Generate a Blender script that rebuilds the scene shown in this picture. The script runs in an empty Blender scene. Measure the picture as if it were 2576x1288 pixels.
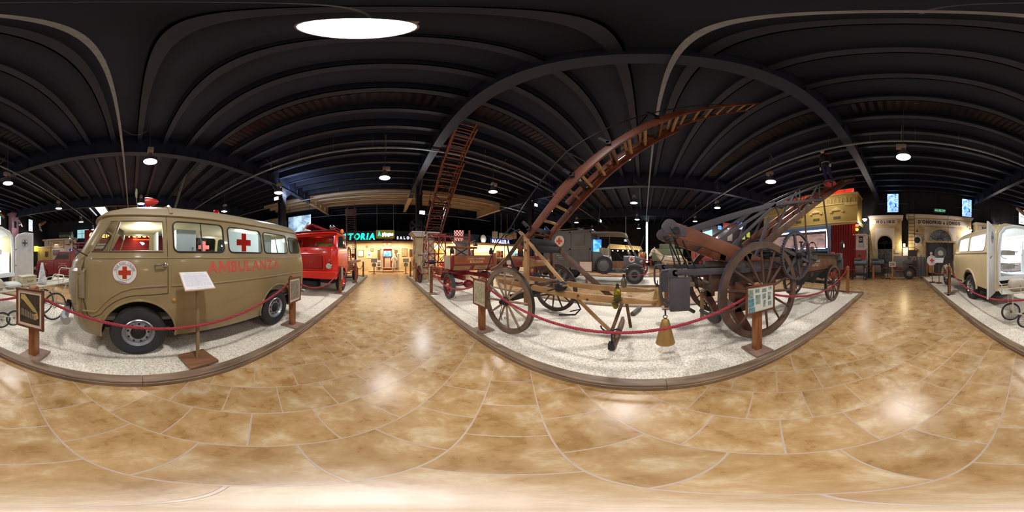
import bpy, bmesh, math, random
from mathutils import Vector, Matrix, Euler
sc = bpy.context.scene
col = sc.collection
random.seed(7)
PI = math.pi

# ---------------------------------------------------------------- camera (equirectangular, 1.5 m above the tiles)
CAMZ = 1.5
cam = bpy.data.cameras.new('camera')
cam.type = 'PANO'
try:
    cam.cycles.panorama_type = 'EQUIRECTANGULAR'
except Exception:
    pass
if hasattr(cam, 'panorama_type'):
    try:
        cam.panorama_type = 'EQUIRECTANGULAR'
    except Exception:
        pass
cam.clip_start = 0.02
cam.clip_end = 200
camo = bpy.data.objects.new('camera', cam)
col.objects.link(camo)
camo.location = (0, 0, CAMZ)
YAW = (1288 - 975) * 360 / 2576
camo.rotation_euler = (PI / 2, 0, -math.radians(YAW))
sc.camera = camo

# ---------------------------------------------------------------- world, exposure, light paths
w = bpy.data.worlds.new('hall_air')
sc.world = w
w.use_nodes = True
w.node_tree.nodes['Background'].inputs[0].default_value = (0.30, 0.36, 0.5, 1)
w.node_tree.nodes['Background'].inputs[1].default_value = 0.02
sc.view_settings.view_transform = 'Standard'
sc.view_settings.look = 'None'
sc.view_settings.gamma = 1
sc.view_settings.use_curve_mapping = False
sc.view_settings.exposure = 0.0
cy = sc.cycles
cy.max_bounces = 7
cy.diffuse_bounces = 4
cy.glossy_bounces = 3
cy.transmission_bounces = 5
cy.transparent_max_bounces = 12
cy.caustics_reflective = False
cy.caustics_refractive = False
cy.use_denoising = True
cy.sample_clamp_indirect = 4.0
cy.use_adaptive_sampling = True
cy.adaptive_threshold = 0.02

LAMP_POWER = 90.0      # W per pendant lamp
def area(name, loc, size, power, color=(1, 1, 1), rot=(0, 0, 0), size_y=None, spread=PI, parent=None):
    l = bpy.data.lights.new(name, 'AREA')
    l.shape = 'DISK' if size_y is None else 'RECTANGLE'
    l.size = size
    if size_y is not None:
        l.size_y = size_y
    l.energy = power
    l.color = color
    l.spread = spread
    o = bpy.data.objects.new(name, l)
    col.objects.link(o)
    o.location = loc
    o.rotation_euler = rot
    if parent is not None:
        o.parent = parent
    return o
def point(name, loc, power, color=(1, 1, 1), r=0.05, parent=None):
    l = bpy.data.lights.new(name, 'POINT')
    l.energy = power
    l.color = color
    l.shadow_soft_size = r
    o = bpy.data.objects.new(name, l)
    col.objects.link(o)
    o.location = loc
    if parent is not None:
        o.parent = parent
    return o

# ---------------------------------------------------------------- reading positions: a bearing, a height and a known plane give a point in the hall
K = 360 / 2576
def _dir(px, py):
    t = math.radians((px - 975) * K)
    e = math.radians((644 - py) * K)
    return math.sin(t), math.cos(t), math.tan(e)
def atX(px, py, X):
    s, c, e = _dir(px, py)
    d = X / s
    return Vector((X, c * d, CAMZ + e * d))
def atY(px, py, Y):
    s, c, e = _dir(px, py)
    d = Y / c
    return Vector((s * d, Y, CAMZ + e * d))
def atZ(px, py, z):
    s, c, e = _dir(px, py)
    d = (z - CAMZ) / e
    return Vector((s * d, c * d, z))
def atD(px, py, d):
    s, c, e = _dir(px, py)
    return Vector((s * d, c * d, CAMZ + e * d))

# ---------------------------------------------------------------- mesh building
GL = {}
EACH = {k: v for k, v in (x.split('>') for x in 'hanger_rods>hanger_rod rope_ring>rope_ring vent_holes>vent_hole bolt_heads>bolt_head door_hinge>door_hinge drawer_knobs>drawer_knob lattice_struts>lattice_strut window_panes>window_pane arcade>arch_moulding pipes>pipe legs>leg hoops>hoop hoops>hoop cross_bracing>cross_brace winding_shafts>winding_shaft hangers>hanger roof_stays>roof_stay suction_hoses>suction_hose light_strip>light_strip inner_wing>inner_wing wiper>wiper stay_rod>stay_rod truss_rod>truss_rod iron_stay>iron_stay wire>wire sleeves>sleeve cross_member>cross_member door_gap>door_gap rack_posts>rack_post small_frame>small_frame chain_link>chain_link tension_bar>tension_bar fan_grille_bars>bar bench_frame>bench_strut lower_rail>lower_rail lining>lining_panel head_rail>head_rail badge>badge head_plate>head_plate bearing_block>bearing_block cross_rail>cross_rail iron_frame>iron_frame hinges_and_handle>door_fitting pump_leg>pump_leg axle_stand>axle_stand engine_case>engine_case support_brace>brace step_board>step_board screw_buffer>screw_buffer counterweight_arm>arm eyes>eye sun_visor>sun_visor red_beacon_ring>ring drum_winch>drum_winch supports>support'.split())}
def glyphs(body, bold=0.0):
    k = (body, bold)
    if body == 'M':
        t = .11 + 1.6 * bold
        P = [(0, 0), (0, .7), (t * 1.2, .7), (.4, .27), (.8 - t * 1.2, .7), (.8, .7), (.8, 0), (.8 - t, 0), (.8 - t, .46), (.4, .06), (t, .46), (t, 0)]
        return [Vector((x, y, 0)) for x, y in P], [tuple(range(12))[::-1]]
    if k not in GL:
        cu = bpy.data.curves.new('t', 'FONT')
        cu.body = body
        cu.resolution_u = 3
        cu.space_character = 1 + bold * 4
        cu.offset = bold
        o = bpy.data.objects.new('t', cu)
        col.objects.link(o)
        dg = bpy.context.evaluated_depsgraph_get()
        me = bpy.data.meshes.new_from_object(o.evaluated_get(dg))
        vs = [v.co.copy() for v in me.vertices]
        fs = [tuple(p.vertices) for p in me.polygons]
        bpy.data.objects.remove(o)
        bpy.data.meshes.remove(me)
        GL[k] = (vs, fs)
    return GL[k]
class MB:
    def __init__(s, M=None):
        s.v = []
        s.f = []
        s.M = M
        s.cut = []
    def add(s, vs, fs):
        o = len(s.v)
        s.cut.append((o, len(s.f)))
        M = s.M
        s.v += [(M @ Vector(p)) if M is not None else Vector(p) for p in vs]
        s.f += [tuple(i + o for i in f) for f in fs]
        return s
    def bx(s, x0, x1, y0, y1, z0, z1):
        return s.add([(x0, y0, z0), (x1, y0, z0), (x1, y1, z0), (x0, y1, z0), (x0, y0, z1), (x1, y0, z1), (x1, y1, z1), (x0, y1, z1)],
                     [(0, 3, 2, 1), (4, 5, 6, 7), (0, 1, 5, 4), (1, 2, 6, 5), (2, 3, 7, 6), (3, 0, 4, 7)])
    def box(s, c, d):
        return s.bx(c[0] - d[0] / 2, c[0] + d[0] / 2, c[1] - d[1] / 2, c[1] + d[1] / 2, c[2] - d[2] / 2, c[2] + d[2] / 2)
    def beam(s, p, q, w, h, up=(0, 0, 1), w2=None, h2=None):
        p = Vector(p); q = Vector(q); up = Vector(up)
        d = (q - p).normalized()
        if abs(d.dot(up)) > 0.999:
            up = Vector((0, 1, 0)) if abs(d.y) < .9 else Vector((1, 0, 0))
        r = d.cross(up).normalized()
        u = r.cross(d)
        w2 = w if w2 is None else w2
        h2 = h if h2 is None else h2
        vs = []
        for c, a, b in ((p, w, h), (q, w2, h2)):
            for i, j in ((-1, -1), (1, -1), (1, 1), (-1, 1)):
                vs.append(c + r * (i * a / 2) + u * (j * b / 2))
        return s.add(vs, [(3, 2, 1, 0), (4, 5, 6, 7), (0, 1, 5, 4), (1, 2, 6, 5), (2, 3, 7, 6), (3, 0, 4, 7)])
    def loft(s, rings, cap=True, closed=False):
        n = len(rings[0])
        vs = [p for r in rings for p in r]
        fs = []
        m = len(rings)
        for i in range(m if closed else m - 1):
            a = i * n
            b = ((i + 1) % m) * n
            for j in range(n):
                k = (j + 1) % n
                fs.append((a + j, a + k, b + k, b + j))
        if cap and not closed:
            fs.append(tuple(range(n))[::-1])
            fs.append(tuple(range((m - 1) * n, m * n)))
        return s.add(vs, fs)
    def cyl(s, p, q, r, r2=None, n=12, cap=True):
        p = Vector(p); q = Vector(q)
        r2 = r if r2 is None else r2
        d = (q - p).normalized()
        a = d.orthogonal().normalized()
        b = d.cross(a)
        R = [[c + (a * math.cos(2 * PI * i / n) + b * math.sin(2 * PI * i / n)) * max(rr, 1e-4) for i in range(n)] for c, rr in ((p, r), (q, r2))]
        return s.loft(R, cap)
    def tube(s, pts, r, n=8, closed=False, rr=None):
        pts = [Vector(p) for p in pts]
        m = len(pts)
        rings = []
        a = None
        for i, p in enumerate(pts):
            if closed:
                d = pts[(i + 1) % m] - pts[i - 1]
            else:
                d = pts[min(i + 1, m - 1)] - pts[max(i - 1, 0)]
            d.normalize()
            if a is None:
                a = d.orthogonal().normalized()
            a = (a - d * a.dot(d))
            a = a.normalized() if a.length > 1e-6 else d.orthogonal().normalized()
            b = d.cross(a)
            q = rr[i] if rr else r
            rings.append([p + (a * math.cos(2 * PI * j / n) + b * math.sin(2 * PI * j / n)) * q for j in range(n)])
        return s.loft(rings, not closed, closed)
    def lathe(s, prof, o=(0, 0, 0), ax=(0, 0, 1), n=20):
        o = Vector(o); ax = Vector(ax).normalized()
        a = ax.orthogonal().normalized()
        b = ax.cross(a)
        rings = [[o + ax * z + (a * math.cos(2 * PI * j / n) + b * math.sin(2 * PI * j / n)) * max(r, 1e-4) for j in range(n)] for r, z in prof]
        return s.loft(rings, True)
    def torus(s, c, ax, R, r, n=32, m=8, a0=0, a1=2 * PI, rz=None):
        c = Vector(c); ax = Vector(ax).normalized()
        a = Vector((0, 0, 1))
        a = (a - ax * a.dot(ax))
        a = a.normalized() if a.length > .01 else ax.orthogonal().normalized()
        b = ax.cross(a)
        full = abs(a1 - a0 - 2 * PI) < 1e-4
        rings = []
        for i in range(n if full else n + 1):
            t = a0 + (a1 - a0) * i / n
            e = a * math.cos(t) + b * math.sin(t)
            rings.append([c + e * (R + r * math.cos(2 * PI * j / m)) + ax * ((rz or r) * math.sin(2 * PI * j / m)) for j in range(m)])
        return s.loft(rings, not full, full)
    def ring(s, c, ax, r0, r1, w, n=40):
        """flat rim, square in section"""
        c = Vector(c); ax = Vector(ax).normalized()
        a = ax.orthogonal().normalized()
        b = ax.cross(a)
        rings = []
        for i in range(n):
            t = 2 * PI * i / n
            e = a * math.cos(t) + b * math.sin(t)
            rings.append([c + e * r0 - ax * w / 2, c + e * r1 - ax * w / 2, c + e * r1 + ax * w / 2, c + e * r0 + ax * w / 2])
        return s.loft(rings, False, True)
    def prism(s, pts, d):
        pts = [Vector(p) for p in pts]
        d = Vector(d)
        n = len(pts)
        return s.add(pts + [p + d for p in pts], [tuple(range(n))[::-1], tuple(range(n, 2 * n))] + [(i, (i + 1) % n, n + (i + 1) % n, n + i) for i in range(n)])
    def quad(s, a, b, c, d):
        return s.add([a, b, c, d], [(0, 1, 2, 3)])
    def sph(s, c, r, sc3=(1, 1, 1), n=14, m=9):
        rings = []
        for i in range(m + 1):
            t = PI * i / m
            rr = max(math.sin(t), 1e-3) * r
            rings.append([(c[0] + rr * math.cos(2 * PI * j / n) * sc3[0], c[1] + rr * math.sin(2 * PI * j / n) * sc3[1], c[2] - r * math.cos(t) * sc3[2]) for j in range(n)])
        return s.loft(rings, True)
    def text(s, body, c, u, v, w, h, dep=0.004, bold=0.01, shear=0.0):
        """body centred on c, w wide along u, h high along v, raised by dep"""
        vs, fs = glyphs(body, bold)
        if not vs:
            return s
        xs = [p.x for p in vs]; ys = [p.y for p in vs]
        x0, x1, y0, y1 = min(xs), max(xs), min(ys), max(ys)
        u = Vector(u).normalized(); v = Vector(v).normalized(); nrm = u.cross(v).normalized()
        c = Vector(c)
        if w is None:
            w = h * (x1 - x0) / max(y1 - y0, 1e-5)
        P = []
        for p in vs:
            a = ((p.x - x0) / (x1 - x0) - .5) * w
            b = ((p.y - y0) / (y1 - y0) - .5) * h
            P.append(c + u * (a + shear * b) + v * b + nrm * dep)
        return s.add(P, fs)
    def word(s, body, c, u, v, w, h, dep=0, bold=0, gap=.12, shear=0):
        """letters set one by one with an even gap"""
        W = []
        for ch in body:
            xs = [q.x for q in glyphs(ch, bold)[0]] or [0, .3]
            W.append(max(xs) - min(xs))
        tot = sum(W) + gap * (len(body) - 1)
        k = w / tot
        u = Vector(u).normalized()
        x = -w / 2
        for ch, a in zip(body, W):
            if ch != ' ':
                q = .32 if ch == "'" else 1
                s.text(ch, Vector(c) + u * (x + a * k / 2) + Vector(v).normalized() * (h * (1 - q) / 2), u, v, a * k, h * q, dep, bold, shear)
            x += (a + gap) * k
        return s
    def build(s, name, m, parent=None, bevel=0, smooth=40, kind=None):
        if name in EACH and len(s.cut) > 1:
            # every repeated piece becomes a part of its own
            cut = s.cut + [(len(s.v), len(s.f))]
            for (a, fa), (b, fb) in zip(cut, cut[1:]):
                q = MB()
                q.v = s.v[a:b]
                q.f = [tuple(i - a for i in f) for f in s.f[fa:fb]]
                o = q.build(EACH[name], m, parent, bevel, smooth, kind)
            return o
        name = EACH.get(name, name)
        me = bpy.data.meshes.new(name)
        off = WORLD.get(parent.name, Vector((0, 0, 0))) if parent is not None else Vector((0, 0, 0))
        me.from_pydata([tuple(p - off) for p in s.v], [], s.f)
        me.materials.append(m)
        bm = bmesh.new()
        bm.from_mesh(me)
        bmesh.ops.recalc_face_normals(bm, faces=bm.faces)
        if bevel:
            ed = [e for e in bm.edges if len(e.link_faces) == 2 and e.calc_face_angle(0) > .6]
            try:
                bmesh.ops.bevel(bm, geom=ed, offset=bevel, segments=2, affect='EDGES', profile=.6, clamp_overlap=True)
            except Exception:
                pass
        bm.to_mesh(me)
        bm.free()
        if smooth:
            me.polygons.foreach_set('use_smooth', [True] * len(me.polygons))
            me.set_sharp_from_angle(angle=math.radians(smooth))
        o = bpy.data.objects.new(name, me)
        col.objects.link(o)
        if parent is not None:
            o.parent = parent
            WORLD[o.name] = off
        if kind:
            o['kind'] = kind
        return o
WORLD = {}
def thing(name, label, cat, loc=(0, 0, 0), group=None, world=True):
    """Empty at the base of a thing; its parts are given in hall coordinates (world) or in its own"""
    o = bpy.data.objects.new(name, None)
    col.objects.link(o)
    o.empty_display_size = .1
    o.location = loc
    o['label'] = label
    o['category'] = cat
    if group:
        o['group'] = group
    WORLD[o.name] = Vector(loc) if world else Vector((0, 0, 0))
    return o
def tag(o, label, cat, group=None, kind=None):
    o['label'] = label
    o['category'] = cat
    if group:
        o['group'] = group
    if kind:
        o['kind'] = kind
    return o
def dup(root, loc, rz=0, label=None, group=None, scale=None, name=None):
    r = root.copy()
    if name:
        r.name = name
    col.objects.link(r)
    r.location = loc
    r.rotation_euler = (0, 0, rz)
    if scale:
        r.scale = (scale,) * 3
    if label:
        r['label'] = label
    if group:
        r['group'] = group
    for ch in list(root.children):
        c = ch.copy()
        col.objects.link(c)
        c.parent = r
        for g in ch.children:
            d = g.copy()
            col.objects.link(d)
            d.parent = c
    return r
def FR(o, u, v):
    """frame with local x along u, local y along v"""
    u = Vector(u).normalized(); v = Vector(v).normalized()
    n = u.cross(v)
    return Matrix(((u.x, v.x, n.x, o[0]), (u.y, v.y, n.y, o[1]), (u.z, v.z, n.z, o[2]), (0, 0, 0, 1)))
def rr2(x0, x1, y0, y1, r, n=5):
    """rounded rectangle outline in 2-D"""
    P = []
    for cx, cy_, a in ((x1 - r, y1 - r, 0), (x0 + r, y1 - r, 90), (x0 + r, y0 + r, 180), (x1 - r, y0 + r, 270)):
        for i in range(n + 1):
            t = math.radians(a + 90 * i / n)
            P.append((cx + r * math.cos(t), cy_ + r * math.sin(t)))
    return P

# ---------------------------------------------------------------- materials
def lin(c):
    return tuple(((x / 255) / 12.92 if x / 255 <= .04045 else ((x / 255 + .055) / 1.055) ** 2.4) for x in c)
MT = {}
def mat(name, c, rough=.5, metal=0, var=.12, scale=6, bump=0, bscale=40, coat=0, emit=None, es=0, c2=None, stretch=None, spec=.5, alpha=1, trans=0, c2w=.5, detail=3):
    """procedural paint / wood / metal: two tones mixed by noise, optional fine bump"""
    if name in MT:
        return MT[name]
    m = bpy.data.materials.new(name)
    MT[name] = m
    m.use_nodes = True
    nt = m.node_tree
    N = nt.nodes; L = nt.links
    b = N['Principled BSDF']
    c = lin(c)
    a = tuple(min(1, x * (1 + var)) for x in c) if c2 is None else c
    d = tuple(x * (1 - var) for x in c) if c2 is None else lin(c2)
    tc = N.new('ShaderNodeTexCoord')
    mp = N.new('ShaderNodeMapping')
    L.new(tc.outputs['Object'], mp.inputs[0])
    if stretch:
        mp.inputs['Scale'].default_value = stretch
    no = N.new('ShaderNodeTexNoise')
    no.inputs['Scale'].default_value = scale
    no.inputs['Detail'].default_value = detail
    L.new(mp.outputs[0], no.inputs['Vector'])
    cr = N.new('ShaderNodeValToRGB')
    cr.color_ramp.elements[0].position = c2w - .18
    cr.color_ramp.elements[1].position = c2w + .18
    cr.color_ramp.elements[0].color = (*d, 1)
    cr.color_ramp.elements[1].color = (*a, 1)
    L.new(no.outputs[0], cr.inputs[0])
    L.new(cr.outputs[0], b.inputs['Base Color'])
    b.inputs['Roughness'].default_value = rough
    b.inputs['Metallic'].default_value = metal
    b.inputs['Specular IOR Level'].default_value = spec
    if coat:
        b.inputs['Coat Weight'].default_value = coat
        b.inputs['Coat Roughness'].default_value = .08
    if bump:
        n2 = N.new('ShaderNodeTexNoise')
        n2.inputs['Scale'].default_value = bscale
        n2.inputs['Detail'].default_value = 4
        L.new(mp.outputs[0], n2.inputs['Vector'])
        bu = N.new('ShaderNodeBump')
        bu.inputs['Strength'].default_value = bump
        bu.inputs['Distance'].default_value = .01
        L.new(n2.outputs[0], bu.inputs['Height'])
        L.new(bu.outputs[0], b.inputs['Normal'])
    if emit:
        b.inputs['Emission Color'].default_value = (*lin(emit), 1)
        b.inputs['Emission Strength'].default_value = es
    if trans:
        b.inputs['Transmission Weight'].default_value = trans
    if alpha < 1:
        b.inputs['Alpha'].default_value = alpha
    return m
def glass(name, tint=(235, 240, 240), amt=.12, rough=.02):
    """thin pane: mostly clear with a mirror sheen"""
    if name in MT:
        return MT[name]
    m = bpy.data.materials.new(name)
    MT[name] = m
    m.use_nodes = True
    nt = m.node_tree
    N = nt.nodes; L = nt.links
    N.remove(N['Principled BSDF'])
    tr = N.new('ShaderNodeBsdfTransparent')
    tr.inputs[0].default_value = (*lin(tint), 1)
    gl = N.new('ShaderNodeBsdfGlossy')
    gl.inputs['Roughness'].default_value = rough
    fr = N.new('ShaderNodeFresnel')
    fr.inputs[0].default_value = 1.45
    mx = N.new('ShaderNodeMixShader')
    ad = N.new('ShaderNodeMath')
    ad.operation = 'MULTIPLY_ADD'
    ad.use_clamp = True
    ad.inputs[1].default_value = .4
    ad.inputs[2].default_value = amt * .4
    L.new(fr.outputs[0], ad.inputs[0])
    L.new(ad.outputs[0], mx.inputs[0])
    L.new(tr.outputs[0], mx.inputs[1])
    L.new(gl.outputs[0], mx.inputs[2])
    L.new(mx.outputs[0], N['Material Output'].inputs[0])
    return m
def milk(name, c, k=.6):
    """milky pane or film that lets light from behind glow through"""
    if name in MT:
        return MT[name]
    m = mat(name, c, rough=.5, var=.02)
    nt = m.node_tree
    tr = nt.nodes.new('ShaderNodeBsdfTranslucent')
    tr.inputs[0].default_value = (*lin(c), 1)
    mx = nt.nodes.new('ShaderNodeMixShader')
    mx.inputs[0].default_value = k
    nt.links.new(nt.nodes['Principled BSDF'].outputs[0], mx.inputs[1])
    nt.links.new(tr.outputs[0], mx.inputs[2])
    nt.links.new(mx.outputs[0], nt.nodes['Material Output'].inputs[0])
    return m
def wood(name, c, c2, rough=.55, scale=5, st=(1, 1, 1), bump=.25, **k):
    return mat(name, c, rough=rough, c2=c2, scale=scale, stretch=st, bump=bump, bscale=scale * 5, detail=6, **k)
def picture(name, cols, scale=4, rough=.35, seed=0, emit=0, dist=1.5):
    """a print or screen: warped noise ramp in the given tones"""
    if name in MT:
        return MT[name]
    m = bpy.data.materials.new(name)
    MT[name] = m
    m.use_nodes = True
    nt = m.node_tree
    N = nt.nodes; L = nt.links
    b = N['Principled BSDF']
    tc = N.new('ShaderNodeTexCoord')
    mp = N.new('ShaderNodeMapping')
    mp.inputs['Location'].default_value = (seed * 3.1, seed * 1.7, seed)
    L.new(tc.outputs['Object'], mp.inputs[0])
    no = N.new('ShaderNodeTexNoise')
    no.inputs['Scale'].default_value = scale
    no.inputs['Detail'].default_value = 6
    no.inputs['Distortion'].default_value = dist
    L.new(mp.outputs[0], no.inputs['Vector'])
    cr = N.new('ShaderNodeValToRGB')
    e = cr.color_ramp.elements
    n = len(cols)
    while len(e) < n:
        e.new(.5)
    for i, c in enumerate(cols):
        e[i].position = .3 + .4 * i / (n - 1)
        e[i].color = (*lin(c), 1)
    L.new(no.outputs[0], cr.inputs[0])
    L.new(cr.outputs[0], b.inputs['Base Color'])
    b.inputs['Roughness'].default_value = rough
    if emit:
        L.new(cr.outputs[0], b.inputs['Emission Color'])
        b.inputs['Emission Strength'].default_value = emit
    return m
def glow(name, c, s):
    return mat(name, c, rough=.6, emit=c, es=s, var=.02)
# ================================================================= the hall itself
XW0, XW1, YW0, YW1, ZC = -22.5, 26.0, -12.8, 34.0, 7.1
# --- tiled floor: square 0.4 m tiles in diagonal rows, half a tile offset row to row
def floor_mat():
    m = bpy.data.materials.new('stone_tiles')
    m.use_nodes = True
    nt = m.node_tree; N = nt.nodes; L = nt.links
    b = N['Principled BSDF']
    tc = N.new('ShaderNodeTexCoord')
    mp = N.new('ShaderNodeMapping')
    mp.vector_type = 'POINT'
    mp.inputs['Rotation'].default_value = (0, 0, -PI / 4)
    mp.inputs['Location'].default_value = (-.15, .158, 0)
    L.new(tc.outputs['Object'], mp.inputs[0])
    br = N.new('ShaderNodeTexBrick')
    br.offset = .5
    br.inputs['Scale'].default_value = 1
    br.inputs['Brick Width'].default_value = .398
    br.inputs['Row Height'].default_value = .398
    br.inputs['Mortar Size'].default_value = .0055
    br.inputs['Mortar Smooth'].default_value = .3
    br.inputs['Color1'].default_value = (.28, .28, .28, 1)
    br.inputs['Color2'].default_value = (.72, .72, .72, 1)
    br.inputs['Mortar'].default_value = (.5, .5, .5, 1)
    L.new(mp.outputs[0], br.inputs['Vector'])
    # marbled clouds, shifted per tile
    off = N.new('ShaderNodeVectorMath'); off.operation = 'MULTIPLY_ADD'
    off.inputs[1].default_value = (9, 7, 5)
    L.new(br.outputs['Color'], off.inputs[0])
    L.new(tc.outputs['Object'], off.inputs[2])
    n1 = N.new('ShaderNodeTexNoise'); n1.inputs['Scale'].default_value = 4.4; n1.inputs['Detail'].default_value = 9; n1.inputs['Roughness'].default_value = .68; n1.inputs['Distortion'].default_value = .25
    L.new(off.outputs[0], n1.inputs['Vector'])
    cr = N.new('ShaderNodeValToRGB')
    e = cr.color_ramp.elements
    e[0].position = .3; e[0].color = (*lin((148, 108, 60)), 1)
    e[1].position = .7; e[1].color = (*lin((208, 186, 150)), 1)
    q = e.new(.42); q.color = (*lin((168, 130, 82)), 1)
    q = e.new(.54); q.color = (*lin((184, 149, 103)), 1)
    L.new(n1.outputs[0], cr.inputs[0])
    mx = N.new('ShaderNodeMixRGB'); mx.blend_type = 'MULTIPLY'; mx.inputs[0].default_value = .35
    cr2 = N.new('ShaderNodeMapRange')
    cr2.inputs['From Min'].default_value = .28; cr2.inputs['From Max'].default_value = .72
    cr2.inputs['To Min'].default_value = .7; cr2.inputs['To Max'].default_value = 1.1
    L.new(br.outputs['Color'], cr2.inputs[0])
    L.new(cr.outputs[0], mx.inputs[1]); L.new(cr2.outputs[0], mx.inputs[2])
    m2 = N.new('ShaderNodeMixRGB')
    m2.inputs[2].default_value = (*lin((184, 162, 144)), 1)
    L.new(br.outputs['Fac'], m2.inputs[0]); L.new(mx.outputs[0], m2.inputs[1])
    L.new(m2.outputs[0], b.inputs['Base Color'])
    n2 = N.new('ShaderNodeTexNoise'); n2.inputs['Scale'].default_value = 22; n2.inputs['Detail'].default_value = 5
    L.new(tc.outputs['Object'], n2.inputs['Vector'])
    rr = N.new('ShaderNodeMapRange'); rr.inputs['To Min'].default_value = .2; rr.inputs['To Max'].default_value = .38
    L.new(n1.outputs[0], rr.inputs[0]); L.new(rr.outputs[0], b.inputs['Roughness'])
    ht = N.new('ShaderNodeMath'); ht.operation = 'MULTIPLY_ADD'; ht.inputs[1].default_value = -2.2
    L.new(br.outputs['Fac'], ht.inputs[0]); L.new(n2.outputs[0], ht.inputs[2])
    bu = N.new('ShaderNodeBump'); bu.inputs['Strength'].default_value = .35; bu.inputs['Distance'].default_value = .0022
    L.new(ht.outputs[0], bu.inputs['Height']); L.new(bu.outputs[0], b.inputs['Normal'])
    return m
f = MB().bx(XW0, XW1, YW0, YW1, -.2, 0).build('floor', floor_mat(), kind='structure')

wallm = mat('navy_wall_paint', (30, 32, 42), rough=.75, var=.15, scale=1.5)
ceilm = mat('dark_ceiling_paint', (34, 40, 64), rough=.7, var=.2, scale=.6)
purlm = mat('dark_blue_steel', (27, 33, 54), rough=.55, var=.18, scale=1)
beamm = mat('blue_beam_steel', (32, 39, 62), rough=.5, var=.15, scale=.8)
rawm = mat('bare_cream_steel', (196, 180, 160), rough=.5, var=.06, scale=1.5)
zinc = mat('galvanised_steel', (128, 132, 142), rough=.45, metal=.3, var=.15, scale=8)
# --- walls as panels with a ribbed face
def wall(name, a, b, z1=ZC, m=wallm):
    a = Vector((*a, 0)); b = Vector((*b, 0))
    mb = MB()
    d = (b - a); L_ = d.length; d.normalize()
    n = Vector((-d.y, d.x, 0))
    mb.beam(a + n * -.1 + Vector((0, 0, z1 / 2)), b + n * -.1 + Vector((0, 0, z1 / 2)), .2, z1)
    k = int(L_ / 2.4)
    for i in range(1, k):
        p = a + d * (i * L_ / k)
        mb.beam(p + Vector((0, 0, 0)), p + Vector((0, 0, z1)), .03, .07, up=n)
    for z in (2.6, 4.9, 6.2):
        mb.beam(a + Vector((0, 0, z)), b + Vector((0, 0, z)), .03, .05)
    return mb.build(name, m, kind='structure')
wall('wall_south', (XW0, YW0), (XW1, YW0))
wall('wall_east', (XW1, YW0), (XW1, YW1))
wall('wall_north', (XW1, YW1), (XW0, YW1))
wall('wall_west', (XW0, YW1), (XW0, YW0))
MB().bx(XW0, XW1, YW0, YW1, ZC, ZC + .2).build('ceiling', ceilm, kind='structure')
# --- roof: purlins across, tapered main beams lengthways on columns
BX = [-14.1, -6.2, 1.69, 9.9, 17.9]
y = YW0 + .6
while y < YW1 - .5:
    raw = 12.0 < y < 16.2
    mb = MB()
    def pur(mb, y, x0, x1):
        mb.bx(x0, x1, y - .10, y - .07, 6.66, ZC)
        mb.bx(x0, x1, y - .10, y + .10, 6.66, 6.69)
        mb.bx(x0, x1, y + .085, y + .10, 6.69, 6.75)
    if raw:
        pur(mb, y, -12, 11.5)
        mb.build('ceiling_purlin', rawm, kind='structure')
        mb = MB(); pur(mb, y, XW0, -12.01); pur(mb, y, 11.51, XW1)
    else:
        pur(mb, y, XW0, XW1)
    mb.build('ceiling_purlin', purlm, kind='structure')
    y += .96
MB().bx(-12, 11.5, 12.0, 16.2, ZC - .03, ZC - .001).build('ceiling_panel', rawm, kind='structure')
def ibeam(X, y0, y1, m, zb0=6.0, zb1=6.0, fw=.3, cols=True):
    mb = MB()
    for (a, b) in ((y0, y1),):
        mb.beam((X, a, (zb0 + ZC) / 2), (X, b, (zb1 + ZC) / 2), .05, ZC - zb0)
        mb.beam((X, a, zb0), (X, b, zb1), fw, .03)
        k = int((b - a) / 1.0)
        for i in range(1, k):
            yy = a + (b - a) * i / k
            mb.bx(X - .1, X + .1, yy - .012, yy + .012, zb0 + .02, zb0 + .5)
    return mb.build('ceiling_beam', m, kind='structure')
for X in BX:
    ibeam(X, YW0, 12.0, beamm)
    ibeam(X, 12.01, 16.2, rawm if -8 < X < 12 else beamm)
    ibeam(X, 16.21, YW1, beamm)
colm = mat('column_steel', (34, 36, 46), rough=.5, var=.15, scale=1.2)
def column(X, Y):
    mb = MB()
    mb.bx(X - .17, X - .145, Y - .2, Y + .2, 0, 6.0)
    mb.bx(X + .145, X + .17, Y - .2, Y + .2, 0, 6.0)
    mb.bx(X - .145, X + .145, Y - .02, Y + .02, 0, 6.0)
    mb.bx(X - .25, X + .25, Y - .3, Y + .3, 0, .03)
    mb.bx(X - .2, X + .2, Y - .24, Y + .24, 5.35, 5.55)
    mb.prism([(X - .03, Y + .2, 5.3), (X - .03, Y + 1.1, 6.0), (X - .03, Y + .2, 6.0)], (.06, 0, 0))
    mb.prism([(X - .03, Y - .2, 5.3), (X - .03, Y - .2, 6.0), (X - .03, Y - 1.1, 6.0)], (.06, 0, 0))
    mb.build('ceiling_column', colm, kind='structure')
for X in BX:
    if X != 1.69:
        column(X, 8.2)
    column(X, 24.5)
column(1.9, 9.8)
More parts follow.
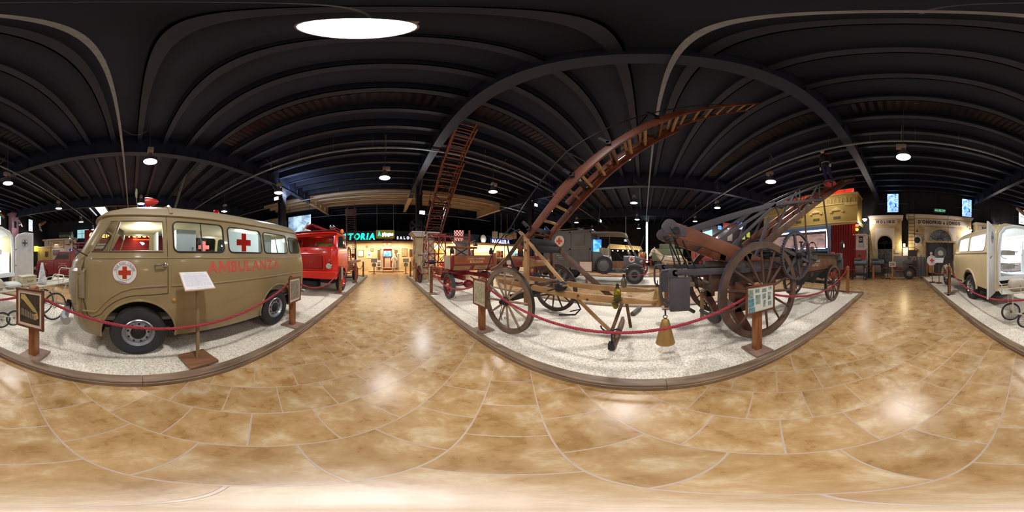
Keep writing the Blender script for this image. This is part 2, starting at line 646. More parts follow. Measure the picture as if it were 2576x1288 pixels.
# corrugated roof lights
corr = mat('corrugated_sheet', (54, 44, 48), rough=.3, metal=.5, c2=(34, 36, 50), scale=1.2)
def corrug(x0, x1, y0, y1):
    mb = MB()
    n = int((x1 - x0) / .11)
    vs = []; fs = []
    for i in range(n + 1):
        x = x0 + (x1 - x0) * i / n
        z = ZC - .16 - (.05 if i % 2 else 0)
        vs += [(x, y0, z), (x, y1, z)]
        if i:
            fs.append((2 * i - 2, 2 * i - 1, 2 * i + 1, 2 * i))
    mb.add(vs, fs)
    mb.bx(x0, x1, y1 - .012, y1 + .012, ZC - .2, ZC - .17)
    mb.build('ceiling_corrugated_panel', corr, kind='structure', smooth=0)
for x0, x1 in ((-13.5, -6.8), (-5.6, 1.2), (2.2, 9.3), (10.5, 17.3)):
    corrug(x0, x1, 3.45, 4.2)
    corrug(x0, x1, -4.35, -3.6)
# --- conduits that feed the lamps, hung on thin rods
for k, (Y, lab) in enumerate(((-.31, 'pale conduit running overhead between the aisle lamps'), (5.62, 'straight pale conduit feeding the lamps over the far fire engines'), (-5.17, 'straight pale conduit feeding the lamps before the mill front'),
                              (10.8, 'conduit crossing the roof before the unpainted bay'), (16.5, 'conduit under the roof beyond the shop fronts'))):
    x1 = XW1 - 1 if k < 3 else 12
    x0 = XW0 + 1
    t = thing('ceiling_conduit', lab, 'conduit', (0, Y, 5.9))
    MB().bx(x0, x1, Y - .035, Y + .035, 5.885, 5.9).bx(x0, x1, Y - .035, Y - .025, 5.9, 5.94).bx(x0, x1, Y + .025, Y + .035, 5.9, 5.94).build('tray', zinc, t)
    hb = MB()
    x = x0 + .7
    while x < x1:
        hb.cyl((x, Y, 5.93), (x, Y, 6.7), .005, n=5)
        x += 1.45
    hb.build('hanger_rods', zinc, t)

# --- pendant lamps
lampm = mat('lamp_aluminium', (120, 118, 122), rough=.35, metal=.5, var=.1)
lampin = mat('lamp_ballast', (140, 128, 126), rough=.5)
lampg = glow('lamp_glass', (250, 250, 255), 14)
wirem = mat('steel_wire', (110, 110, 116), rough=.4, metal=.6)
def make_lamp():
    t = thing('pendant_lamp', '', 'pendant lamp', (0, 0, 0))
    MB().lathe([(.04, .36), (.06, .34), (.065, .26), (.11, .2), (.16, .12), (.196, .03), (.2, 0), (.192, 0), (.188, .03), (.152, .115), (.1, .19), (.05, .24)], n=28).build('lamp_shade', lampm, t)
    MB().lathe([(.189, .012), (.184, .0), (.1, -.008), (.002, -.012)], n=28).build('lamp_glass', lampg, t)
    MB().box((.06, 0, .42), (.26, .16, .14)).box((.0, 0, .36), (.12, .1, .05)).build('ballast', lampin, t, bevel=.012)
    MB().cyl((0, 0, .49), (0, 0, 2.6), .006, n=6).torus((0, 0, .5), (0, 1, 0), .02, .005, 12, 6).build('suspension_wire', wirem, t)
    pts = []
    for i in range(11):
        u = i / 10
        pts.append((.05 + .0 * u, -.9 * u, 1.5 - .35 * math.sin(PI * min(1, u * 1.15)) - .05 * u))
    MB().tube([(.0, 0, .5), (.03, 0, 1.1)] + pts, .007, 6).build('supply_cable', wirem, t)
    return t
LZ = 4.47
lamps = {
 (0, 0): 'pendant lamp almost straight above the aisle, seen as a huge white disc',
 (0, 1): 'pendant lamp over the aisle towards the red cross room',
 (0, -1): 'pendant lamp over the aisle before the mill front',
 (-1, 0): 'large pendant lamp above the cab of the khaki ambulance',
 (-1, 1): 'pendant lamp glaring beside the steel column behind the khaki ambulance',
 (-1, -1): 'pendant lamp above the open rear of the cream ambulance',
 (-2, 0): 'small pendant lamp just behind the khaki ambulance roof, left of its loudspeaker',
 (-2, -1): 'pendant lamp high above the open white ambulance door',
 (1, 0): 'pendant lamp half hidden by the long cart ladder',
 (1, 1): 'pendant lamp right of the tall ladder of the carriage',
 (1, -1): 'pendant lamp hanging over the raised lattice arm of the ladder wagon',
 (2, 0): 'pendant lamp high left of the white light strip, nearest of its row',
 (2, -1): 'pendant lamp left of the flame picture, beyond the weight arm',
 (3, 0): 'pendant lamp in the middle of the row towards the white light strip',
 (3, -1): 'pendant lamp above the round end plates of the ladder wagon',
 (2, 1): 'pendant lamp just left of the grey truck roof', (3, 1): 'pendant lamp above the cab of the grey truck', (4, 1): 'small pendant lamp beyond the grey truck cab roof',
 (4, -1): 'farthest pendant lamp behind the wagon end discs', (-2, 1): 'pendant lamp low over the rear roof of the khaki ambulance', (-3, 0): 'small pendant lamp behind the khaki cab, second from its loudspeaker',
 (-4, 0): 'smallest pendant lamp behind the khaki cab', (-3, 1): 'small pendant lamp over the middle of the khaki roof', (-3, -1): 'pendant lamp over the dark red pickup', (-4, -1): 'farthest pendant lamp towards the plaster front',
 (4, 0): 'farthest pendant lamp of the row towards the white light strip',
}
lamp0 = None
for i in range(-4, 7):
    for j in range(-2, 6):
        X = -.1 + 4.42 * i if i else -.1
        if i > 1: X = 4.5 + 4.3 * (i - 1)
        Y = .52 + 5.2 * j + (.4 if j < 0 else 0)
        if Y < YW0 + 1.5 or X < XW0 + 1 or X > XW1 - 1:
            continue
        if j > 1 or j < -1 or i > 4 or (i, j) == (-4, 1):
            continue
        lab = lamps.get((i, j), 'small pendant lamp far away under the dark roof')
        if (i, j) in lamps or abs(i) > 1 or j > 1:
            if (i, j) not in lamps and (i + j) % 2 and j > 1:
                vis = False
            if lamp0 is None:
                lamp0 = make_lamp(); o = lamp0; o.location = (X, Y, LZ)
            else:
                o = dup(lamp0, (X, Y, LZ))
            o['label'] = lab
            o['group'] = 'pendant lamps hanging in rows'
            area('lamp_light', (X, Y, LZ - .03), .36, LAMP_POWER, (1.0, .98, .96), spread=math.radians(165))
# ================================================================= gravel beds, kerbs, rope posts
def gravel_mat():
    m = bpy.data.materials.new('white_gravel')
    m.use_nodes = True
    nt = m.node_tree; N = nt.nodes; L = nt.links
    b = N['Principled BSDF']
    tc = N.new('ShaderNodeTexCoord')
    v = N.new('ShaderNodeTexVoronoi'); v.inputs['Scale'].default_value = 62
    v.inputs['Randomness'].default_value = 1
    no = N.new('ShaderNodeTexNoise'); no.inputs['Scale'].default_value = 30
    ma = N.new('ShaderNodeVectorMath'); ma.operation = 'MULTIPLY_ADD'; ma.inputs[1].default_value = (.012,) * 3
    L.new(tc.outputs['Object'], no.inputs['Vector'])
    L.new(no.outputs['Color'], ma.inputs[0]); L.new(tc.outputs['Object'], ma.inputs[2])
    L.new(ma.outputs[0], v.inputs['Vector'])
    sx = N.new('ShaderNodeSeparateColor')
    L.new(v.outputs['Color'], sx.inputs[0])
    cr = N.new('ShaderNodeValToRGB')
    e = cr.color_ramp.elements
    e[0].position = 0; e[0].color = (*lin((226, 212, 192)), 1)
    e[1].position = 1; e[1].color = (*lin((255, 250, 238)), 1)
    L.new(sx.outputs[0], cr.inputs[0])
    cr2 = N.new('ShaderNodeValToRGB')
    e = cr2.color_ramp.elements
    e[0].position = .62; e[0].color = (1, 1, 1, 1)
    e[1].position = 1; e[1].color = (.66, .61, .54, 1)
    sc_ = N.new('ShaderNodeMath'); sc_.operation = 'MULTIPLY'; sc_.inputs[1].default_value = 1.25
    L.new(v.outputs['Distance'], sc_.inputs[0]); L.new(sc_.outputs[0], cr2.inputs[0])
    mx = N.new('ShaderNodeMixRGB'); mx.blend_type = 'MULTIPLY'; mx.inputs[0].default_value = 1
    L.new(cr.outputs[0], mx.inputs[1]); L.new(cr2.outputs[0], mx.inputs[2])
    L.new(mx.outputs[0], b.inputs['Base Color'])
    b.inputs['Roughness'].default_value = .85
    hs = N.new('ShaderNodeMath'); hs.operation = 'MULTIPLY_ADD'; hs.inputs[1].default_value = -1.4
    L.new(v.outputs['Distance'], hs.inputs[0]); L.new(sx.outputs[1], hs.inputs[2])
    bu = N.new('ShaderNodeBump'); bu.inputs['Strength'].default_value = .5; bu.inputs['Distance'].default_value = .01
    L.new(hs.outputs[0], bu.inputs['Height']); L.new(bu.outputs[0], b.inputs['Normal'])
    return m
gravm = gravel_mat()
kerbm = wood('kerb_wood', (144, 120, 96), (102, 84, 68), rough=.5, scale=3, st=(6, .8, 6), bump=.2)
postm = wood('post_wood', (162, 104, 56), (108, 64, 36), rough=.45, scale=3.5, st=(7, 7, .8), bump=.2)
basem = wood('base_board', (156, 128, 112), (126, 100, 86), rough=.5, scale=3, st=(1, 5, 5), bump=.1)
framem = wood('frame_wood', (112, 66, 44), (76, 42, 28), rough=.4, scale=6, bump=.1)
def hills(x, y):
    return .018 * math.sin(2.3 * x + .6 * y) * math.sin(1.9 * y + .4) + .008 * math.sin(5.1 * x + 3.7 * y) + .006 * math.sin(7.7 * y - 3 * x)
def bed(x0, x1, y0, y1, label, fine=.09):
    nx = int((x1 - x0) / fine); ny = int((y1 - y0) / fine)
    vs = []; fs = []
    for j in range(ny + 1):
        for i in range(nx + 1):
            x = x0 + (x1 - x0) * i / nx; yy = y0 + (y1 - y0) * j / ny
            ed = min(1, min(x - x0, x1 - x, yy - y0, y1 - yy) / .25)
            vs.append((x, yy, .055 + hills(x, yy) * ed))
    for j in range(ny):
        for i in range(nx):
            a = j * (nx + 1) + i
            fs.append((a, a + 1, a + nx + 2, a + nx + 1))
    o = MB().add(vs, fs).build('gravel', gravm, smooth=180)
    return tag(o, label, 'gravel', kind='stuff')
def kerb(p, q, w=.12, h=.1, n=None):
    """a run of planks with a rounded, grooved outer edge, mitred lengths"""
    p = Vector(p); q = Vector(q)
    d = (q - p); L_ = d.length; d.normalize()
    s = Vector((d.y, -d.x, 0))      # outer side = right of travel
    k = n or max(1, int(L_ / 2.7))
    prof = [(-w, 0), (0, 0), (0.004, .055), (-.008, .06), (-.008, .072), (.0, .078), (-.004, .094), (-.012, .1), (-w + .006, .1), (-w, .094)]
    mb = MB()
    for i in range(k):
        a = p + d * (L_ * i / k + .002); b = p + d * (L_ * (i + 1) / k - .002)
        R = [[c + s * x + Vector((0, 0, z * h / .1)) for x, z in prof] for c in (a, b)]
        mb.loft(R, True)
    return mb.build('trim_kerb', kerbm, kind='structure', smooth=30)
def platform(x0, x1, y0, y1, label, fine=.09):
    bed(x0 + .11, x1 - .11, y0 + .11, y1 - .11, label, fine)
    kerb((x1, y1, 0), (x1, y0, 0)) if False else None
    kerb((x0, y0, 0), (x1, y0, 0))
    kerb((x1, y0, 0), (x1, y1, 0))
    kerb((x1, y1, 0), (x0, y1, 0))
    kerb((x0, y1, 0), (x0, y0, 0))
platform(1.374, 4.55, -6.15, 11.7, 'white gravel bed under the cart and the long ladder wagon')
platform(-4.4, -1.447, -11.5, 11.7, 'white gravel bed under the khaki and cream ambulances')
platform(7.7, 11.1, -5.5, 11.5, 'white gravel bed under the grey box truck', .2)
platform(-10.6, -7.3, -10.5, 11.5, 'white gravel bed under the dark red fire pickup', .2)

ropem = mat('red_rope', (160, 50, 62), rough=.7, var=.2, scale=60, bump=.5, bscale=160)
matboard = mat('picture_mount', (206, 184, 168), rough=.7, var=.04)
def hang(p, q, sag, n=40):
    P = []
    for i in range(n + 1):
        u = i / n
        P.append(Vector(p).lerp(Vector(q), u) - Vector((0, 0, 4 * sag * u * (1 - u))))
    return P
def rope(p, q, sag, label, r=.0185, grp='red ropes strung between posts'):
    L_ = (Vector(q) - Vector(p)).length
    n = int(L_ / .011)
    C = hang(p, q, sag, n)
    mb = MB()
    side = (Vector(q) - Vector(p)).cross(Vector((0, 0, 1))).normalized()
    ln = 0
    for k in range(3):
        pts = []
        ln = 0
        for i, c in enumerate(C):
            if i: ln += (c - C[i - 1]).length
            d = (C[min(i + 1, n)] - C[max(i - 1, 0)]).normalized()
            u = side; v = d.cross(u)
            t = ln / .085 * 2 * PI + k * 2 * PI / 3
            pts.append(c + (u * math.cos(t) + v * math.sin(t)) * r * .52)
        mb.tube(pts, r * .56, 5)
    o = mb.build('rope', ropem, smooth=60)
    return tag(o, label, 'rope', grp)
def post(x, y, label, base=.36, h=1.06, z0=0):
    t = thing('rope_post', label, 'post', (x, y, .06 + z0), group='wooden rope posts')
    mb = MB(Matrix.Translation((0, 0, z0)))
    mb.beam((x, y, .085), (x, y, .085 + h - .05), .1, .1, up=(0, 1, 0))
    mb.prism([(x - .05, y - .05, .035 + h), (x + .05, y - .05, .035 + h), (x, y - .05, .035 + h + .03)], (0, .1, 0))
    mb.build('post', postm, t, bevel=.006)
    MB().box((x, y, .078 + z0), (base, base * .8, .028)).build('base_plate', basem, t, bevel=.008)
    MB().torus((x, y + .056, .99), (1, 0, 0), .016, .004, 14, 6).torus((x, y - .056, .99), (1, 0, 0), .016, .004, 14, 6).build('rope_ring', wirem, t)
    return t
def frame_pic(t, P, u, v, wd, ht, fw, pm, mount=.03, fm=None):
    """framed picture centred at P, as parts of t: frame > mount, print"""
    n = Vector(u).cross(Vector(v)).normalized()
    M = FR(P, u, v)
    f = MB(M)
    for x0, x1, y0, y1 in ((-wd / 2, wd / 2, ht / 2 - fw, ht / 2), (-wd / 2, wd / 2, -ht / 2, -ht / 2 + fw), (-wd / 2, -wd / 2 + fw, -ht / 2 + fw, ht / 2 - fw), (wd / 2 - fw, wd / 2, -ht / 2 + fw, ht / 2 - fw)):
        f.bx(x0, x1, y0, y1, -.012, .014)
    f.bx(-wd / 2 + fw * .5, wd / 2 - fw * .5, -ht / 2 + fw * .5, ht / 2 - fw * .5, -.014, -.004)
    fo = f.build('picture_frame', fm or framem, t, bevel=.003)
    MB(M).bx(-wd / 2 + fw, wd / 2 - fw, -ht / 2 + fw, ht / 2 - fw, -.004, .002).build('mount', matboard, fo)
    MB(M).bx(-wd / 2 + fw + mount, wd / 2 - fw - mount, -ht / 2 + fw + mount * 1.3, ht / 2 - fw - mount * 1.3, .002, .004).build('print', pm, fo)
    return fo
p1 = post(-1.70, -1.16, 'wooden post with a dark painting of a building in a frame, by the khaki nose')
frame_pic(p1, (-1.625, -1.175, .82), (0, 1, 0), (0, 0, 1), .41, .54, .028, picture('painting_print', [(26, 24, 26), (44, 38, 34), (70, 60, 46), (40, 38, 36)], 7, seed=1))
M = FR((-1.62, -1.175, .82), (0, 1, 0), (0, 0, 1))
MB(M).prism([(a, b, .0) for a, b in ((-.13, .19), (-.07, .19), (.02, .1), (.09, .02), (.12, -.03), (.06, -.02), (-.02, .05), (-.09, .11), (-.13, .13))], (0, 0, .001)).build('painted_smoke', mat('pale_gold_paint', (168, 150, 92), rough=.5), p1)
mb = MB(M)
for i in range(9):
    mb.bx(-.12 + i * .026, -.104 + i * .026, -.1 - .004 * i, .0 - .008 * i, .0005, .0015)
mb.build('painted_columns', mat('grey_paint', (128, 122, 108)), p1)
MB(M).prism([(a, b, .0) for a, b in ((.05, -.06), (.12, -.03), (.13, -.1), (.08, -.13))], (0, 0, .001)).build('painted_fire', mat('amber_paint', (206, 150, 80)), p1)
p2 = post(-1.76, 2.66, 'wooden post with a framed grey engraving at the khaki van rear wheel')
frame_pic(p2, (-1.69, 2.64, .84), (0, 1, 0), (0, 0, 1), .41, .5, .028, picture('engraving_print', [(60, 56, 50), (150, 142, 128), (90, 86, 78), (190, 180, 164)], 14, seed=2))
p3 = post(1.60, 2.45, 'wooden post with a pale figure print in a frame, before the big cart wheel')
frame_pic(p3, (1.53, 2.42, .84), (0, -1, 0), (0, 0, 1), .42, .5, .028, picture('figure_print', [(96, 110, 84), (190, 184, 150), (120, 130, 110), (206, 200, 176)], 11, seed=3))
p4 = post(1.70, -1.42, 'wooden post with a framed sheet of many small photographs, at the giant wheel')
fo = frame_pic(p4, (1.625, -1.43, .92), (0, -1, 0), (0, 0, 1), .5, .39, .024, mat('montage_sheet', (206, 212, 204), rough=.4, var=.03), mount=.006)
fo['label'] = 'framed sheet of small photographs'
pg = picture('grey_photo', [(60, 76, 76), (130, 148, 140), (176, 186, 176)], 30, seed=4)
pt = picture('teal_photo', [(40, 96, 110), (120, 170, 180)], 26, seed=5)
for k, (a, b, w_, h_) in enumerate(((-.18, .09, .085, .11), (-.07, .12, .07, .05), (.05, .115, .08, .05), (.16, .13, .06, .04), (-.17, -.03, .09, .11), (-.06, .0, .08, .13), (.05, .03, .06, .07), (.145, .02, .055, .11), (-.16, -.13, .1, .07), (.055, -.075, .04, .1), (.15, -.09, .06, .06))):
    MB(FR((1.625 - .006, -1.43, .92), (0, -1, 0), (0, 0, 1))).bx(a - w_ / 2, a + w_ / 2, b - h_ / 2, b + h_ / 2, -.0, .0016).build('small_photograph', pt if k in (4, 8) else pg, fo)
p5 = post(1.93, -5.85, 'wooden rope post at the end corner of the ladder wagon bed')
MB().box((2.0, -5.85, .86), (.02, .3, .42)).build('panel_back', framem, p5, bevel=.004)
p6 = post(-1.84, -5.85, 'wooden post with a small grey photograph, beside the cream ambulance wheel')
frame_pic(p6, (-1.77, -5.85, .9), (0, 1, 0), (0, 0, 1), .3, .38, .018, picture('street_print', [(60, 48, 60), (160, 140, 150), (100, 84, 96)], 16, seed=6), .008)
p7 = post(-1.9, -11.2, '')
p7['label'] = 'wooden rope post at the far bed corner before the arched shop window'
p8 = post(-1.76, 5.9, 'wooden post with a pale picture at the front corner of the red truck')
frame_pic(p8, (-1.69, 5.88, .86), (0, 1, 0), (0, 0, 1), .3, .5, .02, pg, .03)
p9 = post(-1.7, 8.6, 'wooden rope post beside the middle of the red truck')
p10 = post(-1.7, 11.3, 'wooden rope post behind the red truck, by the red cross room')
p11 = post(1.62, 5.9, '')
p11['label'] = 'wooden post with a narrow notice at the near wheel of the dark red carriage'
frame_pic(p11, (1.55, 5.88, .84), (0, -1, 0), (0, 0, 1), .3, .5, .02, pg, .03)
p12 = post(1.6, 9.0, 'wooden rope post beside the far wheel of the dark red carriage')
p13 = post(1.6, 11.35, 'wooden rope post at the end of the bed before the plaster pillar')
p14 = post(4.3, -.6, 'short wooden post standing between the wagon wheels at the back of the bed', .3, .9)
rz = 1.0
rope((-1.76, 2.6, rz), (-1.70, -1.1, rz), .36, 'red rope drooping across the side of the khaki ambulance')
rope((-1.70, -1.22, rz), (-1.84, -5.79, rz), .42, 'red rope drooping before the stretcher trolley and cream ambulance')
rope((-1.84, -5.91, rz), (-1.9, -11.14, rz), .42, 'red rope running from the cream ambulance wheel to the shop end')
rope((1.60, 2.39, rz), (1.70, -1.36, rz), .36, 'red rope drooping before the wooden cart and hanging bell')
rope((1.70, -1.48, rz), (1.93, -5.79, rz), .38, 'red rope drooping past the small wheel of the ladder wagon')
rope((-1.76, 2.72, rz), (-1.76, 5.84, rz), .36, 'red rope drooping before the bumper of the red truck')
rope((-1.76, 5.96, rz), (-1.7, 8.54, rz), .3, 'red rope beside the cab of the red truck')
rope((-1.7, 8.66, rz), (-1.7, 11.24, rz), .3, 'red rope beside the flatbed of the red truck')
rope((1.60, 2.51, rz), (1.62, 5.84, rz), .36, 'red rope drooping before the near wheel of the dark red carriage')
rope((1.62, 5.96, rz), (1.6, 8.94, rz), .32, 'red rope beside the tall ladder of the dark red carriage')
rope((1.6, 9.06, rz), (1.6, 11.29, rz), .28, 'red rope at the far wheel of the dark red carriage')

# --- text panel on a round pole beside the khaki ambulance
t = thing('information_stand', 'white text panel on a round pole with square foot by the khaki ambulance', 'information stand', (-1.77, .76, .07))
wb = wood('foot_board', (142, 100, 72), (112, 76, 54), rough=.4, scale=3, st=(6, 1, 1), bump=.1)
wp = wood('round_pole', (150, 128, 92), (116, 94, 64), rough=.6, scale=4, st=(5, 5, .7), bump=.2)
MB(Matrix.Translation((-1.77, .76, .085)) @ Matrix.Rotation(.1, 4, 'Z')).box((0, 0, .012), (.36, .36, .035)).build('foot', wb, t, bevel=.012)
MB().cyl((-1.77, .76, .1), (-1.77, .76, 1.2), .0225, n=16).build('pole', wp, t)
M = FR((-1.745, .74, 1.215), (0, 1, 0), Vector((-.24, 0, .178)))
bo = MB(M).bx(-.185, .185, -.15, .15, -.02, 0).build('panel_board', wood('light_board', (206, 178, 150), (178, 148, 120), rough=.4, scale=3, bump=.05), t, bevel=.003)
MB(M).bx(-.175, .175, -.138, .142, 0, .003).build('paper', mat('paper', (226, 222, 226), rough=.4, var=.02), bo)
ink = mat('ink', (110, 116, 140), rough=.6)
mb = MB(M)
mb.text('Ambulanza Alfa Romeo F12 detta "Romeo"', (0, .112, .0036), (1, 0, 0), (0, 1, 0), .24, .011, .0002)
for i in range(17):
    w_ = .3 if i % 6 != 5 else .2
    mb.text(random.choice(['mmarn tiloe vrre alumm io nesso tramu', 'nirone allume strame viole nu e misorte', 'astrome lu nese viomar i tole nuess artei']), (-(.3 - w_) / 2, .09 - i * .0112, .0036), (1, 0, 0), (0, 1, 0), w_, .0062, .0002, 0)
mb.text('Donato e restaurato 1972', (.03, -.118, .0036), (1, 0, 0), (0, 1, 0), .14, .01, .0002)
mb.build('printed_lines', ink, bo, smooth=0)
# ================================================================= shared vehicle builders
tyrem = mat('tyre_rubber', (40, 40, 42), rough=.75, var=.2, scale=9, bump=.15, bscale=30)
chrome = mat('chrome', (190, 190, 195), rough=.15, metal=1, var=.05)
silver = mat('silver_paint', (168, 168, 174), rough=.35, metal=.6, var=.05)
blackm = mat('black_rubber', (22, 22, 24), rough=.6)
darkm = mat('underside_black', (18, 17, 18), rough=.8)
redcross = mat('red_cross_paint', (206, 56, 40), rough=.45, var=.05)
whitem = mat('white_enamel', (216, 214, 212), rough=.35, var=.04)
clear = glass('clear_glass', amt=.10)
def cross3(mb, c, u, v, s, th=.36, dep=.003):
    u = Vector(u); v = Vector(v)
    a = s / 2; b = s * th / 2
    P = [(-b, a), (-b, b), (-a, b), (-a, -b), (-b, -b), (-b, -a), (b, -a), (b, -b), (a, -b), (a, b), (b, b), (b, a)]
    n = u.cross(v).normalized()
    return mb.prism([Vector(c) + u * x + v * y for x, y in P], n * dep)
def disc(mb, c, u, v, r, dep=.002, n=36, r0=None):
    u = Vector(u); v = Vector(v)
    nn = u.cross(v).normalized()
    return mb.prism([Vector(c) + (u * math.cos(2 * PI * i / n) + v * math.sin(2 * PI * i / n)) * r for i in range(n)], nn * dep)
def car_wheel(t, c, ax, R, wd, rimm, holes=9, hubm=None, rr=.56, capr=.2):
    """tyre mesh with rim and hub cap below it; ax points outwards"""
    c = Vector(c); ax = Vector(ax)
    h = wd / 2
    prof = [(R * rr, -h * .8), (R * .8, -h), (R * .95, -h * .85), (R, -h * .5), (R, h * .5), (R * .955, h * .86), (R * .93, h * .9), (R * .8, h), (R * .68, h * .98), (R * rr, h * .8)]
    mb = MB()
    # open-centred lathe
    a = ax.orthogonal().normalized(); b = ax.cross(a)
    n = 40
    rings = [[c + ax * z + (a * math.cos(2 * PI * j / n) + b * math.sin(2 * PI * j / n)) * r for j in range(n)] for r, z in prof]
    mb.loft(rings, False, True)
    w_ = mb.build('wheel', tyrem, t)
    r0 = R * rr
    MB().lathe([(r0, -h * .8), (r0 * 1.02, h * .82), (r0 * .96, h * .95), (r0 * .93, h * .8), (r0 * .84, h * .5), (r0 * .82, h * .35), (r0 * .76, h * .45), (r0 * .5, h * .62), (r0 * .46, h * .4), (.001, h * .4)], c, ax, 40).build('rim', rimm, w_)
    if holes:
        hb = MB()
        for i in range(holes):
            t_ = 2 * PI * i / holes
            e = a * math.cos(t_) + b * math.sin(t_)
            p = c + e * r0 * .64 + ax * h * .5
            hb.cyl(p, p + ax * h * .1, r0 * .075, n=12)
        hb.build('vent_holes', blackm, w_)
    MB().lathe([(r0 * .46, h * .4), (r0 * .42, h * .6), (r0 * capr * 1.7, h * .68), (r0 * capr * 1.4, h * .85), (r0 * capr, h * .9), (.001, h * .92)], c, ax, 24).build('hub_cap', hubm or blackm, w_)
    return w_
def plan_ring(cx, hw, yf, yr, rf, rr, bf=.0, br=0, n=10, m=14):
    """outline in plan: rounded corners, bowed nose and tail; fixed number of points"""
    P = []
    def arc(x, y, r, a0, a1):
        for i in range(n):
            t = math.radians(a0 + (a1 - a0) * i / (n - 1))
            P.append((x + r * math.cos(t), y + r * math.sin(t)))
    def side(a, b):
        for i in range(1, m):
            u = i / m
            P.append((a[0] + (b[0] - a[0]) * u, a[1] + (b[1] - a[1]) * u))
    arc(cx + hw - rf, yf + rf, rf, 0, -90)
    side((cx + hw - rf, yf), (cx - hw + rf, yf))
    arc(cx - hw + rf, yf + rf, rf, 270, 180)
    side((cx - hw, yf + rf), (cx - hw, yr - rr))
    arc(cx - hw + rr, yr - rr, rr, 180, 90)
    side((cx - hw + rr, yr), (cx + hw - rr, yr))
    arc(cx + hw - rr, yr - rr, rr, 90, 0)
    side((cx + hw, yr - rr), (cx + hw, yf + rf))
    ym = (yf + yr) / 2
    out = []
    for x, y in P:
        k = 1 - ((x - cx) / hw) ** 2
        if y < ym: y += bf * k * -1 * max(0, (ym - y) / (ym - yf)) ** 4 if yf < ym else 0
        else: y += br * k * max(0, (y - ym) / (yr - ym)) ** 4
        out.append((x, y))
    return out
def boolean(o, cutters):
    for c in cutters:
        md = o.modifiers.new('b', 'BOOLEAN')
        md.operation = 'DIFFERENCE'
        md.solver = 'EXACT'
        md.object = c
    dg = bpy.context.evaluated_depsgraph_get()
    me = bpy.data.meshes.new_from_object(o.evaluated_get(dg))
    o.modifiers.clear()
    o.data = me
    for c in cutters:
        bpy.data.objects.remove(c)
    me.polygons.foreach_set('use_smooth', [True] * len(me.polygons))
    me.set_sharp_from_angle(angle=math.radians(32))
def shell(name, rings, m, t, thick=.03, cuts=()):
    """rings of plan points stacked by height -> closed body, hollowed, openings cut"""
    mb = MB()
    mb.loft([[(x, y, z) for x, y in r] for z, r in rings], True)
    o = mb.build(name, m, t)
    md = o.modifiers.new('s', 'SOLIDIFY')
    md.thickness = thick
    md.offset = -1
    off = WORLD.get(t.name, Vector((0, 0, 0)))
    cs = []
    for c in cuts:
        k = c.build('cut', m)
        k.location = t.location - off if False else Vector((0, 0, 0))
        cs.append(k)
    # cutters are given in hall coordinates; the body mesh is local to t
    for k in cs:
        k.location = (0, 0, 0)
        k.data.transform(Matrix.Translation(-off))
        k.data.update()
        k.parent = t
    boolean(o, cs)
    return o
def lerp_tab(T, z, k=1):
    if z <= T[0][0]: return T[0][k]
    for a, b in zip(T, T[1:]):
        if z <= b[0]:
            return a[k] + (b[k] - a[k]) * (z - a[0]) / (b[0] - a[0])
    return T[-1][k]

# ================================================================= khaki ambulance
khaki = mat('khaki_paint', (140, 122, 86), rough=.28, var=.05, scale=2, coat=.4)
khaki2 = mat('khaki_roof_paint', (160, 146, 118), rough=.3, var=.04, scale=2, coat=.3)
AX = -2.9
AT = [(.38, .84, -.72, 3.52), (.55, .885, -.80, 3.58), (.8, .9, -.84, 3.62), (1.12, .902, -.86, 3.64), (1.30, .9, -.84, 3.64), (1.42, .892, -.78, 3.62), (1.50, .88, -.70, 3.61), (1.56, .872, -.64, 3.60), (1.75, .845, -.53, 3.57), (1.98, .80, -.40, 3.50), (2.03, .79, -.37, 3.49)]
def ahw(z): return lerp_tab(AT, z, 1)
def aside(z): return AX + ahw(z)
t = thing('ambulance', 'khaki ambulance van lettered AMBULANZA with red crosses and a red loudspeaker on its roof', 'ambulance', (AX, 1.4, .06))
rings = [(z, plan_ring(AX, hw, yf, yr, .34 if z < 1.4 else (.24 if z < 1.45 else .14), .2, .10 if z < 1.4 else (.15 if z < 1.45 else .2), .03)) for z, hw, yf, yr in AT]
wins = [(-.02 + .56, 1.30, 1.555, 1.965), (1.385, 2.09, 1.555, 1.95), (2.16, 2.88, 1.555, 1.94), (2.955, 3.36, 1.57, 1.91)]
cuts = []
def wprism(P, x0=-4.5, x1=-1.5):
    return MB().prism([(x0, a, b) for a, b in P], (x1 - x0, 0, 0))
for y0, y1, z0, z1 in wins:
    cuts.append(wprism(rr2(y0, y1, z0, z1, .07)))
doorwin = [(-.27, 1.56), (.40, 1.56), (.40, 1.955), (-.14, 1.955)]
quart = [(-.50, 1.56), (-.29, 1.56), (-.165, 1.955), (-.27, 1.955)]
cuts.append(wprism(doorwin)); cuts.append(wprism(quart))
# windscreen and rear glass
cuts.append(MB().prism([(x, -1.2, z) for x, z in rr2(AX - .72, AX + .72, 1.59, 1.96, .08)], (0, .9, 0)))
cuts.append(MB().prism([(x, 3.2, z) for x, z in rr2(AX - .55, AX + .55, 1.58, 1.93, .07)], (0, .8, 0)))
HUB = [(.085, .435), (2.52, .435)]
for hy, hz in HUB:
    P = [(hy + .47 * math.cos(math.radians(a)), hz + .03 + .47 * math.sin(math.radians(a))) for a in range(0, 181, 10)]
    P = [(hy + .47, .2)] + P + [(hy - .47, .2)]
    cuts.append(MB().prism([(-2.35, a, b) for a, b in P], (.8, 0, 0)))
    cuts.append(MB().prism([(-4.3, a, b) for a, b in P], (.8, 0, 0)))
shell('body', rings, khaki, t, .03, cuts)
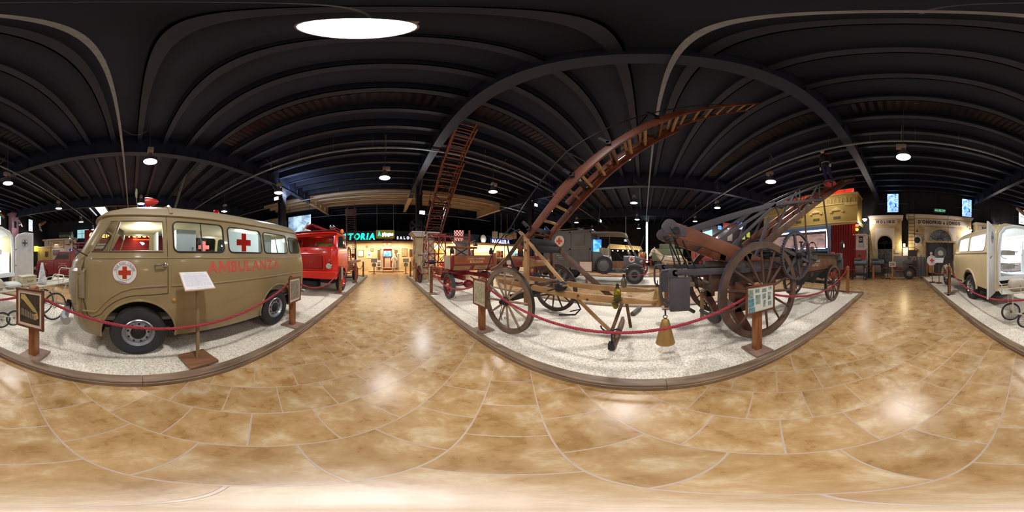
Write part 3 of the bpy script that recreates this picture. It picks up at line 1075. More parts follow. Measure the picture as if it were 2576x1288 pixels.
# roof with gutter
RT = [(2.03, .80, -.39, 3.51), (2.045, .812, -.41, 3.52), (2.065, .80, -.39, 3.5), (2.12, .77, -.33, 3.46), (2.18, .70, -.20, 3.38), (2.23, .56, .0, 3.22), (2.262, .36, .3, 2.95), (2.272, .12, .9, 2.3)]
mb = MB()
mb.loft([[(x, y, z) for x, y in plan_ring(AX, hw, yf, yr, min(.3 if z > 2.15 else .16, hw * .9), min(.25, hw * .9), .2 if z < 2.1 else .12, .03)] for z, hw, yf, yr in RT], True)
roof = mb.build('roof', khaki2, t, smooth=60)
MB().tube([(AX + x, .52, z) for x, z in [(-.79, 2.07), (-.76, 2.14), (-.65, 2.215), (-.4, 2.265), (0, 2.285), (.4, 2.265), (.65, 2.215), (.76, 2.14), (.79, 2.07)]], .03, 8).build('roof_rib', khaki2, roof)
# glass and rubber seals
creami = mat('cream_lining', (222, 208, 176), rough=.5, var=.03)
paleb = mat('pale_cabinet', (216, 226, 228), rough=.45, var=.03)
def seal(P, name, closed_r=.011, m=blackm):
    mb = MB()
    Q = [(aside(b) + .004, a, b) for a, b in P]
    mb.tube(Q, closed_r, 6, closed=True)
    s = mb.build(name, m, t)
    for sgn in (1,):
        MB().add([(aside(b) - .012, a, b) for a, b in P], [tuple(range(len(P)))]).build('glass', clear, s)
    return s
for i, (y0, y1, z0, z1) in enumerate(wins):
    s = seal(rr2(y0, y1, z0, z1, .07), 'side_window')
    if i in (0, 2):
        ym = (y0 + y1) / 2 + .02
        MB().beam((aside(1.56) - .005, ym, z0 + .01), (aside(1.95) - .005, ym, z1 - .01), .014, .02).build('sliding_rail', chrome, s)
    # the windows of the far side
    P = [(2 * AX - aside(b) - .0, a, b) for a, b in rr2(y0, y1, z0, z1, .07)]
    s2 = MB().tube(P, .011, 6, closed=True).build('side_window', blackm, t)
    MB().add([p for p in P], [tuple(range(len(P)))]).build('glass', clear, s2)
alum = mat('khaki_frame', (128, 110, 84), rough=.35, metal=.2)
seal(doorwin, 'door_window', .012, alum)
seal(quart, 'quarter_window', .012, alum)
P = [(x, -.64 + (z - 1.56) * .62 + .20 * (((x - AX) / .85) ** 2) - .19, z) for x, z in rr2(AX - .72, AX + .72, 1.59, 1.96, .09)]
s = MB().tube(P, .012, 6, closed=True).build('windscreen', blackm, t)
MB().add(P, [tuple(range(len(P)))]).build('glass', clear, s)
# pressed lines, seams, trims on the visible side
def strip(P, r, m, name, flat=1):
    return MB().tube([(aside(z) + .0, y, z) for y, z in P], r, 6).build(name, m, t)
seam = mat('seam_shadow_gap', (58, 46, 30), rough=.8)
strip([(.455, 1.02), (.455, 1.3), (.455, 1.6), (.455, 2.02)], .005, seam, 'door_gap')
strip([(-.56, .72), (-.62, 1.0), (-.63, 1.3), (-.60, 1.48), (-.53, 1.56)], .005, seam, 'door_gap')
P = [(.455, 1.02)] + [(.085 + .55 * math.cos(math.radians(a)) * 1.0, .435 + .57 * math.sin(math.radians(a))) for a in range(88, 150, 6)] + [(-.5, .68), (-.56, .72)]
strip(P, .005, seam, 'door_gap')
strip([(-.5, 1.47), (0, 1.475), (1, 1.475), (2, 1.475), (3.4, 1.475)], .009, khaki, 'belt_crease')
strip([(.44, 1.125), (.2, 1.12), (.0, 1.10), (-.13, 1.06), (-.26, .98), (-.36, .88), (-.42, .80), (-.46, .77), (-.62, .775)], .014, khaki, 'door_moulding')
strip([(.50, 1.12), (1.2, 1.12), (2.2, 1.12), (2.95, 1.12)], .013, khaki, 'side_moulding')
strip([(3.0, 1.125), (3.42, 1.125)], .013, khaki, 'side_moulding')
for hy, hz in HUB:
    P = [(hy + .475 * math.cos(math.radians(a)), hz + .03 + .475 * math.sin(math.radians(a))) for a in range(-8, 189, 7)]
    MB().tube([(aside(max(z, .5)) + .004, y, z) for y, z in P], .016, 7).build('arch_lip', khaki, t)
    MB().lathe([(.46, -.0), (.47, .34)], (aside(.9) - .36, hy, hz + .03), (1, 0, 0), 40) if False else None
    car_wheel(t, (aside(.6) - .13, hy, hz), (1, 0, 0), .375, .19, silver, 9, darkm)
    car_wheel(t, (2 * AX - aside(.6) + .13, hy, hz), (-1, 0, 0), .375, .19, silver, 0, darkm)
MB().bx(AX - .78, AX + .78, -.55, 3.4, .5, .60).bx(AX - .5, AX + .5, -.4, 3.3, .36, .5).build('underframe', darkm, t)
MB().bx(-2.34, -2.3, -.42, .6, .45, 1.0).bx(-2.34, -2.3, 2.0, 3.05, .45, 1.0).build('inner_wing', darkm, t)
# handle, filler, bumpers, lamps, mirror
MB().tube([(aside(1.38) + .012, .29, 1.378), (aside(1.38) + .045, .30, 1.385), (aside(1.38) + .045, .40, 1.39), (aside(1.38) + .02, .43, 1.385)], .012, 8).lathe([(.026, 0), (.026, .02), (.015, .028), (.001, .03)], (aside(1.38), .425, 1.385), (1, 0, 0), 16).build('door_handle', chrome, t)
MB().lathe([(.022, 0), (.026, .008), (.018, .02), (.001, .024)], (aside(.95), .53, .93), (1, 0, 0), 16).build('side_reflector', mat('amber_reflector', (190, 140, 50), rough=.3), t)
MB().tube([(AX + 1.0 * math.sin(a), -.75 - .28 * math.cos(a), .62) for a in [math.radians(d) for d in range(-78, 79, 12)]], .06, 8).build('front_bumper', silver, t)
MB().tube([(AX + .98 * math.sin(a), 3.46 + .26 * math.cos(a), .6) for a in [math.radians(d) for d in range(-80, 81, 16)]], .05, 8).build('rear_bumper', silver, t)
MB().loft([[(x, y - .012 if False else y, z) for x, y in plan_ring(AX, hw, yf, .6, .3, .2, .1)] for z, hw, yf in ((.82, .70, -.88), (.86, .74, -.93), (1.3, .72, -.93), (1.42, .62, -.86))], True).build('nose_panel', mat('grey_nose', (150, 138, 118), rough=.3, coat=.3), t) if False else None
mb = MB()
for z0, z1, o_ in ((.95, 1.30, .02),):
    R = []
    for z, d in ((z0 - .02, -.02), (z0, .02), (z1, .03), (z1 + .08, -.01)):
        pr = [p for p in plan_ring(AX, ahw(z) + d, lerp_tab(AT, z, 2) - d, 3.6, .34, .2, .1) if p[1] < -.55 + .0]
        R.append([(x, y, z) for x, y in pr])
    k = min(len(r) for r in R)
    R = [r[:k] for r in R]
    vs = [p for r in R for p in r]
    fs = [(i * k + j, i * k + j + 1, (i + 1) * k + j + 1, (i + 1) * k + j) for i in range(3) for j in range(k - 1)]
    mb.add(vs, fs)
mb.build('nose_band', mat('grey_nose', (140, 128, 104), rough=.3, coat=.3), t)
MB().tube([(aside(1.2) - .02, -.66, .58), (aside(1.2) - .0, -.70, .9), (aside(1.2) - .005, -.70, 1.2), (aside(1.4) - .02, -.62, 1.42), (aside(1.5), -.56, 1.54)], .012, 8).build('corner_bead', khaki, t)
MB().box((aside(.8) + .0, -.69, .80), (.03, .05, .09)).box((aside(1.3) + .0, -.66, 1.33), (.03, .05, .12)).build('door_hinge', khaki, t, bevel=.008)
for sx in (-.6, .6):
    MB().lathe([(.1, -.03), (.105, .03), (.085, .045), (.001, .06)], (AX + sx, -.92, .72), (sx * .2, -1, 0), 24).build('headlamp', chrome, t)
m_ = MB().lathe([(.001, -.02), (.07, -.018), (.082, 0), (.078, .012), (.001, .016)], (-1.93, -.74, 1.70), (.0, .95, .1), 24)
mo = m_.build('wing_mirror', chrome, t)
mo.data.transform(Matrix.Translation(Vector((-1.93, -.74, 1.70)) - Vector(t.location)) @ Matrix.Diagonal((.62, 1, 1.45, 1)) @ Matrix.Translation(-(Vector((-1.93, -.74, 1.70)) - Vector(t.location))))
MB().tube([(-2.02, -.56, 1.5), (-1.96, -.66, 1.56), (-1.95, -.735, 1.62), (-1.94, -.74, 1.70), (-1.98, -.7, 1.74)], .008, 6).build('mirror_arm', blackm, t)
# roundel
def side_map(mb, lift):
    for p in mb.v: p.x = aside(p.z) + lift
    return mb
c0 = (-2.0, -.085, 1.295)
ro = side_map(disc(MB(), c0, (0, 1, 0), (0, 0, 1), .150, .001), .003).build('roundel', redcross, t, smooth=0)
side_map(disc(MB(), c0, (0, 1, 0), (0, 0, 1), .146, .001), .0045).build('white_field', whitem, ro, smooth=0)
side_map(MB().ring(c0, (1, 0, 0), .096, .099, .001, 48), .0055).build('inner_ring', mat('maroon_ink', (96, 26, 30)), ro, smooth=0)
mb = MB()
cross3(mb, c0, (0, 1, 0), (0, 0, 1), .155, .36, .001)
side_map(mb, .006).build('red_cross', mat('orange_red', (222, 76, 38), rough=.45), ro, smooth=0)
mb = MB()
txt = 'CROCE ROSSA ITALIANA'
for i, ch in enumerate(txt):
    if ch == ' ': continue
    a = math.radians(168 - 156 * i / (len(txt) - 1))
    p = Vector(c0) + Vector((0, math.cos(a), math.sin(a))) * .121
    v = Vector((0, math.cos(a), math.sin(a))); u = Vector((0, math.sin(a), -math.cos(a)))
    mb.text(ch, p, u, v, .013 if ch != 'I' else .004, .03, .0, .0)
side_map(mb, .006).build('lettering', mat('dark_ink', (48, 28, 34)), ro, smooth=0)
mb = MB().word('AMBULANZA', (-2.0, 1.775, 1.345), (0, 1, 0), (0, 0, 1), 1.53, .165, 0, .016, .10)
side_map(mb, .003).build('lettering', mat('faded_red', (196, 72, 60), rough=.5, var=.08), t, smooth=0)
# roof gear
lo = MB().lathe([(.001, -.125), (.03, -.11), (.075, -.03), (.088, .03), (.09, .09), (.084, .1), (.07, .06), (.001, .05)], (-2.62, .20, 2.40), (0.25, -.9, .05), 24)
lo2 = MB().lathe([(.001, .16), (.03, .14), (.07, .06), (.085, -.02), (.087, -.06), (.08, -.065), (.001, -.05)], (-2.62, .28, 2.40), (0.1, .95, .1), 24).build('loudspeaker', mat('loudspeaker_red', (200, 44, 30), rough=.35, coat=.3), t)
MB().cyl((-2.62, .3, 2.23), (-2.62, .3, 2.34), .02, n=10).cyl((-2.62, .3, 2.26), (-2.62, .3, 2.275), .05, n=12).build('loudspeaker_bracket', chrome, lo2)
MB().lathe([(.05, 0), (.055, .06), (.05, .1), (.03, .13), (.001, .14)], (-2.8, .2, 2.26), (0, 0, 1), 18).build('blue_beacon', mat('blue_beacon_glass', (26, 40, 150), rough=.2, emit=(20, 30, 160), es=.4), t)
MB().lathe([(.075, 0), (.07, .04), (.055, .13), (.04, .15), (.001, .155)], (-2.72, 1.55, 2.25), (0, 0, 1), 20).build('red_beacon', mat('red_beacon_glass', (150, 16, 30), rough=.15, emit=(120, 8, 20), es=.25), t)
MB().cyl((-3.3, .15, 2.24), (-3.36, .1, 2.75), .006, n=6).lathe([(.001, 0), (.018, .02), (.026, .12), (.018, .22), (.001, .24)], (-3.36, .1, 2.74), (0, 0, 1), 12) .build('aerial', mat('olive_aerial', (160, 160, 130)), t)
# interior: floor, lining, bulkhead, cabinets, seats, wheel
MB().bx(AX - .8, AX + .8, -.45, 3.4, .62, .66).build('cabin_floor', mat('cabin_floor_grey', (120, 120, 116)), t)
MB().loft([[(x, y, z) for x, y in plan_ring(AX, hw, yf, yr, .1, .1)] for z, hw, yf, yr in ((2.0, .77, -.2, 3.4), (2.04, .76, -.2, 3.4))], True).build('headlining', creami, t)
MB().bx(AX - .78, AX + .78, .50, .53, .66, 1.56).bx(AX - .78, AX - .3, .50, .53, 1.56, 1.98).bx(AX + .62, AX + .77, .50, .53, 1.56, 1.98).build('bulkhead', paleb, t)
cb = MB().bx(AX - .2, AX + .70, .62, .92, .66, 1.88).bx(AX + .1, AX + .35, .95, 1.0, .66, 1.93).build('cabinet', paleb, t, bevel=.01)
MB().sph((AX + .72, .86, 1.62), .014).build('knob', chrome, cb)
MB().bx(AX - .75, AX - .2, 1.1, 3.2, 1.0, 1.12).build('stretcher_bench', whitem, t, bevel=.02)
MB().bx(AX + .4, AX + .76, 1.5, 3.1, .66, 1.2).build('cabinet', paleb, t, bevel=.02)
mb = MB().quad((AX + .79, 1.40, 1.56), (AX + .79, 2.08, 1.56), (AX + .785, 2.08, 1.885), (AX + .785, 1.40, 1.90))
mb.build('frosted_pane', milk('frosted_pane', (216, 230, 236)), t)
mb = MB(); cross3(mb, (AX + .794, 1.735, 1.725), (0, 1, 0), (0, 0, 1), .30, .33, .002)
mb.build('red_cross', milk('red_film', (226, 60, 44)), t, smooth=0)
mb = MB(); cross3(mb, (AX - .78, 1.745, 1.72), (0, 1, 0), (0, 0, 1), .30, .33, .002)
mb.build('red_cross', redcross, t, smooth=0)
mb = MB().bx(AX + .6, AX + .7, 2.2, 2.55, .7, 1.93).bx(AX + .1, AX + .7, 3.0, 3.35, .7, 1.9)
mb.build('cabinet', paleb, t, bevel=.02)
for sx in (-.42, .42):
    MB().bx(AX + sx - .25, AX + sx + .25, .0, .42, .9, 1.05).bx(AX + sx - .25, AX + sx + .25, .38, .47, 1.0, 1.52).build('cab_seat', mat('seat_vinyl', (90, 84, 76), rough=.5), t, bevel=.03)
MB().bx(AX - .75, AX + .75, -.52, -.35, 1.15, 1.5).build('dashboard', khaki, t, bevel=.03)
MB().torus((AX + .42, -.12, 1.5), (0, .5, .85), .2, .012, 28, 6).cyl((AX + .42, -.12, 1.5), (AX + .42, -.4, 1.15), .02, n=8).build('steering_wheel', blackm, t)
for a, b in (((AX + .3, -.2, 1.9)), (AX + .5, -.12, 1.83)), ((AX - .35, -.2, 1.92), (AX - .15, -.14, 1.84)):
    MB().beam(a, b, .02, .10).build('sun_visor', mat('grey_mirror', (150, 150, 146), rough=.3), t, bevel=.01)
point('cabin_light', (AX, 2.3, 1.9), 42, (.92, 1, 1), .08)
point('cabin_light', (AX + .1, .2, 1.9), 26, (1, .95, .82), .08)
# ================================================================= wooden hand cart carrying a long extending ladder
oldw = wood('pale_old_wood', (150, 118, 84), (112, 84, 58), rough=.6, scale=4, bump=.3)
beamw = wood('honey_beam_wood', (178, 138, 92), (136, 98, 60), rough=.5, scale=3.5, bump=.15)
brownw = wood('brown_beam_wood', (112, 76, 54), (74, 48, 34), rough=.55, scale=4, bump=.2)
redw = wood('red_brown_ladder_wood', (126, 68, 48), (90, 48, 36), rough=.45, scale=3, bump=.1)
darkw = wood('dark_wagon_wood', (84, 58, 44), (48, 34, 28), rough=.6, scale=5, bump=.3)
iron = mat('dark_iron', (44, 42, 44), rough=.5, metal=.5, var=.2, scale=12, bump=.15)
steel = mat('grey_painted_iron', (72, 67, 73), rough=.6, metal=.1, var=.12, scale=8, bump=.15)
brass = mat('dull_brass', (168, 132, 78), rough=.38, metal=.45, var=.1, scale=5)
def spoked_wheel(t, c, ax, R, nsp, rimm, spm, hubm, rim=.085, wd=.06, hub=.09, hubl=.2, tyre=None, dish=0.0, blocks=None, phase=0.1):
    c = Vector(c); ax = Vector(ax).normalized()
    w_ = MB().ring(c, ax, R - rim, R, wd, 56).build('wheel', rimm, t, smooth=30)
    MB().ring(c, ax, R - .003, R + .008, wd * .94, 56).build('iron_tyre', tyre or iron, w_, smooth=30)
    MB().lathe([(hub * .35, -hubl / 2), (hub * .7, -hubl / 2 + .01), (hub * .8, -hubl * .25), (hub, -.03), (hub, .03), (hub * .8, hubl * .25), (hub * .7, hubl / 2 - .02), (hub * .45, hubl / 2), (hub * .4, hubl / 2 + .04), (.001, hubl / 2 + .045)], c, ax, 24).build('hub', hubm, w_)
    a = Vector((0, 0, 1)); b = ax.cross(a)
    for i in range(nsp):
        t_ = 2 * PI * i / nsp + phase
        e = a * math.cos(t_) + b * math.sin(t_)
        f = ax.cross(e)
        P = []
        for u, wa, wb in ((hub * .8, .048, .032), (hub + .1, .042, .034), ((R - rim) * .6, .05, .04), (R - rim - .04, .034, .034), (R - rim + .01, .05, .05)):
            p = c + e * u + ax * dish * (u / R)
            P.append([p + f * (wa / 2 * math.cos(s)) + ax * (wb / 2 * math.sin(s)) for s in [2 * PI * k / 8 for k in range(8)]])
        MB().loft(P).build('spoke', spm, w_)
        if blocks:
            p = c + e * (R - rim * .62)
            MB().cyl(p - ax * (wd / 2 + .004), p + ax * (wd / 2 + .004), rim * .42, n=10).build('spoke_plate', blocks, w_)
    return w_
def bolt(mb, p, ax, r=.018, h=.015):
    p = Vector(p); ax = Vector(ax)
    return mb.cyl(p, p + ax * h, r, n=8)
t = thing('ladder_cart', 'two wheeled wooden cart with pale spoked wheels, shafts and leaning braces under the long ladder', 'cart', (2.6, 1.4, .07))
rimc = wood('wheel_rim_wood', (128, 106, 86), (94, 76, 62), rough=.6, scale=5, bump=.3)
spkc = wood('spoke_wood', (166, 140, 112), (132, 108, 84), rough=.6, scale=5, bump=.15)
spoked_wheel(t, (1.9, 2.13, .69), (-1, 0, 0), .61, 12, rimc, spkc, iron, .085, .06, .085, .2, blocks=rimc)
spoked_wheel(t, (3.5, 2.13, .69), (1, 0, 0), .61, 12, darkw, darkw, iron, .085, .06, .085, .2)
MB().cyl((1.86, 2.13, .69), (3.54, 2.13, .69), .028, n=10).beam((2.02, 2.13, .74), (3.4, 2.13, .74), .09, .1).build('axle', iron, t)
MB().torus((1.9, 2.16, .35), (1, 0, 0), .02, .005).tube([(1.86, 2.2, .6), (1.85, 2.24, .45), (1.86, 2.2, .3)], .006).build('hub_chain', iron, t)
def shaft(X, m):
    R = []
    for y, z, h, w_ in ((2.75, .98, .09, .05), (1.83, .955, .10, .055), (1.0, .905, .10, .055), (.3, .885, .10, .055), (.12, .88, .085, .05), (0, .865, .06, .05), (-.1, .86, .045, .045), (-.18, .872, .04, .042), (-.2, .875, .02, .02)):
        R.append([(X - w_ / 2, y, z - h / 2), (X + w_ / 2, y, z - h / 2), (X + w_ / 2, y, z + h / 2), (X - w_ / 2, y, z + h / 2)])
    return MB().loft(R).build('shaft', m, t, bevel=.006)
shaft(2.2, beamw); shaft(2.95, beamw)
MB().beam((2.13, 1.86, .62), (2.13, 1.86, 1.80), .07, .08, up=(0, 1, 0)).build('upright', beamw, t, bevel=.006)
MB().beam((3.02, 1.9, .62), (3.02, 1.9, 1.78), .07, .08, up=(0, 1, 0)).build('upright', brownw, t, bevel=.006)
MB().beam((2.14, 2.02, 1.935), (2.46, .40, .16), .05, .105, up=(0, .7, .7)).build('brace', beamw, t, bevel=.005)
MB().beam((3.02, 2.02, 1.88), (3.08, .6, .68), .05, .105, up=(0, .7, .7)).build('brace', brownw, t, bevel=.005)
MB().beam((2.12, 1.93, 1.36), (3.05, 1.93, 1.36), .035, .12).build('cross_board', beamw, t, bevel=.004)
MB().beam((2.2, 1.62, 1.02), (3.0, 1.62, 1.02), .12, .05).beam((2.2, 2.55, .95), (2.97, 2.55, .95), .08, .08).build('cross_rail', brownw, t, bevel=.004)
b_ = MB()
for p in ((2.10, 1.86, 1.74), (2.10, 1.84, 1.6), (2.11, 1.93, 1.85), (2.10, 1.95, 1.40), (2.10, 1.95, 1.32), (2.165, .92, .92), (2.165, .78, .87), (2.10, 1.86, .97)):
    bolt(b_, p, (-1, 0, 0))
b_.build('bolt_heads', mat('rusty_bolt', (84, 54, 38), rough=.6), t)
# iron work: stays, skid, winch
MB().tube([(2.2, 1.75, 1.22), (2.3, 1.72, 1.15), (2.6, 1.7, 1.1), (2.9, 1.72, 1.02)], .014).tube([(2.15, 1.8, 1.0), (2.4, 1.6, 1.02), (2.8, 1.3, 1.05)], .014).build('iron_stay', iron, t)
MB().tube([(2.5, 2.13, .66), (2.9, 1.95, .66), (3.3, 1.7, .6), (3.36, 1.45, .45), (3.34, 1.36, .28), (3.25, 1.45, .16), (3.15, 1.8, .13)], .02, 8).tube([(3.34, 1.36, .28), (3.3, 1.6, .2)], .014).build('iron_skid', iron, t)
wz = MB().lathe([(.001, -.10), (.06, -.1), (.075, -.06), (.05, -.03), (.05, .05), (.07, .07), (.07, .1), (.001, .1)], (2.16, 1.2, 1.03), (1, .1, 0), 16).box((2.2, 1.24, 1.0), (.1, .12, .09)).tube([(2.07, 1.2, 1.03), (2.05, 1.3, .99), (2.04, 1.36, .97)], .014).build('winch', iron, t)
MB().cyl((2.05, 1.1, 1.07), (1.96, .98, 1.10), .014, .013, n=10).build('winch_handle', beamw, wz)
MB().beam((2.2, .42, .115), (3.35, .42, .135), .05, .10, up=(0, .3, 1)).beam((2.3, .40, .19), (3.2, .40, .2), .03, .06).build('foot_bar', brownw, t, bevel=.004)
MB().tube([(2.18, .43, .12), (2.18, .43, .42)], .014, 8).tube([(2.18, .43, .40), (2.14, .52, .41), (2.12, .56, .46), (2.12, .57, .5)], .012).tube([(2.18, .43, .4), (2.3, .38, .38), (2.4, .33, .3)], .012).box((2.18, .43, .14), (.09, .09, .11)).box((2.18, .43, .09), (.05, .05, .06)).build('screw_jack', iron, t)
MB().beam((2.26, .45, .35), (2.5, .3, .86), .05, .06, up=(1, 0, 0)).beam((2.55, .2, .3), (2.6, .28, .78), .045, .05, up=(1, 0, 0)).box((2.5, .22, .82), (.3, .06, .05)).build('rear_prop', brownw, t, bevel=.004)
# quadrant and base of the ladder
P = []
for i in range(13):
    a = math.radians(196 + i * 5.2)
    P.append((2.45, 1.3 + 1.4 * -math.cos(a) * .9, 1.72 + .0 + 1.15 * math.sin(a) * .62 + .35))
MB().tube([(2.5, 2.25, 1.95), (2.5, 2.5, 1.7), (2.48, 2.75, 1.45), (2.46, 3.05, 1.25), (2.45, 3.3, 1.15)], .045, 6).build('quadrant', brownw, t, smooth=30)
MB().box((2.58, 1.9, 1.75), (.8, .2, .14)).box((2.58, 1.72, 1.62), (.7, .12, .12)).cyl((2.1, 1.95, 1.72), (3.06, 1.95, 1.72), .035, n=12).build('turntable', iron, t, bevel=.01)
MB().tube([(2.2, 2.1, 1.95), (2.15, 2.3, 2.05), (2.1, 2.7, 1.72), (2.1, 3.0, 1.2), (2.15, 3.1, .8)], .012).tube([(2.2, 2.1, 2.0), (2.14, 2.42, 1.9), (2.12, 2.3, 1.55), (2.15, 2.1, 1.1)], .016).tube([(2.9, 2.1, 2.0), (2.9, 2.42, 1.9), (2.9, 2.3, 1.55), (2.9, 2.1, 1.1)], .016).build('iron_frame', iron, t)
WALN = t
# the ladder itself
t = thing('extension_ladder', 'long red brown wooden ladder rising from the wooden cart under the dark roof', 'ladder', (2.58, 1.9, 1.8))
B = Vector((2.58, 2.18, 1.62)); T1 = Vector((2.6, -.62, 4.42)); T2 = Vector((2.72, -2.2, 5.98))
dv = (T1 - B).normalized(); nv = Vector((0, dv.z, -dv.y)) * 1.0
nv = Vector((0, dv.z, -dv.y)); nv = nv if nv.z > 0 else -nv
for s in (-.31, .31):
    o_ = Vector((s, 0, 0))
    MB().beam(B + o_, T1 + o_, .05, .13, up=nv).build('rail', redw, t, bevel=.006)
S = B.lerp(T1, .30) + nv * .13
for s, s2 in ((-.23, -.19), (.23, .19)):
    MB().beam(S + Vector((s, 0, 0)), T2 + Vector((s2, 0, 0)) + nv * .05, .04, .11, up=nv, w2=.03, h2=.06).build('rail', redw, t, bevel=.005)
for i in range(11):
    p = B.lerp(T1, .10 + .86 * i / 10)
    MB().beam(p - Vector((.31, 0, 0)), p + Vector((.31, 0, 0)), .045, .03, up=nv).build('rung', beamw if i % 3 else redw, t)
for i in range(15):
    u = .05 + .93 * i / 14
    p = S.lerp(T2 + nv * .05, u); h = .23 - .04 * u
    MB().beam(p - Vector((h, 0, 0)), p + Vector((h, 0, 0)), .04, .026, up=nv).build('rung', beamw, t)
for u in (.12, .42, .62, .86):
    p = B.lerp(T1, u) + nv * .06
    MB().box(p, (.76, .07, .07)).beam(p + Vector((-.36, 0, 0)), p + Vector((-.36, 0, 0)) + nv * .2, .04, .05).beam(p + Vector((.36, 0, 0)), p + Vector((.36, 0, 0)) + nv * .2, .04, .05).build('iron_clamp', iron, t)
mid = B.lerp(T1, .5) + nv * .55; far = B.lerp(T2, .82) + nv * .12
for s in (-.3, .3):
    o_ = Vector((s, 0, 0))
    MB().tube([B + o_ + nv * .5 + dv * .0, mid + o_, far + o_ * .7], .014, 6).tube([B.lerp(T1, .5) + o_, mid + o_], .012, 6).tube([B.lerp(T1, .32) + o_, B.lerp(T1, .3) + o_ + nv * .5], .012, 6).tube([B.lerp(T1, .72) + o_, mid.lerp(far, .5) + o_ * .9], .012, 6).build('truss_rod', iron, t)
for y_, X, zc, lab in ((.34, 2.10, .90, 'olive glass bottle with black cap strapped to the near cart shaft'),):
    g = thing('glass_bottle', lab, 'bottle', (X, y_, zc))
    gm = mat('olive_bottle_glass', (170, 160, 60), rough=.06, trans=.85, var=.03)
    MB().lathe([(.001, 0), (.045, .002), (.05, .015), (.05, .13), (.046, .155), (.025, .178), (.022, .19), (.001, .19)], (X, y_, zc), (0, 0, 1), 24).build('bottle_body', gm, g)
    MB().lathe([(.03, .18), (.032, .186), (.02, .19), (.02, .235), (.001, .238)], (X, y_, zc), (0, 0, 1), 16).build('cap', blackm, g)
    MB().torus((X, y_, zc + .01), (0, 0, 1), .052, .008, 24, 6).bx(X - .01, X + .1, y_ - .02, y_ + .02, zc - .02, zc).bx(X + .045, X + .06, y_ - .02, y_ + .02, zc - .02, zc + .08).build('iron_bracket', iron, g)
    MB().lathe([(.001, 0), (.03, .01), (.042, .04), (.046, .1), (.044, .1), (.04, .045), (.028, .016), (.001, .012)], (X + .03, y_ + .02, zc - .13), (.3, .3, 1), 20).build('glass_funnel', gm, g)
g = thing('glass_bottle', 'dusty dark bottle with black cap standing on the far cart shaft', 'bottle', (2.95, .36, .93))
MB().lathe([(.001, 0), (.05, .002), (.055, .015), (.055, .11), (.05, .14), (.026, .165), (.024, .18), (.001, .18)], (2.95, .36, .932), (0, 0, 1), 20).build('bottle_body', mat('dusty_glass', (96, 88, 70), rough=.3), g)
MB().lathe([(.022, .17), (.022, .235), (.001, .238)], (2.95, .36, .932), (0, 0, 1), 14).build('cap', blackm, g)
o = MB().cyl((3.7, .25, .12), (4.15, .1, .12), .06, n=12).build('wood_log', wood('grey_log', (104, 94, 84), (76, 68, 62), scale=5), None)
tag(o, 'short grey log lying on the gravel behind the cart foot bar', 'log')
o.name = 'wood_log'

# ================================================================= great ladder wagon
t = thing('ladder_wagon', 'huge dark ladder wagon with giant spoked wheels, toothed gear, counterweights and raised lattice ladder', 'fire wagon', (2.8, -2.6, .07))
rimn = wood('giant_rim_wood', (104, 78, 62), (70, 52, 44), rough=.55, scale=4, bump=.35)
spkn = wood('giant_spoke_wood', (96, 66, 52), (66, 46, 38), rough=.5, scale=5, bump=.2)
spoked_wheel(t, (2.0, -1.83, .905), (-1, 0, 0), .83, 14, rimn, spkn, iron, .105, .075, .11, .26, tyre=steel)
spoked_wheel(t, (3.6, -1.83, .905), (1, 0, 0), .83, 14, rimn, spkn, iron, .105, .075, .11, .26, tyre=steel)
spoked_wheel(t, (2.05, -4.75, .645), (-1, 0, 0), .57, 12, rimn, darkw, darkw, .075, .07, .09, .24)
spoked_wheel(t, (3.6, -4.75, .645), (1, 0, 0), .57, 12, rimn, darkw, darkw, .075, .07, .09, .24)
MB().beam((2.0, -1.83, .905), (3.6, -1.83, .905), .1, .1).build('axle', iron, t)
MB().beam((2.0, -4.75, .645), (3.6, -4.75, .645), .09, .09).build('axle', iron, t)
for X in (2.2, 3.35):
    MB().beam((X, -.95, 1.14), (X, -5.25, 1.14), .09, .2).build('chassis_beam', darkw, t, bevel=.008)
    MB().beam((X - .0, -1.3, 1.33), (X, -3.2, 1.33), .1, .14).build('upper_beam', wood('grey_weathered_beam', (94, 86, 84), (70, 60, 58), scale=4, bump=.3), t, bevel=.008)
    MB().beam((X, -1.3, .75), (X, -1.62, .15), .14, .2, up=(1, 0, 0)).beam((X, -1.42, 1.1), (X, -1.42, .6), .2, .2, up=(1, 0, 0)).build('axle_stand', wood('red_brown_block', (104, 58, 38), (60, 36, 28), scale=5, bump=.3), t, bevel=.006)
for y_ in (-1.0, -2.2, -3.6, -5.0):
    MB().beam((2.15, y_, 1.02), (3.4, y_, 1.02), .14, .1).build('cross_member', darkw, t, bevel=.008)
MB().bx(2.3, 3.25, -5.1, -3.2, 1.2, 1.25).build('deck', darkw, t)
MB().bx(2.12, 2.16, -5.2, -3.35, 1.12, 1.52).bx(3.38, 3.42, -5.2, -3.35, 1.12, 1.52).bx(2.12, 3.42, -5.24, -5.2, 1.12, 1.52).build('side_board', brownw, t, bevel=.006)
mb = MB().text('CORPO POMPIERI', (2.115, -3.72, 1.37), (0, -1, 0), (0, 0, 1), .52, .06, .002, .01).text('NAPOLI', (2.115, -3.72, 1.27), (0, -1, 0), (0, 0, 1), .34, .085, .002, .01)
mb.build('lettering', mat('cream_letter', (196, 184, 164), rough=.6), t, smooth=0)
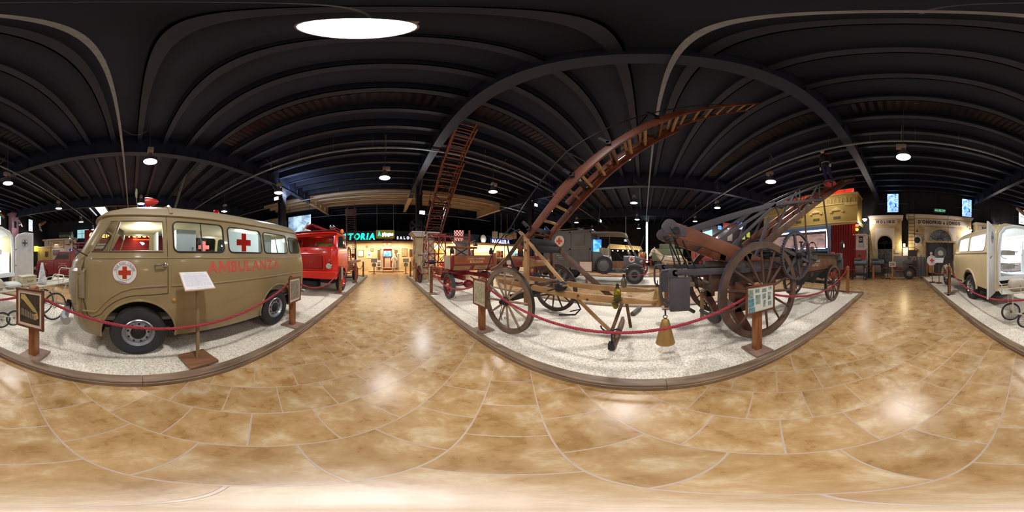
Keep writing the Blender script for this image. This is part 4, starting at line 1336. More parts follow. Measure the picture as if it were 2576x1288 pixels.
# sagging leather apron
random.seed(3)
mb = MB()
n = 26
top = [(2.14, -3.1 - 1.9 * i / n, 1.06) for i in range(n + 1)]
bot = [(2.3 + .05 * math.sin(i), -3.1 - 1.9 * i / n, .84 - .05 * math.sin(i * .7) - random.random() * .06) for i in range(n + 1)]
for i in range(n):
    mb.quad(top[i], top[i + 1], bot[i + 1], bot[i])
    mb.quad((top[i][0] + .02, top[i][1], 1.06), (top[i + 1][0] + .02, top[i + 1][1], 1.06), (bot[i + 1][0] + .02, bot[i + 1][1], bot[i + 1][2]), (bot[i][0] + .02, bot[i][1], bot[i][2]))
mb.build('leather_apron', mat('ragged_leather', (36, 30, 28), rough=.8, bump=.4), t)
# toothed gear with six arms
def gear(c, R, t_):
    c = Vector(c)
    mb = MB().ring(c, (1, 0, 0), R - .05, R - .012, .05, 60)
    for i in range(64):
        a = 2 * PI * i / 64
        e = Vector((0, math.cos(a), math.sin(a)))
        p = c + e * (R - .016)
        mb.beam(p, p + e * .028, .04, .022, up=(0, -math.sin(a), math.cos(a)))
    g = mb.build('gear_wheel', steel, t_, smooth=25)
    for i in range(6):
        a = PI * i / 3 + .3
        e = Vector((0, math.cos(a), math.sin(a)))
        f_ = Vector((0, -math.sin(a), math.cos(a)))
        MB().beam(c + e * .05, c + e * (R - .04), .035, .075, up=f_, h2=.05).build('gear_arm', steel, g)
    MB().cyl(c - Vector((.09, 0, 0)), c + Vector((.07, 0, 0)), .065, n=20).cyl(c - Vector((.12, 0, 0)), c + Vector((1.5, 0, 0)), .03, n=12).build('hub', iron, g)
gear((1.96, -2.70, 1.50), .50, t)
MB().bx(2.05, 2.12, -2.85, -2.55, 1.2, 1.56).bx(3.38, 3.45, -2.85, -2.55, 1.2, 1.56).build('bearing_block', steel, t, bevel=.01)
# boom foot: two timbers ending in iron discs
for X in (2.3, 3.2):
    MB().beam((X, -.38, 1.90), (X, -1.75, 1.46), .10, .2).beam((X, -1.6, 1.5), (X, -2.3, 1.3), .1, .16).build('boom_timber', wood('boom_wood', (132, 76, 48), (92, 50, 34), rough=.45, scale=3, bump=.15), t, bevel=.008)
    MB().cyl((X - .065, -.365, 1.92), (X + .065, -.365, 1.92), .105, n=28).cyl((X - .09, -.40, 1.90), (X + .09, -.40, 1.90), .032, n=16).box((X, -.5, 1.86), (.12, .2, .16)).build('end_disc', steel, t, bevel=.005)
MB().cyl((2.2, -.45, 1.86), (3.3, -.45, 1.86), .05, n=14).build('roller', iron, t)
# raised lattice ladder
def lat(X, s):
    a = Vector((X, -2.2, 1.72)); b = Vector((X, -8.55, 6.05))
    MB().beam(a, b, .06, .16, w2=.04, h2=.09).build('ladder_rail', brownw, t, bevel=.006)
    A = [Vector((X - s * .02, -1.0, 1.62)), Vector((X - s * .03, -2.48, 2.62)), Vector((X - s * .02, -5.1, 4.28)), Vector((X, -8.6, 6.38))]
    mb = MB()
    for p, q in zip(A, A[1:]):
        mb.beam(p, q, .03, .055)
    mb.build('top_chord', steel, t)
    mb = MB()
    for u, v in ((.04, .14), (.2, .16), (.22, .34), (.36, .36), (.52, .52), (.68, .68), (.98, .98)):
        p = a.lerp(b, u)
        y_ = a.y + (b.y - a.y) * v
        k = 0
        for r, q in zip(A, A[1:]):
            if q.y <= y_ <= r.y:
                k = (r.y - y_) / (r.y - q.y)
                mb.beam(p, r.lerp(q, k), .03, .05)
    mb.build('lattice_struts', steel, t)
    MB().beam((X - s * .06, -.42, 1.78), (X - s * .06, -2.48, 2.62), .03, .1).beam((X - s * .06, -2.48, 2.62), (X - s * .06, -4.6, 3.36), .03, .07).beam((X - s * .06, -1.3, 1.55), (X - s * .06, -2.48, 2.62), .03, .06).beam((X - s * .06, -1.9, 1.4), (X - s * .06, -2.3, 2.3), .03, .06).build('tension_bar', steel, t, bevel=.004)
lat(2.42, 1); lat(3.12, -1)
for X in (2.58, 2.96):
    MB().beam((X, -2.3, 1.9), (X, -7.2, 5.24), .045, .1).build('inner_rail', redw, t)
for i in range(26):
    u = .03 + .94 * i / 25
    p = Vector((2.42, -2.2, 1.74)).lerp(Vector((2.42, -8.55, 6.07)), u)
    MB().beam(p, p + Vector((.7, 0, 0)), .04, .028).build('rung', brownw, t)
MB().tube([(2.42, -6.9, 5.35), (3.12, -6.9, 5.35)], .015).tube([(2.42, -8.6, 6.38), (3.12, -8.6, 6.38)], .015).tube([(2.42, -7.6, 5.8), (3.12, -8.6, 6.38)], .01).build('head_rail', steel, t)
for p, q in (((2.4, -4.75, 3.45), (2.3, -5.1, 1.5)), ((3.15, -4.75, 3.45), (3.25, -5.1, 1.5))):
    MB().cyl(p, q, .03, .035, n=10).build('support_pole', brownw, t)
# winding gear: bundle of rods, wheel-lock screw, cranks
mb = MB()
for i in range(5):
    mb.cyl((2.1, -2.2 - .09 * i, 1.62 + .02 * (i % 2)), (3.4, -2.2 - .09 * i, 1.62 + .02 * (i % 2)), .02, n=8)
mb.beam((2.02, -2.0, 1.66), (2.02, -3.0, 1.6), .03, .05).beam((2.06, -3.2, 1.56), (2.06, -5.3, 1.54), .03, .06)
mb.build('winding_shafts', iron, t)
MB().lathe([(.05, 0), (.16, .01), (.16, .03), (.05, .04), (.05, .2), (.14, .21), (.14, .23), (.001, .24)], (2.04, -3.35, 1.46), (1, 0, 0), 24).lathe([(.03, 0), (.1, .01), (.1, .03), (.001, .04)], (2.04, -3.62, 1.46), (1, 0, 0), 20).beam((2.03, -3.35, 1.46), (2.03, -3.75, 1.40), .02, .04).build('drum_winch', steel, t)
MB().cyl((2.0, -2.9, 1.6), (2.0, -2.9, 1.78), .02, n=8).lathe([(.001, 0), (.05, .01), (.05, .03), (.001, .04)], (2.0, -2.9, 1.78), (0, 0, 1), 14).build('hand_screw', iron, t)
MB().beam((2.45, -.75, 1.05), (3.1, -1.35, .85), .16, .07).beam((2.4, -.9, .92), (2.4, -.9, .45), .05, .05).build('step_board', oldw, t, bevel=.006)
MB().lathe([(.02, -.2), (.03, -.17), (.03, -.04), (.07, -.03), (.1, .06), (.1, .12), (.06, .18), (.001, .2)], (2.35, -1.02, .52), (-.2, -.9, -.6), 18).lathe([(.02, -.1), (.03, 0), (.03, .1), (.001, .11)], (2.5, -.72, .62), (-.2, -.9, -.6), 14).build('screw_buffer', steel, t)
MB().cyl((2.35, -.8, 1.0), (2.38, -.78, 1.16), .025, n=10).sph((2.38, -.78, 1.18), .035).build('lever_knob', iron, t)
for X in (2.5, 3.0):
    MB().tube([(X, -.45, 1.84), (X + .02, -.75, 1.2), (X + .1, -1.1, .55)], .014).tube([(X, -.45, 1.84), (X - .1, -.6, 1.2)], .01).tube([(X + .06, -.62, 1.75), (X + .1, -1.0, 1.0)], .012).build('stay_rod', iron, t)
# front: bell hoop, seat box, lantern bracket
MB().torus((2.35, -3.95, 1.72), (.35, 1, 0), .17, .012, 24, 6, -PI / 2, PI / 2).cyl((2.35, -3.95, 1.86), (2.35, -3.95, 1.9), .03, n=10).beam((2.18, -3.92, 1.5), (2.18, -3.92, 1.74), .02, .02).beam((2.52, -3.98, 1.5), (2.52, -3.98, 1.74), .02, .02).build('bell_hoop', iron, t)
MB().lathe([(.085, 0), (.08, .02), (.065, .08), (.05, .13), (.001, .15)], (2.35, -3.95, 1.62), (0, 0, 1), 20).build('bell', mat('dark_bronze', (84, 60, 50), rough=.4, metal=.4), t)
MB().bx(2.02, 2.2, -5.55, -5.3, 1.35, 1.6).bx(2.02, 3.4, -5.62, -5.5, 1.0, 1.4).build('seat_box', mat('grey_seat_box', (82, 78, 82), rough=.5), t, bevel=.01)
MB().tube([(2.1, -5.4, 1.5), (2.04, -5.5, 1.65), (2.02, -5.5, 1.8)], .012).build('lantern_bracket', iron, t)
g = thing('carriage_lantern', 'black carriage lantern on the front bracket of the ladder wagon', 'lantern', (2.02, -5.5, 1.72))
MB().box((2.02, -5.5, 1.87), (.13, .13, .17)).lathe([(.07, 0), (.05, .03), (.03, .05), (.03, .08), (.045, .09), (.03, .11), (.001, .12)], (2.02, -5.5, 1.955), (0, 0, 1), 14).lathe([(.02, -.14), (.035, 0), (.001, .001)], (2.02, -5.5, 1.78), (0, 0, 1), 12).build('lantern_body', iron, g, bevel=.01)
MB().quad((1.954, -5.55, 1.8), (1.954, -5.45, 1.8), (1.954, -5.45, 1.94), (1.954, -5.55, 1.94)).build('lantern_glass', mat('lantern_glass', (170, 170, 160), rough=.1), g)
# counterweights on arms; each with a hook
for X, nm in ((2.13, 'near'), (3.35, 'far')):
    MB().beam((X, -.43, 1.28), (X, -1.9, 1.27), .05, .085).cyl((X - .05, -.42, 1.28), (X + .05, -.42, 1.28), .052, n=20).cyl((X - .075, -.42, 1.28), (X + .075, -.42, 1.28), .02, n=10).build('weight_arm', steel, t, bevel=.004)
    w_ = MB().bx(X - .10, X + .10, -.60, -.335, .76, 1.21).bx(X - .05, X + .05, -.45, -.32, 1.2, 1.33).build('counterweight', steel, t, bevel=.015)
    MB().tube([(X, -.33, 1.31), (X, -.24, 1.3), (X, -.225, 1.25), (X, -.225, 1.0), (X, -.24, .93), (X, -.3, .88), (X, -.335, .87)], .02, 8).tube([(X, -.335, .84), (X, -.30, .82), (X, -.26, .85), (X, -.25, .9)], .014, 8).build('weight_handle', steel, w_)
for X, y_, zb, k, lab in ((2.12, -.285, .25, 1, 'conical brass bell hanging low over the gravel from the near counterweight'), (3.34, -.285, .47, .95, 'conical brass bell hanging from the far counterweight')):
    g = thing('hanging_bell', lab, 'bell', (X, y_, zb))
    MB().lathe([(.13 * k, 0), (.128 * k, .006), (.122 * k, .03), (.066 * k, .30), (.05 * k, .36), (.03 * k, .385), (.001, .39)], (X, y_, zb), (0, 0, 1), 32).build('bell_body', brass, g)
    MB().torus((X, y_, zb + .415), (1, 0, 0), .025, .006, 16, 6).torus((X, y_, zb + .48), (0, 1, 0), .045, .0065, 20, 6).build('chain_link', iron, g)
# --- uniformed mannequin standing on the raised ladder
t = thing('mannequin', 'mannequin in a dark fireman uniform with white gloves standing on the raised wagon ladder', 'mannequin', (2.76, -6.05, 4.62))
navy = mat('navy_uniform', (36, 46, 96), rough=.8); blk = mat('black_tunic', (16, 16, 20), rough=.8)
skin = mat('mannequin_skin', (222, 200, 186), rough=.6); pink = mat('pink_base', (224, 92, 104), rough=.5)
F = Vector((2.76, -6.03, 4.70)); Hd = Vector((2.88, -5.62, 6.18))
up_ = (Hd - F).normalized(); rt = Vector((1, -.25, 0)).normalized(); fw = rt.cross(up_).normalized()
if fw.y < 0: fw = -fw
def bp(a, b, c): return F + rt * a + fw * b + up_ * c
def limb(pts, rr, m, name, par, n=10):
    return MB().tube(pts, 0, n, rr=rr).build(name, m, par, smooth=180)
body = limb([bp(0, 0, .80), bp(0, 0, .9), bp(0, .01, 1.05), bp(0, .02, 1.2), bp(0, .01, 1.32), bp(0, 0, 1.37), bp(0, 0, 1.45)], [.13, .15, .14, .17, .16, .07, .045], blk, 'tunic', t)
for s in (-1, 1):
    limb([bp(.09 * s, 0, .84), bp(.1 * s, .01, .6), bp(.11 * s, .01, .42), bp(.12 * s, 0, .1), bp(.12 * s, 0, .02)], [.09, .085, .065, .06, .055], navy, 'trouser_leg', t)
    limb([bp(.17 * s, 0, 1.32), bp(.22 * s, -.01, 1.2), bp(.26 * s, 0, 1.02), bp(.25 * s, .05, .82)], [.06, .055, .045, .035], blk, 'sleeve', t)
    ha = limb([bp(.25 * s, .05, .83), bp(.25 * s, .06, .77), bp(.25 * s, .07, .71)], [.028, .04, .03], whitem, 'glove', t)
    for k in range(4):
        limb([bp(.25 * s + .018 * (k - 1.5), .07, .73), bp(.25 * s + .02 * (k - 1.5), .085, .69), bp(.25 * s + .02 * (k - 1.5), .08, .655 + .008 * abs(k - 1))], [.011, .01, .007], whitem, 'finger', ha, 6)
    limb([bp(.25 * s - .03 * s, .07, .78), bp(.25 * s - .05 * s, .09, .75), bp(.25 * s - .045 * s, .1, .72)], [.012, .011, .008], whitem, 'thumb', ha, 6)
    MB().sph(bp(.18 * s, 0, 1.36), .07, (1, 1, .45)).build('red_epaulette', mat('red_epaulette', (190, 36, 44), rough=.7), t)
    limb([bp(.12 * s, -.03, .0), bp(.12 * s, .04, .0), bp(.12 * s, .13, -.01)], [.04, .045, .03], blackm, 'shoe', t)
MB().torus(bp(0, 0, .98), up_, .145, .022, 24, 6).build('belt', mat('pale_belt', (150, 156, 160), rough=.5), t)
hd = MB().sph(bp(0, .01, 1.56), .095, (.8, .9, 1.15), 16, 12).sph(bp(0, .10, 1.55), .016, (1, 1, 1.3), 8, 6).sph(bp(-.08, 0, 1.56), .02).sph(bp(.08, 0, 1.56), .02).build('head', skin, t, smooth=180)
MB().sph(bp(.03, .085, 1.575), .011, n=8, m=6).sph(bp(-.03, .085, 1.575), .011, n=8, m=6).build('eyes', blackm, hd)
MB().box(bp(0, .092, 1.51), (.04, .008, .008)).build('mouth', mat('lip', (150, 84, 80)), hd)
MB().sph(bp(0, -.015, 1.585), .1, (.85, .9, 1.1), 14, 9).build('hair', mat('brown_hair', (90, 76, 64), rough=.9), hd)
MB().lathe([(.001, -.02), (.26, -.02), (.27, 0), (.26, .02), (.001, .02)], F + Vector((0, 0, -.045)), (0, -.2, 1), 28).build('round_base', pink, t)
# ================================================================= dark red fire carriage with the tall ladder
firered = mat('fire_red_paint', (120, 26, 34), rough=.3, var=.12, coat=.3)
brightred = mat('truck_red_paint', (214, 46, 34), rough=.22, var=.05, coat=.5)
maroon = mat('maroon_paint', (110, 30, 36), rough=.35, var=.1, coat=.2)
varn = wood('varnished_wood', (164, 92, 50), (124, 66, 38), rough=.35, scale=3, bump=.08)
tread = mat('solid_tyre', (62, 62, 64), rough=.7, bump=.2, bscale=40)
def prof(P, x0, x1):
    return MB().prism([(x0, a, b) for a, b in P], (x1 - x0, 0, 0))
t = thing('fire_carriage', 'dark red fire carriage with a varnished lettered panel and a lattice ladder tower', 'fire engine', (2.7, 6.5, .07))
for X, s in ((2.0, -1), (3.45, 1)):
    spoked_wheel(t, (X, 5.05, .51), (s, 0, 0), .36, 12, firered, firered, brass, .06, .07, .08, .2, tyre=tread)
    MB().ring((X, 5.05, .51), (1, 0, 0), .35, .435, .11, 40).build('rubber_tyre', tread, t, smooth=30)
    X2 = X - .28 if s < 0 else X
    spoked_wheel(t, (X2, 8.6, .53), (s, 0, 0), .38, 12, firered, firered, iron, .06, .07, .08, .2, tyre=tread)
    MB().ring((X2, 8.6, .53), (1, 0, 0), .37, .46, .11, 40).build('rubber_tyre', tread, t, smooth=30)
    # mudguard
    R = []
    for i in range(9):
        a = math.radians(20 + 100 * i / 8)
        R.append([(X - .13, 5.05 + .52 * math.cos(a), .52 + .52 * math.sin(a)), (X + .13, 5.05 + .52 * math.cos(a), .52 + .52 * math.sin(a)), (X + .13, 5.05 + .53 * math.cos(a), .53 + .53 * math.sin(a)), (X - .13, 5.05 + .53 * math.cos(a), .53 + .53 * math.sin(a))])
    MB().loft(R).build('mudguard', firered, t)
for X in (2.25, 3.15):
    MB().beam((X, 4.4, .82), (X, 9.2, .82), .07, .14).build('chassis_rail', firered, t, bevel=.006)
    MB().tube([(X, 4.55, .66), (X, 4.8, .6), (X, 5.05, .58), (X, 5.3, .6), (X, 5.6, .68)], .03, 8).build('leaf_spring', firered, t)
MB().beam((2.0, 5.05, .51), (3.45, 5.05, .51), .07, .08).build('axle', firered, t)
MB().beam((1.75, 8.6, .53), (3.45, 8.6, .53), .07, .08).build('axle', firered, t)
MB().sph((2.7, 5.0, .52), .15, (1.2, 1, 1)).build('differential', firered, t)
MB().bx(2.1, 3.3, 6.0, 7.0, .7, 1.02).bx(2.0, 2.25, 5.9, 8.2, .55, .62).build('engine_case', firered, t, bevel=.02)
# rear box with the painted panel
prof([(4.62, 1.22), (4.60, 1.52), (5.35, 1.52), (5.35, 1.0), (4.85, 1.0)], 1.93, 3.5).build('rear_box', firered, t, bevel=.008)
pn = MB(FR((2.715, 4.604, 1.375), (1, 0, 0), (0, 0, 1))).bx(-.72, .72, -.125, .125, -.01, .008).build('name_panel', varn, t, bevel=.003)
goldl = mat('gold_leaf_letter', (224, 190, 146), rough=.4, metal=.2)
mb = MB().text('CORPO POMPIERI', (2.78, 4.594, 1.41), (1, 0, 0), (0, 0, 1), .66, .06, .002, .005).text('BOLOGNA', (2.8, 4.594, 1.315), (1, 0, 0), (0, 0, 1), .5, .085, .002, .01)
mb.build('lettering', goldl, pn, smooth=0)
for x0, x1 in ((2.02, 2.62), (2.76, 3.36)):
    MB().prism([(x0, 4.66, 1.19), (x1, 4.66, 1.19), (x1, 4.80, 1.05), (x0, 4.80, 1.05)], (0, -.02, -.01)).build('lower_panel', wood('pale_panel', (176, 138, 100), (150, 112, 76), scale=3), t)
MB().bx(1.915, 1.93, 4.75, 5.25, 1.08, 1.46).build('side_plate', mat('pale_painted_plate', (168, 158, 140), rough=.5, c2=(140, 128, 112), scale=5), t)
MB().beam((1.98, 5.2, 1.80), (3.1, 5.2, 1.80), .3, .07).build('bench', varn, t, bevel=.006)
MB().beam((2.25, 5.15, 1.5), (2.75, 5.15, 1.77), .03, .03).beam((2.75, 5.15, 1.5), (2.25, 5.15, 1.77), .03, .03).beam((2.1, 5.15, 1.5), (2.1, 5.15, 1.77), .03, .03).beam((3.0, 5.15, 1.5), (3.0, 5.15, 1.77), .03, .03).build('bench_frame', iron, t)
MB().beam((3.4, 6.2, 1.0), (3.4, 6.2, 2.62), .07, .07).beam((3.4, 6.2, 2.3), (1.8, 6.4, 2.34), .06, .06).beam((2.5, 6.3, 2.3), (3.0, 6.3, 1.8), .03, .03).build('gantry', firered, t)
for X, Y, z in ((2.02, 4.85, 1.58), (3.5, 4.75, 1.58)):
    l_ = MB().box((X, Y, z + .06), (.11, .11, .14)).lathe([(.06, 0), (.04, .03), (.045, .07), (.02, .09), (.001, .1)], (X, Y, z + .13), (0, 0, 1), 14).cyl((X, Y - .08, z + .06), (X, Y - .05, z + .06), .04, n=14).build('lantern', iron, t, bevel=.008)
for X, Y, z in ((3.05, 5.1, 1.98), (2.9, 5.6, 1.9)):
    MB().lathe([(.1, 0), (.09, .02), (.06, .1), (.04, .14), (.001, .15)], (X, Y, z - .12), (0, 0, 1), 18).cyl((X, Y, z), (X, Y, z + .1), .01).beam((X, Y, z + .1), (3.4, 6.2, z + .1), .015, .015).build('bell', mat('black_bell', (52, 46, 44), rough=.4, metal=.4), t)
# tower
mb = MB()
C = [(1.80, 7.0), (2.62, 7.0), (2.62, 8.25), (1.80, 8.25)]
for x, y in C:
    mb.beam((x, y, .85), (x, y + (.12 if y < 8 else -.3), 2.55), .05, .05)
for z in (.9, 1.6, 2.5):
    for a, b in zip(C, C[1:] + C[:1]):
        mb.beam((*a, z), (*b, z), .04, .04)
for a, b in zip(C, C[1:] + C[:1]):
    mb.beam((*a, .9), (*b, 1.6), .025, .025).beam((*b, .9), (*a, 1.6), .025, .025).beam((*a, 1.6), (*b, 2.5), .025, .025).beam((*b, 1.6), (*a, 2.5), .025, .025)
mb.build('lattice_tower', firered, t)
MB().cyl((1.7, 7.4, 1.2), (2.7, 7.4, 1.2), .03).torus((1.68, 7.4, 1.2), (1, 0, 0), .16, .014).cyl((1.68, 7.25, 1.2), (1.68, 7.55, 1.2), .01).cyl((1.68, 7.4, 1.05), (1.68, 7.4, 1.35), .01).lathe([(.1, 0), (.1, .3), (.001, .31)], (2.0, 7.8, 1.2), (1, 0, 0), 16).build('winch', iron, t)
MB().tube([(1.72, 7.0, 2.5), (1.66, 7.3, 1.7), (1.7, 7.7, 1.1)], .025).tube([(1.75, 7.0, 1.7), (1.65, 7.2, 1.5), (1.7, 7.6, .9)], .02).build('hydraulic_rod', chrome, t)
MB().lathe([(.001, -.02), (.22, -.02), (.22, .02), (.001, .02)], (1.75, 7.35, .62), (1, 0, 0), 24).build('hose_reel', mat('canvas_disc', (170, 142, 96), rough=.6), t)
MB().prism([(1.7, 7.9, .6), (1.7, 8.4, .6), (1.7, 8.25, 1.3), (1.7, 8.1, 1.3)], (.05, 0, 0)).build('side_shield', mat('tan_shield', (156, 132, 90), rough=.5), t)
# ladder
t = thing('aerial_ladder', 'tall dark orange wooden ladder standing steeply over the dark red carriage beside the roof beam', 'ladder', (2.2, 7.9, 2.0))
B = Vector((2.2, 8.05, 2.2)); T = Vector((2.2, 3.7, 6.55))
dv = (T - B).normalized(); nv = Vector((0, -dv.z, dv.y)); nv = nv if nv.z > 0 else -nv
for k, (u0, u1, w_, o_) in enumerate(((0, .68, .40, 0), (.12, .92, .34, .1), (.3, 1.0, .27, .19))):
    P = B.lerp(T, u0) + nv * o_; Q = B.lerp(T, u1) + nv * o_
    if k == 2: Q = B.lerp(T, .95) + nv * o_
    rm = wood('orange_ladder_wood', (150, 84, 52), (112, 60, 40), rough=.5, scale=3) 
    for s in (-1, 1):
        MB().beam(P + Vector((s * w_, 0, 0)), Q + Vector((s * w_ * .96, 0, 0)), .04, .09, up=nv).build('rail', rm, t, bevel=.005)
    n = int((Q - P).length / .3)
    for i in range(n):
        p = P.lerp(Q, (i + .5) / n)
        MB().beam(p - Vector((w_, 0, 0)), p + Vector((w_, 0, 0)), .035, .03, up=nv).build('rung', rm, t)
for u in (.14, .34, .36, .66, .68):
    p = B.lerp(T, u) + nv * .1
    MB().box(p, (.92, .05, .05)).beam(p + Vector((-.44, 0, 0)) - nv * .14, p + Vector((-.44, 0, 0)) + nv * .16, .05, .05).beam(p + Vector((.44, 0, 0)) - nv * .14, p + Vector((.44, 0, 0)) + nv * .16, .05, .05).build('iron_clamp', iron, t)
mb = MB()
for i in range(6):
    a = B.lerp(T, i * .11) + nv * .0; b = B.lerp(T, (i + 1) * .11) + nv * .0
    mb.beam(a + Vector((-.38, 0, -.06)), b + Vector((.38, 0, -.06)), .02, .02).beam(a + Vector((.38, 0, -.06)), b + Vector((-.38, 0, -.06)), .02, .02)
mb.build('cross_bracing', iron, t)
for s in (-.45, .45):
    MB().tube([B + Vector((s, .1, .3)), B.lerp(T, .4) + Vector((s, 0, .35)), B.lerp(T, .75) + Vector((s * .8, 0, .2))], .01, 6).build('stay_cable', iron, t)

# ================================================================= red truck with flat bed
t = thing('fire_truck', 'bright red cab-over fire truck with a flat bed, chrome headlamp and roof equipment', 'fire truck', (-2.85, 8.2, .07))
CX = -2.87
FT = [(.72, 1.06, 5.50, 7.15), (1.0, 1.10, 5.47, 7.18), (1.45, 1.11, 5.47, 7.18), (1.72, 1.10, 5.49, 7.17), (1.80, 1.08, 5.51, 7.16), (2.27, 1.0, 5.68, 7.1), (2.33, .98, 5.70, 7.08)]
cuts = [MB().prism([(CX + a, 5.2, b) for a, b in rr2(-.93, .93, 1.83, 2.25, .08)], (0, .9, 0)),
        MB().prism([(CX - 1.4, a, b) for a, b in ((5.85, 1.83), (6.75, 1.83), (6.75, 2.22), (5.98, 2.22))], (2.9, 0, 0)),
        MB().prism([(CX + a, 6.9, b) for a, b in rr2(-.5, .5, 1.86, 2.15, .08)], (0, .6, 0)),
        MB().prism([(CX - 1.3, 6.42 + .52 * math.cos(a), .5 + .52 * math.sin(a)) for a in [PI * k / 14 for k in range(15)]], (2.6, 0, 0))]
shell('cab', [(z, plan_ring(CX, hw, yf, yr, .22, .1, .08)) for z, hw, yf, yr in FT], brightred, t, .03, cuts)
MB().loft([[(x, y, z) for x, y in plan_ring(CX, hw, yf, yr, .2, .1, .08)] for z, hw, yf, yr in ((2.32, 1.0, 5.66, 7.12), (2.36, 1.04, 5.60, 7.15), (2.39, 1.02, 5.62, 7.13), (2.44, .9, 5.8, 7.0))], True).build('roof', brightred, t)
P = [(CX + a, 5.52 + (b - 1.83) * .36 - .035 * (1 - (a / 1.0) ** 2), b) for a, b in rr2(-.93, .93, 1.83, 2.25, .08)]
s = MB().tube(P, .014, 6, closed=True).build('windscreen', blackm, t)
MB().add(P, [tuple(range(len(P)))]).build('glass', clear, s)
MB().cyl((CX + .3, 5.49, 1.82), (CX + .62, 5.56, 2.2), .006, n=5).cyl((CX - .3, 5.49, 1.82), (CX - .0, 5.5, 1.9), .006, n=5).build('wiper', blackm, s)
for sx in (-1, 1):
    P = [(CX + sx * (1.085 - (b - 1.83) * .17), a, b) for a, b in ((5.85, 1.83), (6.75, 1.83), (6.75, 2.22), (5.98, 2.22))]
    s = MB().tube(P, .012, 6, closed=True).build('side_window', blackm, t)
    MB().add(P, [(0, 1, 2, 3)]).build('glass', clear, s)
    hl = MB().lathe([(.12, -.03), (.125, .02), (.105, .035), (.1, .03), (.001, .045)], (CX + sx * .82, 5.44, 1.14), (0, -1, 0), 26).build('headlamp', chrome, t)
    MB().lathe([(.1, .03), (.06, .045), (.001, .05)], (CX + sx * .82, 5.44, 1.14), (0, -1, 0), 24).build('lens', mat('lens_glass', (200, 200, 196), rough=.1), hl)
    MB().sph((CX + sx * .84, 5.42, 1.34), .04).build('indicator', mat('grey_red_lens', (150, 90, 80), rough=.3), t)
    car_wheel(t, (CX + sx * .98, 6.42, .49), (sx, 0, 0), .42, .24, brightred, 6, brightred, .55)
    car_wheel(t, (CX + sx * .98, 9.4, .49), (sx, 0, 0), .42, .24, brightred, 6, brightred, .55)
    MB().tube([(CX + sx * 1.04, 5.62, 1.8), (CX + sx * 1.22, 5.6, 1.86), (CX + sx * 1.22, 5.6, 2.12)], .012).bx(*sorted((CX + sx * 1.13, CX + sx * 1.3)), 5.57, 5.61, 1.84, 2.2).build('mirror', blackm, t, bevel=.012)
gr = MB().bx(CX - .60, CX + .60, 5.355, 5.42, 1.04, 1.52).build('grille', mat('dark_red_grille', (104, 18, 20), rough=.5), t, bevel=.006)
mb = MB()
for i in range(30):
    x = CX - .57 + 1.14 * i / 29
    mb.bx(x - .008, x + .008, 5.342, 5.357, 1.07, 1.49)
mb.build('grille_slats', brightred, gr)
MB().text('FIAT', (CX + .12, 5.335, 1.28), (1, 0, 0), (0, 0, 1), .22, .07, .0, .02).build('lettering', chrome, gr, smooth=0)
MB().tube([(CX + a, 5.36, b) for a, b in rr2(-.66, .66, .98, 1.58, .1)], .014, 6, closed=True).build('grille_surround', brightred, t)
MB().text('640N', (CX - .1, 5.355, 1.70), (1, 0, 0), (0, 0, 1), .14, .07, .01, .03).text('Pompieri', (CX + .55, 5.36, 1.70), (1, 0, 0), (0, 0, 1), .34, .08, .01, .01, .2).build('badge', chrome, t, smooth=0)
MB().loft([[(CX + a, 5.25 + .12 * abs(a / 1.1) ** 4 + d, z) for a in [k / 10 * 1.1 for k in range(-10, 11)]] + [(CX + a, 5.48 + .1 * abs(a / 1.1) ** 4, z) for a in [k / 10 * 1.1 for k in range(10, -11, -1)]] for z, d in ((.68, .03), (.70, 0), (.93, 0), (.95, .03))]).build('bumper', brightred, t)
MB().bx(CX - .95, CX + .95, 5.6, 7.1, .5, .7).bx(CX - .4, CX + .4, 5.6, 11, .55, .85).bx(CX - .3, CX + .3, 5.5, 5.9, .32, .55).build('underframe', darkm, t)
MB().bx(CX - 1.08, CX + 1.08, 7.3, 10.9, 1.12, 1.27).build('flat_bed', firered, t, bevel=.01)
MB().bx(CX - 1.0, CX + 1.0, 7.35, 8.8, .75, 1.12).build('locker', firered, t, bevel=.02)
for sx in (-1, 1):
    MB().tube([(CX + sx * 1.03, 7.35, 1.25), (CX + sx * 1.03, 7.4, 1.75), (CX + sx * 1.03, 7.6, 1.92), (CX + sx * 1.03, 7.85, 1.85), (CX + sx * 1.03, 8.1, 1.25)], .035, 8).build('hoop_rail', firered, t)
    MB().torus((CX + sx * 1.0, 9.4, .5), (1, 0, 0), .5, .03, 16, 6, -PI / 2, PI / 2).build('rear_mudguard', firered, t)
MB().sph((CX + .75, 7.7, 1.42), .22, (1, 1.1, .9)).build('water_tank', brightred, t)
MB().cyl((CX + .5, 7.9, 1.7), (CX + .75, 7.9, 1.7), .18, n=20).build('hose_drum', blackm, t)
MB().prism([(CX + .85, 8.9, 1.62), (CX + 1.05, 8.9, 1.62), (CX + 1.0, 8.9, 1.42), (CX + .9, 8.9, 1.42)], (0, .03, 0)).cyl((CX + .95, 8.92, 1.6), (CX + .95, 8.92, 2.2), .02).build('shovel', firered, t)
MB().cyl((CX + .8, 10.4, 1.25), (CX + .8, 10.4, 2.0), .05, .03).build('stand_pipe', iron, t)
mb = MB()
for i in range(9):
    a = math.radians(20 * i - 80)
    mb.cyl((CX - .05 + .22 * math.sin(a), 5.72, 2.62 + .12 * math.cos(a)), (CX + .25 + .2 * math.sin(a), 7.0, 2.52 + .1 * math.cos(a)), .045, n=8)
mb.build('suction_hoses', mat('red_hose_bundle', (150, 22, 34), rough=.4), t)
